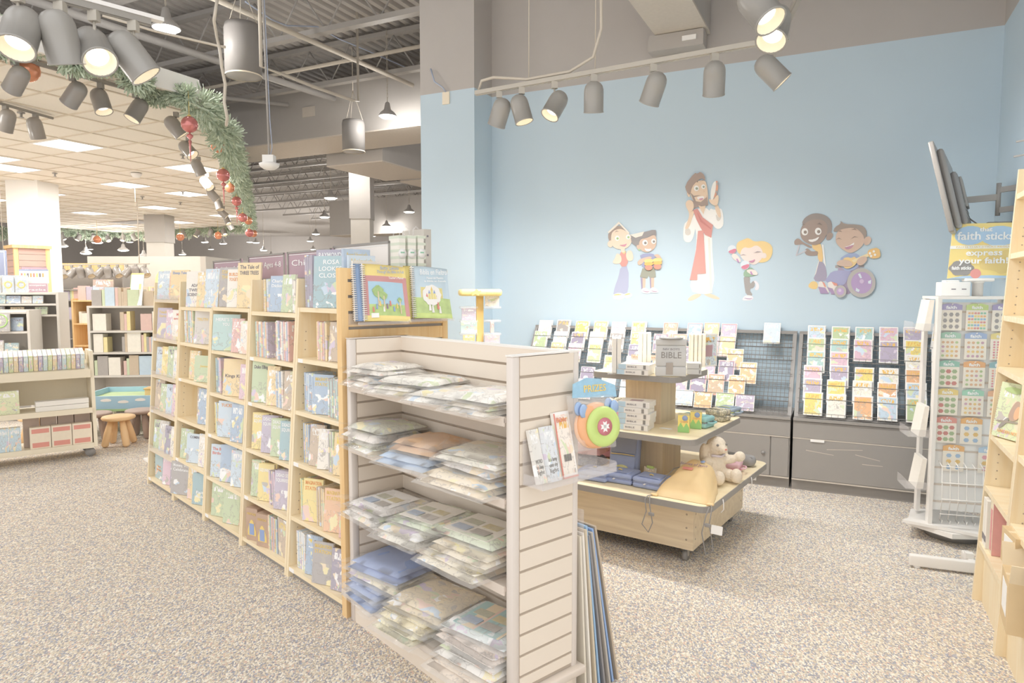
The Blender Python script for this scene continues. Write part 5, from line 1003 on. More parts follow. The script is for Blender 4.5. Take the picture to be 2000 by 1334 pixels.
x, y = tloc(1222, 828, T2); t = thing('folded_backpack', 'crumpled pink backpack lying on the middle tray', 'backpack', (x-.02, y+.06, T2+.001), R(20), None, TF); b = MB(); pillow(.2, .17, .1, 61, .03, 14, 12, 2.6, .05, 0, b); b.build('body', M('pink_cloth', 'f0bccb', .8, .08, 9), t); MB().tube([(-.08, -.05, .09), (-.03, -.07, .12), (.04, -.06, .115), (.08, -.02, .09)], .008, 6).build('strap', M('pink_strap', 'e6a9bc', .8, .05), t)
t = thing('bucket_hat', 'camouflage cap with a white price card lying behind the pink backpack', 'hat', (-.275, .13, T2+.001), R(10), None, TF); MB().lathe([(.13, 0), (.12, .012), (.085, .02), (.075, .08), (.05, .1), (.001, .105)], 20).build('crown', camo, t); MB().box(-.05, .05, -.002, 0, 0, .08).build('price_card', 'label_white', t, (-.05, -.11, .03), (R(-30), R(25), 0))
x, y = tloc(1298, 838, T2); o = MB().prism([(-.04, -.012), (.03, -.02), (.045, .0), (.03, .016), (-.03, .012)], 0, .001).build('price_tag', 'label_white', None, TF.w(x, y+.02, T2+.0005), (0, 0, TF.rz)); tag(o, 'torn white price tag lying by the stack of bibles', 'price tag')
x, y = tloc(1335, 785, T2); flatbook(1330, 800, T2, 3, .17, .13, .03, 70, 'white boxed bible stacked behind the oak column of the middle tray', 'bibles behind the column') if False else None
# ---- lower tray
for px, py, rz, lb in ((1152, 940, 4, 'the one against the gondola end'), (1202, 945, 2, 'the middle one of three'), (1264, 957, -2, 'nearest the orange bag')):
    x, y = tloc(px, py, T1); t = pouch(0, 0, T1, .2, .165, .065, rz, 'a9b6dc', 'blue zip bible cover lying on the lower tray, '+lb, '9fa8c8', xy=(x, y+.085)); MB().tube([(-.012, -.02, .075), (0, -.02, .08), (.012, -.02, .075)], .004, 6).build('brass_pull', 'ink_gold', t)
x, y = tloc(1245, 915, T1); t = thing('backpack', 'navy blue backpack propped against the oak column', 'backpack', (-.06, -.265, T1+.002), R(6), None, TF, rx=R(-10)); nb = M('navy_cloth', 'a4aecb', .8, .06, 20, bump=.2); M('navy_dark', '9ba0b0', .8, .05)
MB().rbox(-.1, .1, -.045, .03, .0, .27, .03, seg=3).build('body', nb, t); MB().rbox(-.085, .085, -.06, -.04, .02, .13, .015, seg=2).build('front_pocket', nb, t); MB().rbox(-.085, .085, -.054, -.042, .14, .25, .012).build('mesh_panel', 'navy_dark', t); MB().tube([(-.08, -.062, .132), (0, -.064, .135), (.08, -.062, .132)], .003, 5).build('zip', 'ink_gold', t); MB().tube([(-.03, 0, .268), (-.02, 0, .3), (.02, 0, .3), (.03, 0, .268)], .006, 6).build('grab_handle', nb, t); o = MB().ball((0, 0, 0), .03, 0, 1.4, .2, .6, 12).build('patch', M('patch_rainbow', 'dcd8a0', .6, .35, 30), t, (0, -.062, .05))
x, y = tloc(1280, 915, T1); t = thing('wooden_toy', 'small tan printed toy pack beside the navy backpack', 'toy', (.115, -.27, T1+.001), R(-8), None, TF, rx=R(-12)); o = put(BOOK['art'], 'pack', t, (0, 0, .006), (0, 0, 0), (.075, .03, .07), 'd9c3a0'); MB().rbox(-.02, .03, -.02, .0, .068, .085, .004).build('bow', M('toy_lime', 'cbe08c', .6, .05), t)
def crumple(x, y, w, d, h, rz, mat, label, cat='backpack', seed=1, z=T1):
    t = thing('folded_backpack', label, cat, (x, y, z+.001), R(rz), None, TF); b = MB(); pillow(w, d, h, seed, .012, 16, 12, 4, .12, 0, b); b.build('body', mat, t)
    b = MB(); pillow(w*.6, d*.5, h*.3, seed+3, .005, 8, 8, 4, .1, 0, b); b.build('pocket', mat, t, (-.01, -d*.16, h*.82)); MB().tube([(-w*.35, d*.3, h*.9), (0, d*.36, h*1.12), (w*.35, d*.3, h*.9)], .007, 6).build('strap', mat, t); return t
M('star_print', 'b4bdd8', .8, .6, 70); M('pink_soft', 'efc2ca', .8, .06, 8)
crumple(-.42, -.13, .26, .22, .055, 5, MATS['star_print'], 'navy star patterned bag under the pink backpack at the end of the lower tray', seed=21)
crumple(-.41, -.12, .25, .2, .06, 8, MATS['pink_soft'], 'soft pink backpack lying on the star patterned bag', seed=23, z=T1+.075); crumple(-.33, .18, .24, .2, .09, 12, MATS['pink_cloth'], 'bright pink backpack behind the soft pink one', seed=25)
crumple(-.33, .19, .22, .19, .06, 12, MATS['pink_soft'], 'rolled pink backpack topping the bright pink one', seed=27, z=T1+.125)
# orange drawstring bag
t = thing('drawstring_bag', 'orange drawstring bag hanging over the tray edge with black cords', 'drawstring bag', (0, 0, T1+.001), 0, None, TF)
om = M('orange_nylon', 'fad9a6', .5, .1, 7, bump=.25); b = MB(); vs = []; fs = []; nx, ny = 18, 16; a1, a2 = tloc(1330, 975, T1), tloc(1403, 985, T1)
c0 = Vector((.445, -.415, 0)); 
for s in (1, 0):
    for j in range(ny+1):
        for i in range(nx+1):
            u, v = 2*i/nx-1, j/ny; w = .17-.075*v**1.6; e = max(0, 1-abs(u)**3)**.6*max(0, 1-abs(2*v-1)**5)**.6; hgt = (.08+.165*v*(1-.25*v))*e+.012*noise.noise(Vector((u*3, v*4, 2)))*e
            vs.append((c0.x+u*w+.012*noise.noise(Vector((u, v*3, 9))), c0.y-.155+v*.33, max(.0, hgt if s else .002)))
N = (nx+1)*(ny+1)
for j in range(ny):
    for i in range(nx): a = j*(nx+1)+i; fs += [(a, a+1, a+nx+2, a+nx+1), (N+a, N+a+nx+1, N+a+nx+2, N+a+1)]
for i in range(nx): a = i; fs.append((N+a, N+a+1, a+1, a)); a = ny*(nx+1)+i; fs.append((a, a+1, N+a+1, N+a))
for j in range(ny): a = j*(nx+1); c = a+nx+1; fs.append((a, c, N+c, N+a)); a += nx; c += nx; fs.append((N+a, N+c, c, a))
b.add(vs, fs, 0, True); b.build('body', om, t)
for i, (sx, sy) in enumerate(((-1, 1), (1, 1))):
    x0 = c0.x+sx*.165
    MB().tube([(x0, c0.y-.15, .006), (x0+sx*.025, c0.y-.2, .004), (x0+sx*.03, c0.y-.222, -.01), (x0+sx*.02, c0.y-.224, -.08), (x0+sx*.045, c0.y-.226, -.16-.06*i), (x0+sx*.005, c0.y-.226, -.2-.06*i), (x0-sx*.02, c0.y-.226, -.14), (x0, c0.y-.224, -.04), (x0+sx*.01, c0.y-.2, .004)], .0032, 6).build('cord', 'wire', t)
    MB().rbox(x0-.005, x0+.03, c0.y-.234, c0.y-.222, -.1, -.08, .004).build('toggle', 'wire', t); MB().rbox(x0-.02, x0+.02, c0.y-.17, c0.y-.14, .0, .012, .005).build('corner_tab', om, t)
MB().tube([(c0.x-.16, c0.y-.1, .05), (c0.x-.13, c0.y+.05, .12), (c0.x-.1, c0.y+.15, .12)], .003, 5).build('side_cord', 'wire', t)
o = MB().box(0, .06, -.001, 0, -.05, 0).build('price_card', 'label_white', t, (c0.x+.2, c0.y-.23, -.08), (0, R(4), R(10)))
text('lettering', 'Stories of Jesus', t, 'ink_purple', (c0.x+.0, c0.y+.03, .168), .034, .16, rot=(R(20), 0, R(4))); o = MB().lathe([(.001, 0), (.014, 0), (.014, .001), (.001, .001)], 12).build('printed_dot', 'ink_blue', t, (c0.x+.04, c0.y+.07, .182), (R(16), 0, 0)); MB().box(-.03, .03, -.012, .012, 0, .001).build('printed_panel', 'ink_red', t, (c0.x-.02, c0.y-.015, .152), (R(22), 0, 0))
# plush rabbit: one continuous body from overlapping balls, remeshed
t = thing('plush_rabbit', 'cream plush rabbit with long ears sitting on the lower tray', 'plush toy', (.45, -.05, T1+.002), R(58), None, TF); t.scale = (.84, .84, .84)
b = MB()
for c, r, sx, sy, sz in (((0, 0, .105), .095, 1, .9, 1.1), ((0, -.01, .165), .075, .9, .85, 1), ((0, -.03, .265), .075, 1, 1, .95), ((0, -.1, .25), .036, 1.05, 1, .85), ((-.09, .0, .2), .042, .75, .9, 2.1), ((.09, .0, .2), .042, .75, .9, 2.1),
                       ((-.07, -.09, .05), .05, .95, 1.6, .95), ((.07, -.09, .05), .05, .95, 1.6, .95), ((-.08, -.16, .06), .05, .95, .8, 1.1), ((.08, -.16, .06), .05, .95, .8, 1.1), ((.1, -.06, .16), .038, 1.9, .9, .9), ((-.1, -.05, .15), .038, 1.3, .9, 1.2), ((0, .1, .06), .035, 1, 1, 1), ((.17, -.09, .18), .04, 1.1, 1, 1)):
    b.ball(c, r, 0, sx, sy, sz*1.0001, 14)
o = b.build('body', M('plush', 'f6e9d6', .95, .05, 60, bump=.6), t); md = o.modifiers.new('remesh', 'REMESH'); md.mode = 'VOXEL'; md.voxel_size = .008; md.use_smooth_shade = True; sm = o.modifiers.new('smooth', 'SMOOTH'); sm.iterations = 4
for sx in (-1, 1): MB().ball((sx*.04, -.092, .285), .009, 0).build('eye', 'ink_black', t)
MB().ball((0, -.136, .258), .008, 0, 1.3, .6, .8).build('nose', 'ink_red', t); MB().tube([(-.06, -.05, .2), (0, -.085, .195), (.06, -.05, .2)], .009, 6).build('ribbon', M('ribbon', 'ece4ee', .6, .02), t)
t = pouch(0, 0, T1, .22, .17, .075, 8, 'f0c8d2', 'pink clear-topped zip pouch behind the plush rabbit', 'f3b8c4', xy=(.44, .2)); MB().box(-.08, .08, -.06, .06, .0815, .083).build('clear_window', 'plastic', t)
t = thing('bolster_case', 'dark grey soft pencil roll at the far corner of the lower tray', 'pencil case', (.45, .43, T1+.001), R(-4), None, TF); MB().rbox(-.13, .13, -.05, .05, 0, .075, .035, seg=4).build('body', M('charcoal_cloth', 'a8a6a6', .85, .05, 30), t); MB().tube([(-.12, -.03, .068), (.12, -.03, .068)], .003, 5).build('zip', 'wire', t)
for px, py, lb in ((1470, 940, 'the corner by the dark cabinet'), (1420, 985, 'the orange bag')):
    v = TF.loc(atz(px, py, T1-.03)); o = MB().tube([(0, 0, .02), (.004, -.0, 0), (.006, 0, -.04), (-.01, 0, -.06)], .003, 5).build('tag_loop', 'label_white', None, TF.w(.6255, v.y, T1-.025), (0, 0, TF.rz)); tag(o, 'white plastic tag loop on the lower tray edge near '+lb, 'tag')
# ================================================================ cartoon decals on the blue wall
def chaikin(p, n=2):
    for _ in range(n):
        q = []
        for i in range(len(p)):
            a, c = p[i], p[(i+1) % len(p)]; q += [(a[0]*.75+c[0]*.25, a[1]*.75+c[1]*.25), (a[0]*.25+c[0]*.75, a[1]*.25+c[1]*.75)]
        p = q
    return p
def circ(x, y, r, ry=None, n=18): return [(x+r*math.cos(2*math.pi*i/n), y+(ry or r)*math.sin(2*math.pi*i/n)) for i in range(n)]
def decal(label, ox, oy, s, parts, foot):
    fx, fz = WF.hit(ox+foot[0]/s, oy+foot[1]/s, 0); t = thing('wall_decal', label, 'wall decal', (fx, -.0006, fz), 0, None, WF)
    for n, (name, col, pts, sm) in enumerate(parts):
        P = chaikin(pts, sm) if sm else pts; Q = []
        for x, y in P:
            X, Z = WF.hit(ox+x/s, oy+y/s, 0); Q.append((X-fx, Z-fz))
        MB().prism(Q, -.0008*(n+1), -.0008*n-.0002, 'y').build(name, M('decal_'+col, col, .7, .0), t)
    return t
SK, SK2, SK3, SK4 = 'f6e2cf', 'dfc6b4', 'b3a39b', 'dec5b5'
def eye(x, y, r, iris='a8b0a0'): return [('eye', 'fbfaf8', circ(x, y, r, r*1.1), 0), ('iris', iris, circ(x+r*.15, y+r*.1, r*.5), 0)]
C7 = (1150, 320, 4.765); C8 = (1500, 380, 5.555)
decal('cartoon boy decal in red vest and blue jeans with a book on his head', *C7, [
 ('jeans', 'bcc1da', [(295,955),(372,950),(370,1205),(320,1210),(225,1230),(240,1150),(278,1050)], 1), ('shoe', 'f6f0e6', [(220,1228),(260,1200),(322,1205),(345,1240),(300,1268),(238,1262)], 2), ('shoe', 'f6f0e6', [(320,1218),(370,1195),(408,1215),(390,1245),(345,1256)], 2), ('shoe_stripe', 'f3d698', [(225,1225),(262,1208),(318,1218),(262,1222)], 1), ('shoe_stripe', 'f3d698', [(325,1222),(370,1203),(395,1210),(350,1222)], 1),
 ('vest', 'e2a8a2', [(283,820),(357,815),(369,952),(288,958)], 1), ('collar', 'f2d9a0', [(300,815),(350,812),(330,842)], 0), ('arm', SK, [(260,828),(300,848),(310,900),(290,930),(235,932),(222,910),(246,880)], 2), ('hand', SK, [(360,810),(402,803),(421,880),(400,906),(360,902),(345,850)], 2), ('neck', SK, [(302,790),(338,788),(336,825),(306,825)], 0),
 ('hair', 'b3a49c', [(183,640),(290,558),(378,645),(340,700),(215,745),(184,705)], 1), ('face', SK, [(222,625),(300,600),(360,635),(406,682),(400,742),(350,792),(270,797),(215,762),(208,690)], 2), ('ear', SK, [(185,720),(215,708),(226,770),(200,782),(174,755)], 2), ('open_book', 'f1ece2', [(178,636),(283,538),(384,642),(372,652),(287,562),(190,646)], 0)]
 + eye(268, 693, 22, 'b4cf9c') + eye(370, 682, 21, 'b4cf9c') + [('brow', 'b0a49c', [(245,640),(262,622),(285,632),(264,630)], 0), ('mouth', 'd9a3b4', [(285,756),(330,755),(362,740),(342,773),(315,768)], 1)], (300, 1268))
decal('cartoon girl decal with black hair playing two orange drums', *C7, [
 ('leg', SK2, [(487,1060),(530,1062),(525,1168),(496,1168)], 0), ('leg', SK2, [(570,1060),(609,1058),(606,1160),(576,1162)], 0), ('sock', 'aca4bc', [(482,1055),(500,1065),(503,1168),(490,1168)], 0), ('sock', 'aca4bc', [(566,1060),(580,1064),(582,1160),(572,1160)], 0), ('shorts', 'a9ab9f', [(500,972),(616,966),(626,1055),(570,1063),(556,1040),(545,1067),(477,1051)], 0),
 ('shoe', 'f4eef2', [(487,1165),(530,1148),(580,1190),(570,1209),(494,1206)], 2), ('shoe', 'f4eef2', [(567,1163),(606,1143),(657,1188),(640,1204),(574,1201)], 2), ('shoe_stripe', 'c3a4ba', [(490,1178),(540,1188),(575,1186),(540,1198)], 1), ('shoe_stripe', 'c3a4ba', [(570,1178),(615,1186),(650,1184),(615,1196)], 1),
 ('shirt', 'a9adcd', [(476,842),(600,830),(625,872),(616,972),(500,972),(490,890)], 1), ('arm', SK2, [(452,912),(490,880),(580,858),(592,880),(520,902),(490,940),(462,944)], 2), ('arm', SK2, [(600,850),(655,836),(692,905),(670,932),(636,872)], 2),
 ('hair', 'a5a1a2', [(393,672),(500,640),(622,608),(632,642),(625,700),(540,760),(465,790),(430,757),(400,737)], 1), ('face', SK2, [(480,700),(545,692),(615,655),(636,702),(626,782),(560,827),(500,817),(465,770)], 2), ('ear', SK2, [(443,760),(475,753),(486,795),(460,803)], 2), ('earring', 'b9dcae', circ(474, 800, 9), 0), ('fringe', 'a5a1a2', [(485,700),(540,690),(625,640),(610,612),(500,645),(470,690)], 1), ('open_book', 'f1ece2', [(384,662),(520,631),(500,671),(440,690)], 0)]
 + eye(527, 735, 25, '9c9794') + eye(607, 722, 22, '9c9794') + [('smile', 'fdfcfa', [(520,785),(555,795),(592,788),(578,815),(540,818)], 1)]
 + [(n, c, pts, sm) for dx in (0, 82) for n, c, pts, sm in (('drum', 'f6dc9c', [(520+dx,888-dx*.1),(605+dx,884-dx*.1),(603+dx,922-dx*.1),(522+dx,926-dx*.1)], 1), ('drum', 'f4c67e', [(521+dx,918-dx*.1),(604+dx,914-dx*.1),(602+dx,948-dx*.1),(525+dx,950-dx*.1)], 1), ('drum', 'e9a392', [(524+dx,946-dx*.1),(602+dx,944-dx*.1),(592+dx,985-dx*.1),(560+dx,993-dx*.1),(532+dx,982-dx*.1)], 1))], (560, 1208))
decal('tall bearded robed man decal with a red sash and a tambourine', *C7, [
 ('foot', 'f0d9c2', [(908,1270),(970,1213),(1042,1208),(1047,1226),(960,1277)], 2), ('foot', 'f0d9c2', [(1055,1208),(1130,1203),(1224,1250),(1210,1264),(1130,1247)], 2),
 ('robe', 'fbfaf7', [(983,420),(1130,408),(1160,560),(1142,690),(1176,1200),(1050,1216),(939,1182),(965,1000),(1010,700),(983,560)], 1), ('robe_fold', 'eeebe4', [(1110,690),(1130,690),(1150,1200),(1128,1206)], 0), ('sleeve', 'fbfaf7', [(960,470),(1008,478),(1000,565),(970,705),(930,738),(877,712),(884,560),(915,538)], 2), ('sleeve', 'fbfaf7', [(1115,408),(1180,432),(1242,403),(1260,560),(1232,602),(1190,610),(1148,562)], 2),
 ('sleeve_shade', 'e2ddd6', [(900,600),(940,600),(955,650),(925,670),(895,655)], 1), ('sleeve_shade', 'e2ddd6', [(1180,460),(1215,510),(1235,470),(1230,520),(1195,540)], 1), ('arm', 'f0d9c2', [(908,400),(940,405),(987,450),(972,480),(935,600),(893,613),(912,560),(942,470)], 2), ('arm', 'f0d9c2', [(1172,380),(1202,372),(1238,480),(1212,512),(1180,432)], 2),
 ('sash', 'dea29c', [(973,432),(1012,416),(1062,500),(1157,570),(1141,688),(1085,662),(1040,592),(1000,512)], 0), ('sash_tail', 'e6aba4', [(1018,625),(1067,620),(1072,680),(1091,1020),(1012,1025),(1012,1081),(941,1081),(970,950),(1000,800)], 0), ('sash_fold', 'd3938e', [(1010,450),(1050,520),(1140,600),(1140,612),(1040,540)], 0),
 ('neck', 'f0d9c2', [(1020,390),(1090,390),(1070,470)], 0), ('hair_back', 'b3a39c', [(930,330),(985,350),(1040,395),(970,420),(938,392)], 1), ('hand', 'f0d9c2', [(908,347),(950,333),(982,370),(975,442),(930,442),(903,392)], 2), ('face', 'f0d9c2', [(945,230),(1000,165),(1086,148),(1107,230),(1112,300),(1111,382),(1050,397),(985,362),(953,300)], 1), ('ear', 'f0d9c2', [(913,253),(946,263),(946,312),(923,306)], 1),
 ('hair', 'b9a79e', [(897,200),(988,84),(1015,95),(1040,73),(1082,110),(1087,167),(1060,132),(1010,162),(962,217),(945,300),(912,262)], 1), ('beard', 'b0a098', [(952,270),(980,300),(1050,292),(985,312),(1000,350),(1045,358),(1100,312),(1100,285),(1114,386),(1050,398),(985,366)], 0), ('mouth', 'fbf7f4', [(1002,310),(1085,300),(1064,341),(1025,338)], 1), ('tongue', 'd9a8bc', [(1028,326),(1072,318),(1060,340),(1032,340)], 1)]
 + eye(1005, 230, 24) + eye(1070, 215, 20) + [('brow', 'a99a92', [(1005,170),(1020,160),(1020,178)], 0), ('brow', 'a99a92', [(1035,165),(1075,152),(1070,160)], 0), ('nose', 'e3c7ae', [(1060,235),(1085,262),(1058,268),(1078,260)], 0),
 ('tambourine_rim', 'eab39a', [(1180,162),(1209,163),(1207,255),(1168,352),(1148,352),(1170,260)], 1), ('tambourine_skin', 'fbf8f2', [(1178,163),(1190,165),(1186,255),(1155,350),(1140,350),(1136,270),(1155,190)], 2), ('jingle', 'c2bcba', circ(1200, 190, 7, 14), 0), ('jingle', 'c2bcba', circ(1192, 265, 7, 14), 0), ('jingle', 'c2bcba', circ(1172, 325, 7, 12), 0), ('hand', 'f0d9c2', [(1122,322),(1160,350),(1204,280),(1217,322),(1202,392),(1170,392),(1128,362)], 2)], (1060, 1275))
decal('cartoon girl decal with curly yellow hair shaking two maracas', *C7, [
 ('trousers', 'aeaaa9', [(1440,1043),(1502,1043),(1500,1122),(1530,1087),(1547,1100),(1542,1152),(1492,1167),(1532,1230),(1463,1226),(1446,1120)], 1), ('shoe', 'f3eef4', [(1428,1256),(1460,1220),(1520,1226),(1537,1256),(1500,1272),(1434,1272)], 2), ('shoe', 'f3eef4', [(1530,1088),(1560,1088),(1590,1130),(1576,1178),(1540,1172),(1562,1130)], 2), ('shoe_stripe', 'b9a6c4', [(1432,1246),(1490,1254),(1534,1248),(1490,1264)], 1),
 ('shirt', 'a4bfa8', [(1442,1000),(1500,955),(1560,1000),(1577,1032),(1500,1053),(1440,1052)], 1), ('hair', 'f8dca4', [(1372,800),(1378,730),(1440,705),(1487,686),(1540,728),(1632,713),(1712,760),(1710,850),(1665,912),(1578,924),(1540,880),(1410,850)], 2), ('face', 'f6e8e2', [(1405,832),(1440,772),(1500,788),(1560,752),(1612,790),(1627,860),(1570,932),(1520,942),(1428,892)], 2), ('ear', 'f6e8e2', [(1598,830),(1652,828),(1657,877),(1610,882)], 2),
 ('arm', 'f6e8e2', [(1328,840),(1370,832),(1424,900),(1402,922),(1338,882)], 2), ('arm', 'f6e8e2', [(1460,985),(1540,980),(1578,1020),(1562,1040),(1490,1022)], 2), ('handle', 'c9a0cc', [(1372,885),(1385,882),(1404,918),(1390,920)], 0), ('handle', 'c9a0cc', [(1500,1005),(1514,1000),(1530,1034),(1515,1034)], 0),
 ('maraca', 'e6eef6', circ(1335, 798, 41), 0), ('maraca_band', 'dd92a6', [(1298,812),(1372,785),(1374,815),(1345,838),(1312,832)], 1), ('maraca', 'e6eef6', circ(1455, 943, 43), 0), ('maraca_band', 'dd92a6', [(1416,955),(1494,928),(1495,958),(1460,985),(1428,976)], 1), ('eye', 'b7aab0', [(1405,857),(1440,842),(1472,852),(1440,849)], 0), ('eye', 'b7aab0', [(1530,832),(1570,814),(1608,818),(1570,822)], 0), ('mouth', 'd6a0bc', [(1488,905),(1520,902),(1552,884),(1540,912),(1512,922)], 1)], (1490, 1272))
decal('cartoon boy decal with dark skin in a yellow shirt playing a triangle', *C8, [
 ('shoe', 'f4d79c', [(428,992),(480,933),(542,955),(537,1026),(473,1026)], 1), ('trousers', 'b4aec2', [(545,718),(600,733),(630,800),(642,900),(612,947),(483,937),(530,830)], 1), ('stripe', 'f7f4ee', [(548,722),(556,722),(520,860),(505,880)], 0), ('shirt', 'f8d7a0', [(478,533),(540,528),(582,540),(603,732),(548,726),(533,620),(478,582)], 1), ('stripe', 'fbfaf8', [(585,540),(602,545),(628,785),(604,742)], 0),
 ('arm', SK3, [(283,500),(330,468),(380,520),(472,560),(475,582),(440,577),(380,537),(320,547),(288,547)], 2), ('arm', SK3, [(398,600),(430,578),(470,622),(542,608),(542,662),(450,667),(403,650)], 2), ('triangle', 'd0d0d8', [(300,662),(333,545),(348,548),(318,648),(415,600),(416,614),(310,668)], 0), ('hair', 'a8a09d', [(362,330),(390,258),(470,208),(560,203),(652,240),(697,310),(692,412),(640,450),(500,400)], 2), ('face', SK3, [(360,345),(430,290),(500,268),(595,272),(648,330),(645,422),(600,502),(540,548),(470,548),(378,502),(348,440)], 2), ('ear', SK3, [(636,430),(690,408),(710,440),(680,492),(628,497)], 2)]
 + eye(400, 405, 36, 'a39890') + eye(545, 400, 36, 'a39890') + [('smile', 'fdfcfa', [(428,490),(500,487),(563,453),(532,502),(465,521)], 1), ('brow', '9c928c', [(365,330),(385,318),(404,330),(385,327)], 0), ('brow', '9c928c', [(532,322),(560,306),(592,335),(560,322)], 0)], (520, 1026))
decal('cartoon boy decal in a purple wheelchair strumming a small guitar', *C8, [
 ('frame', 'b9adc4', [(760,790),(1000,790),(1000,980),(880,1080),(680,1085),(760,980)], 0), ('armrest', 'b4b0b2', [(730,768),(1042,762),(1042,790),(730,796)], 0), ('shirt', 'b4c2e2', [(768,702),(860,638),(940,630),(1002,665),(1002,762),(920,832),(808,822)], 1), ('trousers', 'b4b6d8', [(688,835),(800,818),(922,835),(872,902),(830,982),(760,987),(608,947),(650,890)], 1),
 ('shoe', 'f2ece8', [(538,960),(580,933),(642,1000),(672,1077),(558,1072)], 1), ('shoe', 'f2ece8', [(638,960),(690,938),(762,990),(732,1082),(688,1080)], 1), ('shoe_stripe', 'e8a89a', [(585,940),(615,960),(632,1005),(612,1000)], 0), ('shoe_stripe', 'e8a89a', [(690,945),(750,965),(755,990),(715,985)], 0), ('sole', 'b6a2c4', [(545,1000),(620,1010),(660,1076),(570,1074)], 0), ('sole', 'b6a2c4', [(640,1005),(700,1020),(728,1080),(690,1080)], 0),
 ('hair', 'b0a49c', [(708,407),(720,358),(792,315),(783,284),(832,322),(960,325),(1042,345),(1078,420),(1047,492),(900,420),(760,400)], 1), ('face', SK4, [(755,395),(830,368),(950,358),(1030,430),(1047,490),(1032,552),(960,612),(890,642),(800,592),(738,532),(733,460)], 2), ('ear', SK4, [(1042,470),(1100,448),(1127,490),(1095,547),(1038,552)], 2), ('mouth', 'c79cae', [(822,570),(880,555),(938,518),(917,577),(860,602)], 1), ('smile', 'fdfcfa', [(826,570),(880,556),(936,520),(930,545),(850,570)], 0), ('eye', 'a3958c', [(738,490),(770,470),(805,492),(770,478)], 0), ('eye', 'a3958c', [(893,490),(935,455),(980,464),(935,463)], 0), ('brow', 'a3958c', [(760,400),(785,390),(805,405),(785,402)], 0), ('brow', 'a3958c', [(905,382),(940,368),(966,390),(940,380)], 0),
 ('guitar_body', 'f6d9a4', [(815,690),(870,678),(900,692),(942,668),(973,720),(942,772),(880,804),(828,802),(806,750)], 2), ('guitar_neck', 'f6e6c0', [(908,715),(1082,638),(1092,672),(930,738)], 0), ('guitar_head', 'f4cf94', [(1073,630),(1100,593),(1202,573),(1224,662),(1200,692),(1108,697)], 1), ('peg', 'fdfcfa', circ(1105, 638, 13), 0), ('peg', 'fdfcfa', circ(1147, 618, 13), 0), ('peg', 'fdfcfa', circ(1118, 668, 13), 0), ('peg', 'fdfcfa', circ(1160, 655, 13), 0), ('arm', SK4, [(738,742),(790,703),(900,720),(922,772),(860,785),(760,775)], 2), ('arm', SK4, [(958,722),(1000,678),(1062,668),(1082,710),(1020,775),(968,762)], 2),
 ('tyre', 'c3c0bd', circ(1012, 957, 154, 158, 36), 0), ('wheel', 'c0aad0', circ(1015, 957, 114, 117, 32), 0), ('spoke_gap', 'dfe9f2', [(975,865),(1000,855),(1020,905),(1000,910)], 0), ('spoke_gap', 'dfe9f2', [(1085,940),(1120,925),(1115,970),(1085,965)], 0), ('spoke_gap', 'dfe9f2', [(955,1010),(995,1035),(985,1060),(950,1045)], 0), ('hub', 'd9c8e2', circ(1016, 942, 24), 0), ('tyre', 'c3c0bd', circ(785, 1050, 66, 66, 24), 0), ('wheel', 'c9b2d8', circ(785, 1050, 40), 0), ('hub', 'e2d3ea', circ(780, 1040, 17), 0)], (900, 1115))
# ================================================================ yellow topped book spinner in front of the chase
Ys = 5.9; P = aty(937, 600, Ys); t = thing('book_spinner', 'small book spinner with a yellow header in front of the blue chase', 'spinner rack', (P.x, P.y, 0), R(8)); zz = lambda py: aty(937, py, Ys).z
hx = .178; zt, zb = zz(565), zz(578); M('spin_yellow', 'fbe8a0', .5, .02); M('spin_amber', 'f0d08c', .5, .03)
MB().rbox(-hx, hx, -.15, .15, zb, zt, .02).build('header', 'spin_yellow', t); text('lettering', 'Bible Story', t, 'ink_gold', (.1, -.1515, (zt+zb)/2-.004), .02, .12); MB().prism([(-.09, 0), (-.06, .012), (-.04, .03), (-.02, .012), (.0, .02), (-.02, -.005), (-.02, -.025), (-.05, -.012), (-.08, -.025), (-.072, -.005)], -.152, -.151, 'y').build('printed_dove', 'ink_gold', t, (0, 0, (zt+zb)/2))
MB().box(-.03, .03, -.03, .03, .1, zb).build('pole', 'spin_amber', t); MB().lathe([(.2, 0), (.2, .03), (.05, .06), (.05, .1)], 20).build('foot', 'white', t)
SPZ = [zz(y) for y in (603, 629, 654, 680, 706, 732, 758, 784)]
for k, z in enumerate(SPZ):
    for sx in (-1, 1): MB().rbox(sx*.1-.075, sx*.1+.075, -.11, .08, z, z+.022, .006).build('clear_shelf', 'acrylic', t)
for k, (sx, kk, col, w) in enumerate(((1, 0, 'f7f1e6', .12), (-1, 1, 'c3b8cc', .12), (-1, 2, 'b9d8d4', .14), (-1, 3, 'f6e08c', .1), (1, 3, 'e6c6d4', .13), (1, 2, 'e8b8b0', .03))):
    o = put(BOOK['art'], 'small_book', None, P+Vector((0, 0, 0)), (0, 0, R(8)), (w, .03, .1), col); q = Matrix.Rotation(R(8), 3, 'Z') @ Vector((sx*.1, -.06, 0)); o.location = Vector((P.x+q.x, P.y+q.y, SPZ[kk]+.0225)); tag(o, '%s small book on the yellow topped spinner, %s shelf down' % (CNAME[col], WORDS[kk]), 'book', 'books on the yellow spinner')
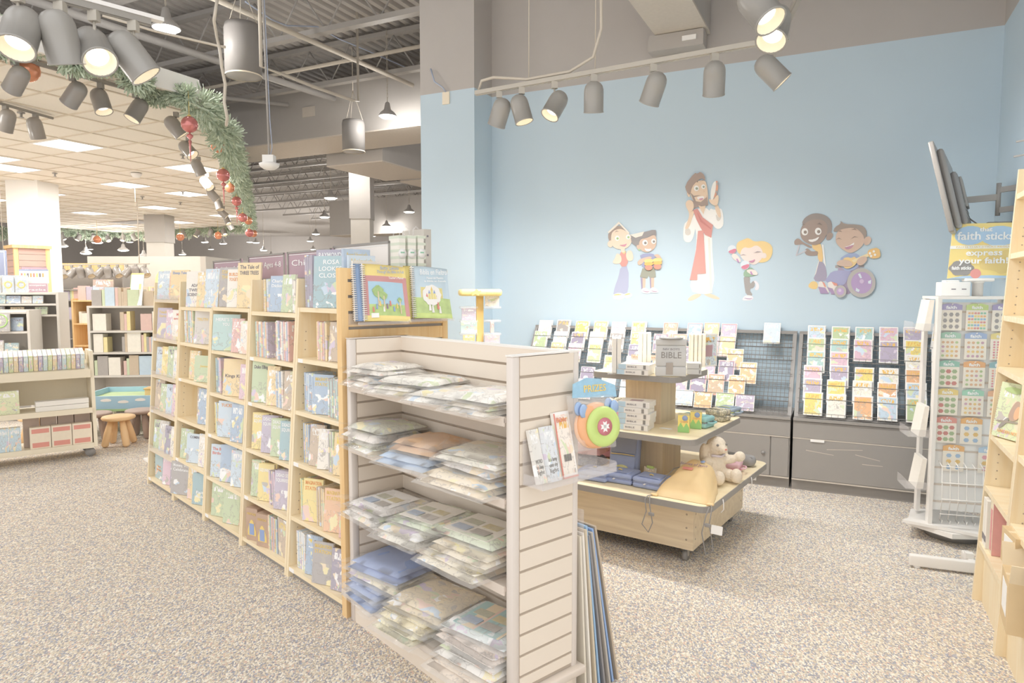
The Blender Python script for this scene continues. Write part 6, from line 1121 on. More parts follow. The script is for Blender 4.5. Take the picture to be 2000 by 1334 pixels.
# ================================================================ white sticker spinner
SF = Fr((2.885, 4.36), -16); t = thing('sticker_spinner', 'white sticker spinner rack with a yellow header sign', 'spinner rack', (0, 0, 0), 0, None, SF)
HEX = lambda r: [(r*math.cos(R(60*i+12)), r*math.sin(R(60*i+12))) for i in range(6)]
MB().lathe([(.16, 0), (.17, .05), (.1, .07)], 24).build('pedestal', 'wire', t); MB().prism(HEX(.29), .065, .095).build('base_plate', 'white_metal', t); MB().prism([(-.33, -.12), (.05, -.3), (.3, -.05), (.0, .25)], .097, .115).build('base_plate', 'white_metal', t)
SZ0, SZ1 = .2, 1.545
for x in (-.17, .26): MB().box(x-.022, x, -.16, -.1, .116, SZ1).build('post', 'white_metal', t)
for x in (-.17, .26): MB().box(x-.022, x, .1, .16, .116, SZ1).build('post', 'white_metal', t)
MB().box(-.17, .24, -.125, -.115, .2, SZ1-.02).build('back_sheet', 'white', t); MB().box(-.195, .262, -.165, .165, SZ1, SZ1+.018).build('top_plate', 'white_metal', t)
for k in range(12): MB().box(-.168, .236, -.128, -.126, .25+k*.11, .262+k*.11).build('hook_rail', 'shelf_beige', t)
b = MB()
for k in range(9): x = -.14+k*.045; b.tube([(x, -.13, .52), (x, -.2, .5), (x, -.23, .3), (x, -.2, .16), (x, -.24, .15), (x, -.25, .17)], .003, 5)
for z, y in ((.5, -.205), (.4, -.22), (.3, -.235), (.2, -.215)): b.cyl((-.145, y, z), (.225, y, z), .003, 5)
b.build('wire_basket', 'white_metal', t)
# header sign, on a stub of white tube
sx0 = .09; hs = MB().lathe([(.03, SZ1+.018), (.03, SZ1+.1), (.035, SZ1+.1), (.035, SZ1+.11)], 16).build('stub_tube', 'white_metal', t, (.07, 0, 0)); MB().rbox(-.01, .15, -.04, .04, SZ1+.11, SZ1+.13, .006).build('sign_shoe', 'white_metal', t)
sg = MB().prism(chaikin([(-.135, 0), (.26, 0), (.26, .345), (-.115, .345)], 0), -.012, -.004, 'y').build('header_sign', M('sticker_yellow', 'fbe49a', .5, .02), t, (.03, .0, SZ1+.13))
for nm, col, pts, yy in (('printed_shape', 'bcd6ee', [(x, z) for x, z in [(-.02+.085*math.cos(a), .27+.06*math.sin(a)) for a in [i*.35 for i in range(18)]]], -.0135), ('printed_shape', 'bcd6ee', [(.14+.105*math.cos(a), .265+.062*math.sin(a)) for a in [i*.35 for i in range(18)]], -.0133), ('printed_shape', 'fdfcf8', [(-.128, .187), (.26, .187), (.26, .207), (-.127, .207)], -.0136), ('printed_badge', 'a8a4a2', [(-.06+.068*math.cos(a)*(1+.07*math.cos(6*a)), .065+.048*math.sin(a)*(1+.07*math.cos(6*a))) for a in [i*.25 for i in range(25)]], -.0138), ('printed_seal', 'eda8a2', circ(.02, .03, .03), -.0146), ('printed_shape', 'bcd6ee', [(-.13, .001), (.26, .001), (.26, .012), (.1, .02), (-.05, .016)], -.0132), ('printed_boot', 'f0d794', chaikin([(.03, .06), (.12, .05), (.16, .02), (.22, .05), (.25, .12), (.2, .19), (.12, .15), (.06, .13)], 2), -.0131)):
    MB().prism(pts, yy, yy+.0012, 'y').build(nm, M('print_'+col, col, .5, .0), sg)
for s, x, z, sz, w in (('faith', -.025, .265, .07, .13), ('that', .065, .305, .035, .07), ('sticks', .14, .262, .065, .15), ('express', .06, .16, .052, .2), ('your faith!', .06, .11, .052, .27), ('faith sticks', -.06, .065, .03, .11)): text('lettering', s, sg, 'ink_white', (x, -.0165, z), sz, w, offset=.0012)
text('lettering', 'FAITH THAT STICKS REGULAR', sg, 'ink_gold', (.07, -.0155, .197), .014, .33)
pk = thing('white_display_box', 'white slotted plastic box standing on top of the sticker spinner', 'box', (-.1, -.04, SZ1+.019), R(6), None, SF); MB().rbox(-.06, .11, -.03, .05, 0, .088, .004).build('body', 'white', pk); MB().rbox(-.03, .05, -.02, .04, .088, .1, .003).build('lid', 'white', pk)
for x in (-.0, .06): MB().box(x, x+.026, -.031, -.0295, .04, .046).build('slot', 'ink', pk)
HC = ['b9b0d0', 'd3e2a0', 'b9b0d0', 'b8d6c4', 'b3c4e2', 'f3e3a2', 'a9cfc0', 'f2bf92', 'a4c4c8', 'f3dc9a', 'b2dcc6', 'f2c4a4', 'e6a89e', 'f4c48e', 'c4d8ea']
def stickers(c, r, i, label, kind):
    x = -.112+c*.14; z = 1.515-r*.178-.165; q = thing('sticker_pack', label, 'sticker pack', (x, -.137, z), 0, None, SF); w = .118
    MB().box(-w/2, w/2, -.004, 0, 0, .128).build('backing_card', M('pack_cream', 'fbf3e6', .5, .02), q); h = MB().prism([(-w/2, .128), (w/2, .128), (w/2, .158), (w*.2, .168), (-w*.2, .168), (-w/2, .158)], -.0045, -.001, 'y').build('header_card', M('pack_'+HC[i], HC[i], .5, .04, 30), q); text('lettering', 'faith', h, 'ink_white', (0, -.0052, .143), .026, .06, offset=.0008)
    MB().tube([(0, .012, .16), (0, -.02, .16), (0, -.024, .166)], .0025, 5).build('hook', 'white_metal', q); rr_ = random.Random(i*5+1); st = MB(); cols = {'dots': ['f3c89a', 'e6a8a4', 'a8d6c0', 'a9c8e8', 'f6e29a'], 'birds': ['b5b0ae'], 'mixed': ['e8c4a4', 'c6d6a8', 'd8b6c4', 'f2d69a'], 'hearts': ['eaa6b0', 'f3b9a8'], 'wreath': ['b4c4a0', 'd69a94'], 'bears': ['f0cf92', 'b4cae2', 'eab4bc']}[kind]
    nr, nc = {'dots': (6, 6), 'birds': (3, 3), 'mixed': (4, 4), 'hearts': (7, 5), 'wreath': (3, 3), 'bears': (3, 2)}[kind]; rad = .042/max(nc, nr)*(1.0 if kind != 'mixed' else .8)
    for a in range(nr):
        for e in range(nc):
            cx, cz = -w*.42+w*.84*(e+.5)/nc, .006+.112*(a+.5)/nr; st.add([(cx+rad*1.1*math.cos(k*1.047)*(1 if kind != 'birds' else .8), -.0048, cz+rad*math.sin(k*1.047)) for k in range(6)], [(0, 1, 2, 3, 4, 5)][::1], (a*2+e//2 if kind == 'dots' else rr_.randrange(9)) % len(cols))
    for f in range(len(st.f)): st.f[f] = st.f[f]
    o = st.build('stickers', [M('st_'+c_, c_, .5, 0) for c_ in cols], q); o['kind'] = 'stuff'
i = 0
for r in range(5):
    for c in range(3):
        if (r, c) == (4, 2): i += 1; continue
        kind = [['birds', 'dots', 'birds'], ['mixed', 'mixed', 'hearts'], ['wreath', 'mixed', 'hearts'], ['wreath', 'mixed', 'mixed'], ['wreath', 'bears', 'dots']][r][c]
        stickers(c, r, i, '%s sticker pack, %s row down, %s hook from the clear pockets' % ({'birds': 'nine penguins', 'dots': 'coloured dots', 'mixed': 'small mixed pictures', 'hearts': 'hearts', 'wreath': 'wreaths', 'bears': 'bears'}[kind], WORDS[r], WORDS[c]), kind); i += 1
stickers(0.35, 5, 13, 'orange sticker pack on the lowest hook of the spinner', 'bears'); stickers(1.75, 5, 14, 'pale blue pack of bear stickers on the lowest hooks beside the maple bookcase', 'bears')
for k, (z, lb) in enumerate(((1.34, 'top'), (.66, 'middle'), (.32, 'lowest'))):
    q = thing('clear_pocket', 'clear acrylic pocket with white cards on the side of the spinner, %s one' % lb, 'pocket', (-.195, -.02, z), 0, None, SF); MB().box(-.12, 0, -.1, .1, 0, .004).build('floor_plate', 'acrylic', q); MB().box(-.124, -.12, -.1, .1, 0, .06).build('front_lip', 'acrylic', q); MB().box(-.12, 0, -.103, -.1, .004, .05).build('side_plate', 'acrylic', q); MB().prism([(-.06, .005), (-.02, .005), (-.004, .2), (-.03, .2)], -.09, .09, 'y').build('cards', 'paper', q)
# ================================================================ television on its arm
TVP = aty(1850, 380, 4.6); tv = thing('television', 'flat black television tilted on a wall arm above the spinner', 'television', TVP, R(-90+28) , None); tv.rotation_euler = Euler((0, 0, R(90-36)), 'XYZ')
# local x = along the screen width, local y = to the back; screen faces local +y
sub = bpy.data.objects.new('panel', MB().rbox(-.46, .46, -.012, .018, -.285, .285, .006).mesh('panel', 'spot_black')); COL.objects.link(sub); sub.parent = tv; sub.rotation_euler = (R(-13.5), 0, 0)
MB().box(-.44, .44, .018, .0195, -.28, .28).build('screen', M('screen', '9a9896', .12, 0, spec=.7), sub); MB().rbox(-.4, .4, -.05, -.01, -.26, .24, .02).build('back_shell', 'spot_black', sub); MB().rbox(-.26, .26, -.085, -.045, -.24, .1, .02).build('back_bulge', 'wire', sub); MB().rbox(-.1, .1, -.1, -.085, -.12, .08, .004).build('mount_plate', 'steel_dark', sub)
for k in range(6): MB().box(-.22, .22, -.0875, -.085, -.2+k*.03, -.19+k*.03).build('vent_slot', 'steel_dark', sub)
rw = WF.w(4.345, WF.loc(Vector((3.2, 4.6, 0))).y-.15, 0); arm = thing('folding_mount', 'black folding wall arm carrying the television', 'wall mount', (TVP.x, TVP.y, TVP.z)); J0 = Vector((.07, .02, -.04)); Jm = aty(1950, 385, 4.5)-TVP; Jw = Vector((rw.x, rw.y, TVP.z-.02))-TVP
def bar(par, a, c, w, h, nm):
    d = c-a; MB().box(0, d.length, -w/2, w/2, -h/2, h/2).build(nm, 'steel_dark', par, a, (0, -math.asin(d.z/d.length), math.atan2(d.y, d.x)))
bar(arm, J0, Jm, .02, .04, 'arm_link'); bar(arm, Jm+Vector((0, 0, .045)), Jw+Vector((0, 0, .045)), .02, .035, 'arm_link'); bar(arm, Jm-Vector((0, 0, .085)), Jw-Vector((0, 0, .085)), .02, .035, 'arm_link'); MB().cyl(Jm-Vector((0, 0, .12)), Jm+Vector((0, 0, .09)), .014, 12).build('hinge_post', 'steel_dark', arm); MB().cyl(J0-Vector((0, 0, .05)), J0+Vector((0, 0, .05)), .02, 12).build('tilt_joint', 'steel_dark', arm)
MB().box(-.01, 0, -.06, .06, -.15, .12).build('wall_plate', 'steel_dark', arm, Jw, (0, 0, WF.rz))
MB().tube([J0, J0+Vector((.06, 0, -.09)), J0+Vector((.15, 0, -.15)), J0+Vector((.23, .02, -.24)), J0+Vector((.26, .03, -.23))], .005, 6).build('cable', 'wire', arm)
y_, z_ = WF.hitx(1960, 445, 4.25); q = thing('disc_player', 'black disc player on a small wall shelf behind the header sign', 'disc player', (4.24, y_, z_-.02), 0, None, WF); MB().rbox(-.1, .1, -.14, .14, 0, .05, .006).build('body', 'wire', q); text('lettering', 'SONY', q, 'ink_white', (-.1015, 0, .025), .022, .06, rot=(R(90), 0, R(-90))); MB().box(-.1, .105, -.15, .15, -.02, -.001).build('wall_shelf', 'wire', q)
for px, py, lb in ((1985, 277, 'upper'), (1980, 306, 'lower')):
    y_, z_ = WF.hitx(px, py, 4.25); tag(MB().tube([(0, 0, 0), (.1, .0, .002)], .006, 8).build('wall_rod', 'steel_dark', None, WF.w(4.249, y_, z_), (0, R(-6), WF.rz)), '%s dark rod sticking out of the blue side wall above the arm' % lb, 'rod')
# ================================================================ maple bookcases along the right wall
q1, q2 = WF.loc(atz(1897, 1167, 0)), WF.loc(atz(1943, 1275, 0)); RX = q1.x; RD = 4.345-RX; RH = 2.19; RRC = lambda z: .1*z/2.18
ZS = [[.316, .608, .875, 1.218, 1.475, 1.78, 2.07], [.29, .6, .9, 1.25, 1.6, 1.9, 2.07]]
SP = q1.y-q2.y
for k in range(2):
    y1 = q1.y-SP*k; y0 = y1-SP+.003; t = thing('bookcase', ('slanted maple bookcase on the right blue wall holding a bird notebook', 'slanted maple bookcase holding cardboard boxes on the right blue wall')[k], 'bookcase', (RX, y0, 0), 0, None, WF); W = y1-y0
    for y in (0, W-.024): MB().prism([(0, 0), (RD, 0), (RD, RH), (RRC(RH), RH)], y, y+.024, 'y').build('side_panel', 'maple', t)
    MB().box(RD-.012, RD, .024, W-.024, .0, RH-.02).build('back_panel', 'maple', t); MB().box(.04, .055, .024, W-.024, 0, ZS[k][0]-.028).build('kick_board', 'maple', t)
    for z in ZS[k]: MB().box(RRC(z)+.002, RD-.0125, .0245, W-.0245, z-.026, z).build('shelf', 'maple_x', t)
    ph = MB()
    for y in (-.0003, W+.0003, W-.0243, .0243):
        for n in range(50):
            z = .1+n*.042
            for x in (RRC(z)+.045, RD-.06): ph.cyl((x, y-.0006, z), (x, y+.0006, z), .0036, 6)
    o = ph.build('peg_holes', 'groove', t); o['kind'] = 'stuff'; MB().box(.04+RRC(2.1), .1+RRC(2.1), W, W+.001, 2.13, 2.16).build('label_sticker', 'label_white', t)
def rb(k, x, y, z): return WF.w(RX+x, q1.y-SP*k-SP+y, z)
t = thing('spiral_notebook', 'spiral notebook with a robin on a branch, on the maple shelf', 'notebook', rb(0, RRC(.875)+.05, SP-.17, .8765), WF.rz+R(-62), None, None, rx=R(-9)); put(BOOK['art'], 'cover', t, (0, 0, .004), (0, 0, 0), (.2, .02, .27), 'dbe8b4'); b = MB()
for n in range(22): b.tube([(-.1+.009*math.cos(a), .009*math.sin(a), .015+n*.011) for a in [i*1.05 for i in range(6)]], .002, 4, closed=True)
b.build('coil', 'white_metal', t); BD = lambda nm, col, p, y: MB().prism(chaikin(p, 2), y, y+.001, 'y').build(nm, M('bird_'+col, col, .5, .03), t)
BD('printed_bird', 'c9b0a0', [(-.02, .1), (.03, .09), (.06, .13), (.05, .18), (.02, .2), (-.01, .15)], -.0125); BD('printed_breast', 'f2c4a0', [(.02, .1), (.05, .11), (.058, .15), (.035, .175), (.015, .14)], -.0135); BD('printed_tail', 'a8a29c', [(-.02, .11), (-.07, .05), (-.05, .045), (.0, .1)], -.0135); BD('printed_branch', 'b0a69a', [(-.09, .075), (.09, .09), (.09, .098), (-.09, .085)], -.0138); BD('printed_leaves', 'c2d89c', [(-.09, .24), (-.02, .26), (.08, .24), (.0, .22)], -.0138); text('lettering', 'GARDEN NOTES', t, 'ink_orange', (.01, -.0138, .035), .022, .15)
z = ZS[0][0]
for k, (y, w, h, nm, c, lb) in enumerate(((SP-.075, .045, .24, 'paper', 'f7f1e6', 'tall white boxed set at the wall end of the low maple shelf'), (SP-.125, .045, .24, 'paper', 'f7f1e6', 'second tall white boxed set on the low maple shelf'))):
    t = thing('boxed_set', lb, 'boxed set', rb(0, RRC(z)+.1, y, z+.001), WF.rz); MB().box(-.09, .1, -w/2, w/2, 0, h).build('carton', 'paper', t); MB().box(-.0915, -.09, -w/2+.004, w/2-.004, .03, .06).build('printed_strip', 'ink', t)
t = thing('game_box', 'large red and cream decorated box leaning on the low maple shelf', 'box', rb(0, RRC(z)+.12, SP-.205, z+.001), WF.rz); MB().box(-.1, .1, -.035, .035, 0, .26).build('carton', M('deco_cream', 'f6ead0', .5, .1, 20), t); MB().prism([(-.1005, .0), (-.1005, .26)], 0, 0, 'x') if False else MB().box(-.102, -.1, -.02, .012, .02, .22).build('printed_panel', M('deco_red', 'eba8aa', .5, .12, 30), t); MB().box(-.1, .1, -.0365, -.035, .0, .26).build('printed_side', M('deco_red2', 'eeb4b2', .5, .1, 20), t)
M('kraft', 'e2c9a0', .85, .05, 12); M('kraft_light', 'f0dfc0', .85, .04, 12)
def carton(k, x, y, z, w, d, h, rz, label, open_=False):
    t = thing('cardboard_box', label, 'cardboard box', rb(k, x, y, z+.001), WF.rz+R(rz)); MB().box(-w/2, w/2, -d/2, d/2, 0, h).build('carton', 'kraft', t); MB().box(-w/2+.002, w/2-.002, -.012, .012, h, h+.001).build('tape', 'kraft_light', t); MB().box(-w/2-.001, -w/2, -d*.3, d*.3, h*.25, h*.85).build('shipping_label', 'label_white', t)
    if open_:
        for s in (-1, 1): MB().box(-w/2, w/2, 0, .003, 0, d*.45).build('flap', 'kraft_light', t, (0, s*d/2, h), (R(-s*28), 0, 0))
carton(1, .12, SP-.14, ZS[1][0], .2, .2, .15, 0, 'plain cardboard box under the labelled one on the low maple shelf'); carton(1, .1, SP-.13, ZS[1][0]+.152, .19, .18, .15, 5, 'small labelled cardboard box stacked on another in the second maple bookcase'); carton(1, .08, SP-.37, ZS[1][0], .24, .21, .2, -4, 'open topped cardboard box at the front of the low maple shelf', True)
# ---- white rack foot on the carpet beside the bookcase
a, c = atz(1775, 1106, 0), atz(1893, 1121, 0); t = thing('rack_foot', 'white steel floor foot of a rack standing behind the maple bookcase', 'rack', (a.x, a.y, 0), math.atan2(c.y-a.y, c.x-a.x)); MB().rbox(0, .55, -.02, .02, .012, .075, .006).build('foot_bar', 'white_metal', t); MB().rbox(.3, .34, .02, .2, .012, .07, .006).build('cross_bar', 'white_metal', t); MB().box(.29, .33, .05, .09, .07, .1).build('stub', 'white_metal', t)
for x in (.04, .5): MB().cyl((x, 0, 0), (x, 0, .013), .018, 12).build('glide', 'white', t)
# ================================================================ the store behind and to the left
M('metal_cream', 'f4ead4', .4, .02); M('shelf_grey', 'e0dad2', .5, .02); M('mauve_slat', 'd0aea3', .6, .04); M('stool_orange', 'f9d3a4', .4, .03); M('stool_dark', 'b9a69c', .45, .04); M('sign_navy', 'aab4d0', .5, .02)
# ---- column wrap with slats
A, Bp = aty(33, 560, 10.9), aty(98, 560, 10.9); w = .46
t = thing('slat_column_wrap', 'mauve slat wall box with amber trim around the white column', 'display panel', (A.x, 10.9, 0), R(50)); zt = aty(60, 484, 10.9).z; dp = .46
MB().box(.0, w, .012, dp, 0, zt-.03).build('core', 'shelf_grey', t)
for k in range(20):
    z0 = zt-.09-k*.1
    MB().box(.045, w-.045, 0, .012, z0, z0+.088).build('slat', 'mauve_slat', t); MB().box(-.012, 0, .05, dp-.05, z0, z0+.088).build('slat', 'mauve_slat', t)
for x, y in ((-.02, -.01), (w-.045, -.01), (-.02, dp-.04)): MB().box(x, x+.06, y, y+.05, 0, zt).build('corner_post', 'amber_wood', t)
MB().box(-.04, w+.04, -.03, dp+.02, zt, zt+.05).build('top_trim', 'amber_wood', t)
sgn = MB().box(.07, w-.04, -.02, -.005, zt-.72, zt-.3).build('sign_panel', 'sign_purple', t)
for i, s in enumerate(('CD Burn Bar', 'Copy the music', 'Make custom CDs', 'and accompaniment', 'tracks')): text('lettering', s, sgn, 'ink_white', ((w+.03)/2, -.0215, zt-.36-.076*i), .07 if i == 0 else .05, w*.62)
# ---- generic shelf unit and fillers
def unit(fr, x0, x1, D, zs, H, mat, label, back=True, name='shelf_unit'):
    t = thing(name, label, 'shelf unit', (x0, 0, 0), 0, None, fr); W = x1-x0
    for x in (0, W-.03): MB().box(x, x+.03, 0, D, 0, H).build('upright', mat, t)
    for z in zs: MB().box(.031, W-.031, 0, D, z-.025, z).build('shelf', mat, t)
    if back: MB().box(.03, W-.03, D, D+.012, .05, H).build('back_panel', mat, t)
    return t
STUFF = MB(); SC = ['d6c4ae', 'cfe0ee', 'e8c8c0', 'd6e0c0', 'c9c2d2', 'f7f1e6', 'f4e6b0', 'b8b2ae']
def far_fill(fr, x0, x1, y, z, seed, h0=.26):
    r = random.Random(seed); x = x0
    while x < x1-.05:
        w = r.uniform(.025, .05) if r.random() < .6 else r.uniform(.12, .18); h = h0*r.uniform(.7, 1)
        if r.random() > .1: STUFF.T = fr.m; STUFF.box(x, x+w*.95, y, y+.14, z+.001, z+h, r.randrange(8))
        x += w
def fill(fr, x0, x1, y, z, seed, label, grp, faceout=.4, hmax=.24, gaps=.1, mesh='cover'):
    r = random.Random(seed); x = x0
    while x < x1-.03:
        c = r.choice(PAL); h = hmax*r.uniform(.75, 1)
        if r.random() < gaps: x += .06; continue
        if r.random() < faceout:
            w = r.uniform(.12, .17)
            if x+w > x1: break
            o = put(BOOK[r.choice(['cover', 'art', 'cover_dark_title'])], 'book', None, fr.w(x+w/2, y+.03, z+.003), (R(-7), 0, fr.rz), (w*.96, .02, h), c); x += w+.004; p = 'facing out'
        else:
            w = r.uniform(.022, .045); d = .15; o = put(BOOK[mesh], 'book', None, fr.w(x+w/2, y+d/2, z+.0012), (0, 0, fr.rz+R(90)), (d, w*.95, h), c); x += w; p = 'spine out'
        tag(o, '%s book %s on %s' % (CNAME[c], p, label), 'book', grp)
# ---- cream book truck with games
KF = Fr((-4.0, 6.5), 38); ct = thing('book_cart', 'cream metal book cart on castors loaded with boxed games', 'cart', (-1.2, 0, 0), 0, None, KF); CW = 1.2
for x in (0, CW-.03): MB().prism([(0, .1), (.4, .1), (.4, 1.02), (.05, 1.02)], x, x+.03, 'x').build('end_panel', 'metal_cream', ct)
for z in (.135, .475): MB().box(.031, CW-.031, 0, .4, z-.02, z).build('shelf', 'metal_cream', ct); MB().box(.031, CW-.031, -.006, 0, z-.045, z+.004).build('shelf_lip', 'metal_cream', ct)
MB().prism([(.03, .8), (.37, .9), (.37, .92), (.03, .82)], .031, CW-.031, 'x').build('sloping_shelf', 'metal_cream', ct); MB().box(.031, CW-.031, .022, .03, .77, .845).build('shelf_lip', 'metal_cream', ct)
MB().box(.031, CW-.031, .37, .38, .5, 1.0).build('back_sheet', 'metal_cream', ct)
for x in (.06, CW-.06):
    for y in (.05, .35):
        c = MB().box(-.025, .025, -.02, .02, .085, .105).prism([(-.02, .09), (.02, .09), (.01, .04), (-.01, .04)], .02, .024, 'y').build('castor', 'track_grey', ct, (x, y, 0)); MB().tube([(0, -.014, .045), (0, .014, .045)], .044, 18).build('wheel', 'wire', c)
def on(x, y, z, w, d, h, hexc, label, rz=0, cat='boxed game', mesh=None, lines=None, name='game_box', band=None):
    t = thing(name, label, cat, (x, y, z+.001), R(rz), None, KF); put(BOOK['art'] if mesh else MB().box(-.5, .5, -.5, .5, 0, 1).mesh('carton', M('box_'+hexc, hexc, .5, .03)), 'carton', t, (0, 0, 0), (0, 0, 0), (w, d, h), hexc)
    if band: MB().box(-w*.42, w*.42, -d/2-.001, -d/2, h*.72, h*.92).build('printed_band', M('box_'+band, band, .5, .02), t); MB().box(-w*.4, w*.4, -d/2-.001, -d/2, h*.06, h*.28).build('printed_band', M('box_'+band, band, .5, .02), t)
    return t
cs = ['cfe6ea', 'dbe6a8', 'f4dcae', 'b9aece', 'f2f0ea']
for k in range(29):
    x = -1.12+.037*k; o = put(BOOK['cover'], 'book', None, KF.w(x, .2, .874), (R(16.4), 0, KF.rz+R(0)), (.034, .17, .15), cs[k % 4]); tag(o, ['aqua', 'lime', 'peach', 'violet'][k % 4]+' book in the row along the top of the cream cart', 'book', 'row of books on the cream cart')
on(-.95, .07, .475, .2, .045, .2, 'f3ecd2', 'cream and orange boxed game standing at the far end of the cart shelf', 0, band='eec2a2'); on(-.7, .08, .475, .21, .05, .21, 'e6ecbc', 'lime and yellow boxed game with pet pictures on the cart shelf', 0, mesh=1)
for k in range(2): on(-.265, .09, .475+k*.048, .42, .1, .045, 'fbf8f2', ('long white boxed game lying under another on the cart', 'long white boxed game lying on top of another on the cart')[k], k*2)
for k in range(3): on(-1.1+k*.09, .07, .135, .085, .09, .29, 'faf6ee', '%s tall white boxed game standing at the far end of the lower cart shelf' % WORDS[k])
for k in range(3): on(-.82+k*.09, .07, .135, .085, .07, .215, 'c6e0ee', '%s blue edged castle puzzle box on the lower cart shelf' % WORDS[k], mesh=1)
for k in range(3): on(-.45+k*.165, .06, .135, .16, .07, .2, 'f6ead6', '%s red and cream boxed game from the castle puzzles on the lower cart shelf' % WORDS[k], 0, band='e8a498')
for k in range(4): on(-.51+k*.135, .2, .135, .125, .11, .28, 'cbb9ae', '%s brown carton behind the red and cream games on the cart' % WORDS[k])
# ---- stools and train table
def stool(P, mat, rz, label):
    t = thing('childs_stool', label, 'stool', (P[0], P[1], 0), R(rz)); MB().lathe([(.001, .265), (.12, .265), (.15, .275), (.16, .29), (.15, .305), (.12, .31), (.001, .31)], 28).build('seat', mat, t)
    for k in range(4):
        a = R(45+90*k); MB().tube([(.075*math.cos(a), .075*math.sin(a), .268), (.11*math.cos(a), .11*math.sin(a), .14), (.145*math.cos(a), .145*math.sin(a), .02), (.148*math.cos(a), .148*math.sin(a), .003)], [.026, .036, .034, .018], 12).build('leg', mat, t)
stool((-4.07, 6.98), 'stool_orange', 10, 'orange plastic stool standing in front of the train table'); stool((-3.72, 7.22), 'stool_orange', 35, 'orange plastic stool tucked against the fifth bookcase'); stool((-4.42, 7.17), 'stool_dark', 20, 'dark brown plastic stool behind the orange one'); stool((-4.05, 7.37), 'stool_dark', 5, 'dark brown plastic stool beside the train table leg'); stool((-4.9, 6.95), 'stool_orange', 15, 'orange plastic stool half hidden behind the cream cart'); stool((-4.78, 7.32), 'stool_dark', 0, 'dark brown plastic stool half hidden behind the cream cart')
tt = thing('play_table', 'low play table with a blue sky and clouds band', 'play table', (-4.15, 8.0, 0), R(8)); 
for x0, x1, y0, y1 in ((-.75, .75, -.4, -.38), (-.75, .75, .38, .4), (-.75, -.73, -.38, .38), (.73, .75, -.38, .38)): MB().box(x0, x1, y0, y1, .25, .42).build('side_band', M('sky_band', 'b4d8ee', .5, .03), tt)
MB().box(-.73, .73, -.38, .38, .34, .36).build('top_board', M('play_green', 'c9dcae', .6, .1, 12), tt); MB().box(-.75, .75, -.402, -.4, .25, .275).build('grass_strip', M('grass_strip', 'b9d8a0', .6, .1, 20), tt)
for k in range(8): MB().prism(chaikin([(x+(-.62+k*.18), z+.34+.02*(k % 2)) for x, z in ((-.05, 0), (.05, 0), (.06, .02), (.02, .035), (-.03, .03), (-.06, .018))], 1), -.4025, -.401, 'y').build('printed_cloud', 'white', tt)
for x, y in ((-.68, -.33), (.68, -.33), (-.68, .33), (.68, .33)): MB().box(x-.03, x+.03, y-.03, y+.03, 0, .34).build('leg', 'metal_cream', tt)
def toy(x, y, parts, label):
    t = thing('toy_building', label, 'toy', (-4.15+x*math.cos(R(8))-y*math.sin(R(8)), 8.0+x*math.sin(R(8))+y*math.cos(R(8)), .361), R(8))
    for nm, a, c in parts: MB().rbox(*a, .006).build(nm, M('toy_'+c, c, .5, .04), t)
toy(.36, -.1, [('wall', (-.12, .12, -.08, .08, 0, .2), 'f1e0b0'), ('tower', (-.1, -.04, -.1, -.04, .2, .27), 'f1e0b0'), ('roof', (-.13, .13, -.09, .09, .2, .23), 'a8bcae'), ('door', (-.03, .03, -.084, -.08, .0, .1), 'd8c092')], 'cream toy station with a green roof on the play table')
toy(.05, -.15, [('wall', (-.15, .12, -.07, .07, 0, .1), 'f0cf98'), ('roof', (-.16, .13, -.08, .08, .1, .12), 'e2bd84'), ('window', (-.05, .05, -.073, -.07, .03, .07), 'b0a49a')], 'amber toy shed on the play table')
t = thing('toy_tower', 'red and white toy tower with a blue window on the play table', 'toy', (-3.97, 8.05, .361), 0); MB().lathe([(.05, 0), (.04, .1), (.055, .16), (.055, .24)], 16).build('tower', 'white', t); MB().lathe([(.055, .165), (.057, .17), (.057, .22), (.055, .225)], 16).build('window_band', M('toy_sky', 'b0d8ec', .4, .02), t); MB().lathe([(.075, .24), (.07, .27), (.03, .3), (.001, .305)], 16).build('cap', 'ink_red', t)
t = thing('literature_stand', 'narrow white literature stand with a red card beside the fifth bookcase', 'stand', (-3.36, 6.35, 0), R(-46)); MB().box(-.05, .05, 0, .02, .02, .72).build('panel', 'white', t); MB().box(-.09, .09, -.09, .09, 0, .02).build('foot', 'white', t); MB().box(-.035, .035, -.003, 0, .5, .68).build('card', 'ink_red', t)
# ---- grey shelving behind the cart
LF = Fr((-7.2, 8.0), 14); unit(LF, -.3, 1.35, .35, [.1, .45, .78, 1.10, 1.34], 1.36, 'shelf_grey', 'grey metal shelving behind the cream cart with picture Bibles')
for n, z in enumerate((.45, .78, 1.10)): fill(LF, -.2, 1.3, .03, z, 31+n, 'the grey shelving behind the cart, %s shelf up' % WORDS[n+1], 'books on the grey shelving', .5, .22)
v = LF.loc(aty(32, 628, 8.3)); t = thing('display_book', 'charcoal display book with a lime ring print on the grey shelving', 'book', (1.05, -.03, 1.1012), 0, None, LF, rx=R(-4)); put(BOOK['cover'], 'body', t, (0, 0, .002), (0, 0, 0), (.2, .025, .225), 'aeaaa6'); MB().lathe([(.07, 0), (.085, 0), (.085, .001), (.07, .001), (.07, 0)], 24, cap=False).build('printed_ring', M('lime_print', 'b8e090', .5, 0), t, (0, -.0145, .13), (R(90), 0, 0)); text('lettering', 'HEALING', t, 'ink_white', (0, -.015, .13), .035, .11)
LF2 = Fr((-5.45, 8.75), 6); unit(LF2, 0, 2.2, .35, [.1, .5, .8, 1.08, 1.4], 1.4, 'shelf_grey', 'grey slat shelving beside the play table, full of Bibles')
for n, z in enumerate((.5, .8, 1.08, 1.38)): far_fill(LF2, .05, 2.12, .03, z, 51+n)
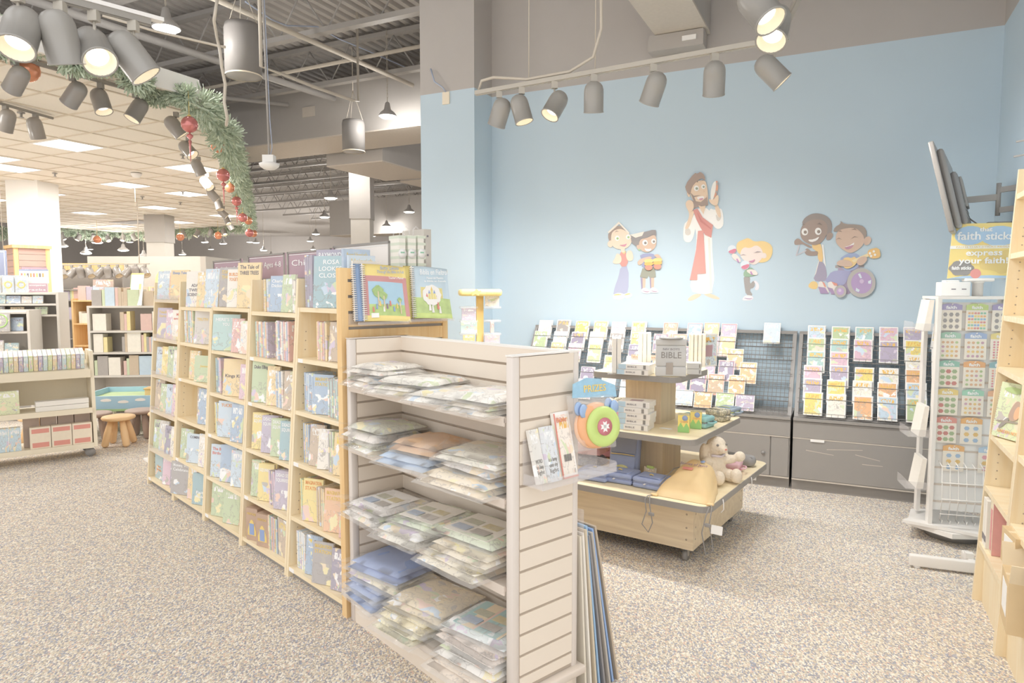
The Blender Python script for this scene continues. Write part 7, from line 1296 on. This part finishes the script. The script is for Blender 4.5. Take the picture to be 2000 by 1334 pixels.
t = thing('shelf_talker', 'steel blue shelf strip with white lettering on the slat shelving', 'shelf strip', (1.35, -.012, 1.06), 0, None, LF2); MB().box(-.3, .3, 0, .008, 0, .05).build('strip', 'sign_navy', t); text('lettering', 'NELSON IMAGES', t, 'ink_white', (0, -.0012, .025), .035, .4)
# ---- black media racks with boxes on top, in front of the column wrap
MF = Fr((-6.9, 8.55), 12); t = unit(MF, -.2, 1.1, .3, [1.29, 1.43, 1.57], 1.575, 'shelf_grey', 'pale media rack standing behind the grey shelving')
for n, z in enumerate((1.29, 1.43)): fill(MF, -.15, 1.05, .03, z, 71+n, 'the black media rack, %s shelf up' % WORDS[n], 'cases on the media rack', .75, .115)
for k, px in enumerate((8, 22, 36)):
    x = .36+.145*k; t = thing('software_box', '%s navy and gold software box on top of the media rack' % WORDS[k], 'boxed software', (x, .1, 1.5712), R(8*(k-1)), None, MF); put(BOOK['cover'], 'carton', t, (0, 0, 0), (0, 0, 0), (.13, .05, .22), 'b9c8d8'); MB().lathe([(.03, 0), (.045, 0), (.045, .001), (.03, .001), (.03, 0)], 20, cap=False).build('printed_ring', 'ink_gold', t, (0, -.0268, .1), (R(90), 0, 0)); text('lettering', 'CDR', t, 'ink_white', (0, -.028, .1), .03, .05)
t = thing('price_board', 'white board with small cover pictures above the media rack', 'sign', (.75, .2, 1.5712), 0, None, MF); MB().box(-.17, .17, 0, .006, .12, .3).build('panel', 'white', t); MB().box(-.16, -.15, 0, .006, 0, .12).build('leg', 'acrylic', t); MB().box(.15, .16, 0, .006, 0, .12).build('leg', 'acrylic', t); MB().box(-.17, .17, -.002, 0, .28, .3).build('blue_strip', 'sign_navy', t)
for k in range(8): MB().box(-.15+k*.035, -.13+k*.035, -.0012, 0, .2, .25).build('printed_cover', ('ink_red', 'ink_gold', 'ink', 'ink_orange')[k % 4], t)
t = thing('department_sign', 'hanging navy department sign with a white border at the edge of the wrap', 'sign', aty(3, 500, 9.5), R(10)); MB().rbox(-.3, .06, 0, .02, -.28, .08, .01).build('panel', 'sign_navy', t); MB().box(-.28, .04, -.002, 0, .05, .06).build('border_line', 'ink_white', t); MB().box(.03, .04, -.002, 0, -.26, .05).build('border_line', 'ink_white', t); MB().rbox(-.3, .06, 0, .02, -.42, -.32, .01).build('lower_panel', 'sign_navy', t)
for x in (-.25, .02): MB().cyl((x, .01, .08), (x, .01, 1.9), .004, 5).build('hanger', 'cable', t)
# ---- far shelves in front of the white partition
FF = Fr((-10.6, 14.2), 0); unit(FF, 0, 2.55, .4, [.2, .6, 1.0, 1.4, 1.62], 1.95, 'black_mdf', 'dark bookcase with a wavy wooden header against the white partition')
far_fill(FF, .05, 2.45, .05, 1.4, 91); far_fill(FF, .05, 2.45, .05, 1.0, 92)
z0 = 1.96; b = MB(); pts = [(2.55*i/24, z0+.02+.05*math.sin(i*.55)) for i in range(25)]; b.prism(pts+[(2.55, z0+.2), (0, z0+.2)], -.02, .02, 'y'); t = tag(b.build('wavy_header', 'amber_wood', None, FF.w(0, .02, 0), (0, 0, 0)), 'wavy cut wooden header board above the dark bookcase', 'header board')
t = thing('picture_book', 'dark framed picture lettered JESUS on the dark bookcase', 'picture', (2.1, .02, 1.4012), 0, None, FF, rx=R(-5)); put(BOOK['art'], 'body', t, (0, 0, .002), (0, 0, 0), (.42, .03, .42), 'cdb0a0'); text('lettering', 'JESUS', t, 'ink_white', (0, -.018, .36), .1, .3)
F2 = Fr((-8.0, 12.4), 0); unit(F2, 0, 2.6, .4, [.2, .6, 1.0, 1.42], 1.45, 'amber_wood', 'amber low shelving in front of the white partition'); far_fill(F2, .1, 2.5, .05, 1.42, 95); far_fill(F2, .1, 2.5, .05, 1.0, 96)
F3 = Fr((-6.2, 17.0), 0); unit(F3, 0, 4.5, .4, [.2, .7, 1.2, 1.7], 2.0, 'shelf_grey', 'long grey shelving against the far end of the store'); far_fill(F3, .1, 4.4, .05, 1.7, 97); far_fill(F3, .1, 4.4, .05, 1.2, 98)
F4 = Fr((-16.5, 17.0), 10); unit(F4, 0, 5.0, .4, [.2, .7, 1.2, 1.7], 2.0, 'shelf_grey', 'grey shelving left of the white partition'); far_fill(F4, .1, 4.9, .05, 1.7, 99)
t = thing('round_sign', 'round yellow sign card standing on the amber shelving', 'sign', (1.62, .1, 1.4212), 0, None, F2); MB().prism([(x*.8, z+.02) for x, z in circ(0, .27, .17, .25, 24)], 0, .008, 'y').build('card', 'spin_yellow', t); MB().box(-.07, .07, -.001, 0, .2, .4).build('printed_panel', 'shelf_grey', t); MB().box(-.02, .02, 0, .05, 0, .04).build('foot', 'white', t)
P = aty(264, 570, 8.85); t = thing('poster_board', 'leaning white poster with a green edge and yellow top beside the fifth bookcase', 'poster', (P.x, P.y, 1.406), R(-20), None, None, rx=R(-8)); MB().box(-.12, .1, 0, .008, 0, .42).build('board', 'white', t); MB().box(-.12, -.112, -.001, 0, 0, .42).build('green_edge', M('poster_green', 'c4e0a8', .5, 0), t); MB().box(-.12, .1, -.001, 0, .4, .42).build('yellow_edge', 'spin_yellow', t); MB().box(.03, .07, -.001, 0, .2, .28).build('printed_sun', 'spin_yellow', t)
fa, fb = aty(95, 519, 13.6), aty(292, 516, 13.6); track(fa, fb, 'light_track', 'thin pale light track hung in front of the white partition', 'track_grey', .015, .02)
for k in range(11):
    P = fa+(fb-fa)*((k+.5)/11); spot(P, (.7*math.sin(k*2.1), -.4 if k % 3 else .3, -.8), .075, 'spot_black', 'small black spotlight on the track before the white partition', 'spotlights before the white partition', lit=k % 3 == 0, stem=.02)
for s in (.1, .9): P = fa+(fb-fa)*s; tag(MB().cyl((0, 0, .02), (0, 0, DECK-P.z-.01), .01, 6).build('hanger_rod', 'cable', None, P), ('thin rod holding the partition track near the column wrap', 'thin rod holding the partition track near the beige column')[s > .5], 'rod')

o = STUFF.build('books', [M('far_'+c, c, .6, .05, 30) for c in SC]); o['kind'] = 'stuff'; o['label'] = 'rows of small books on the far store shelving'; o['category'] = 'books'
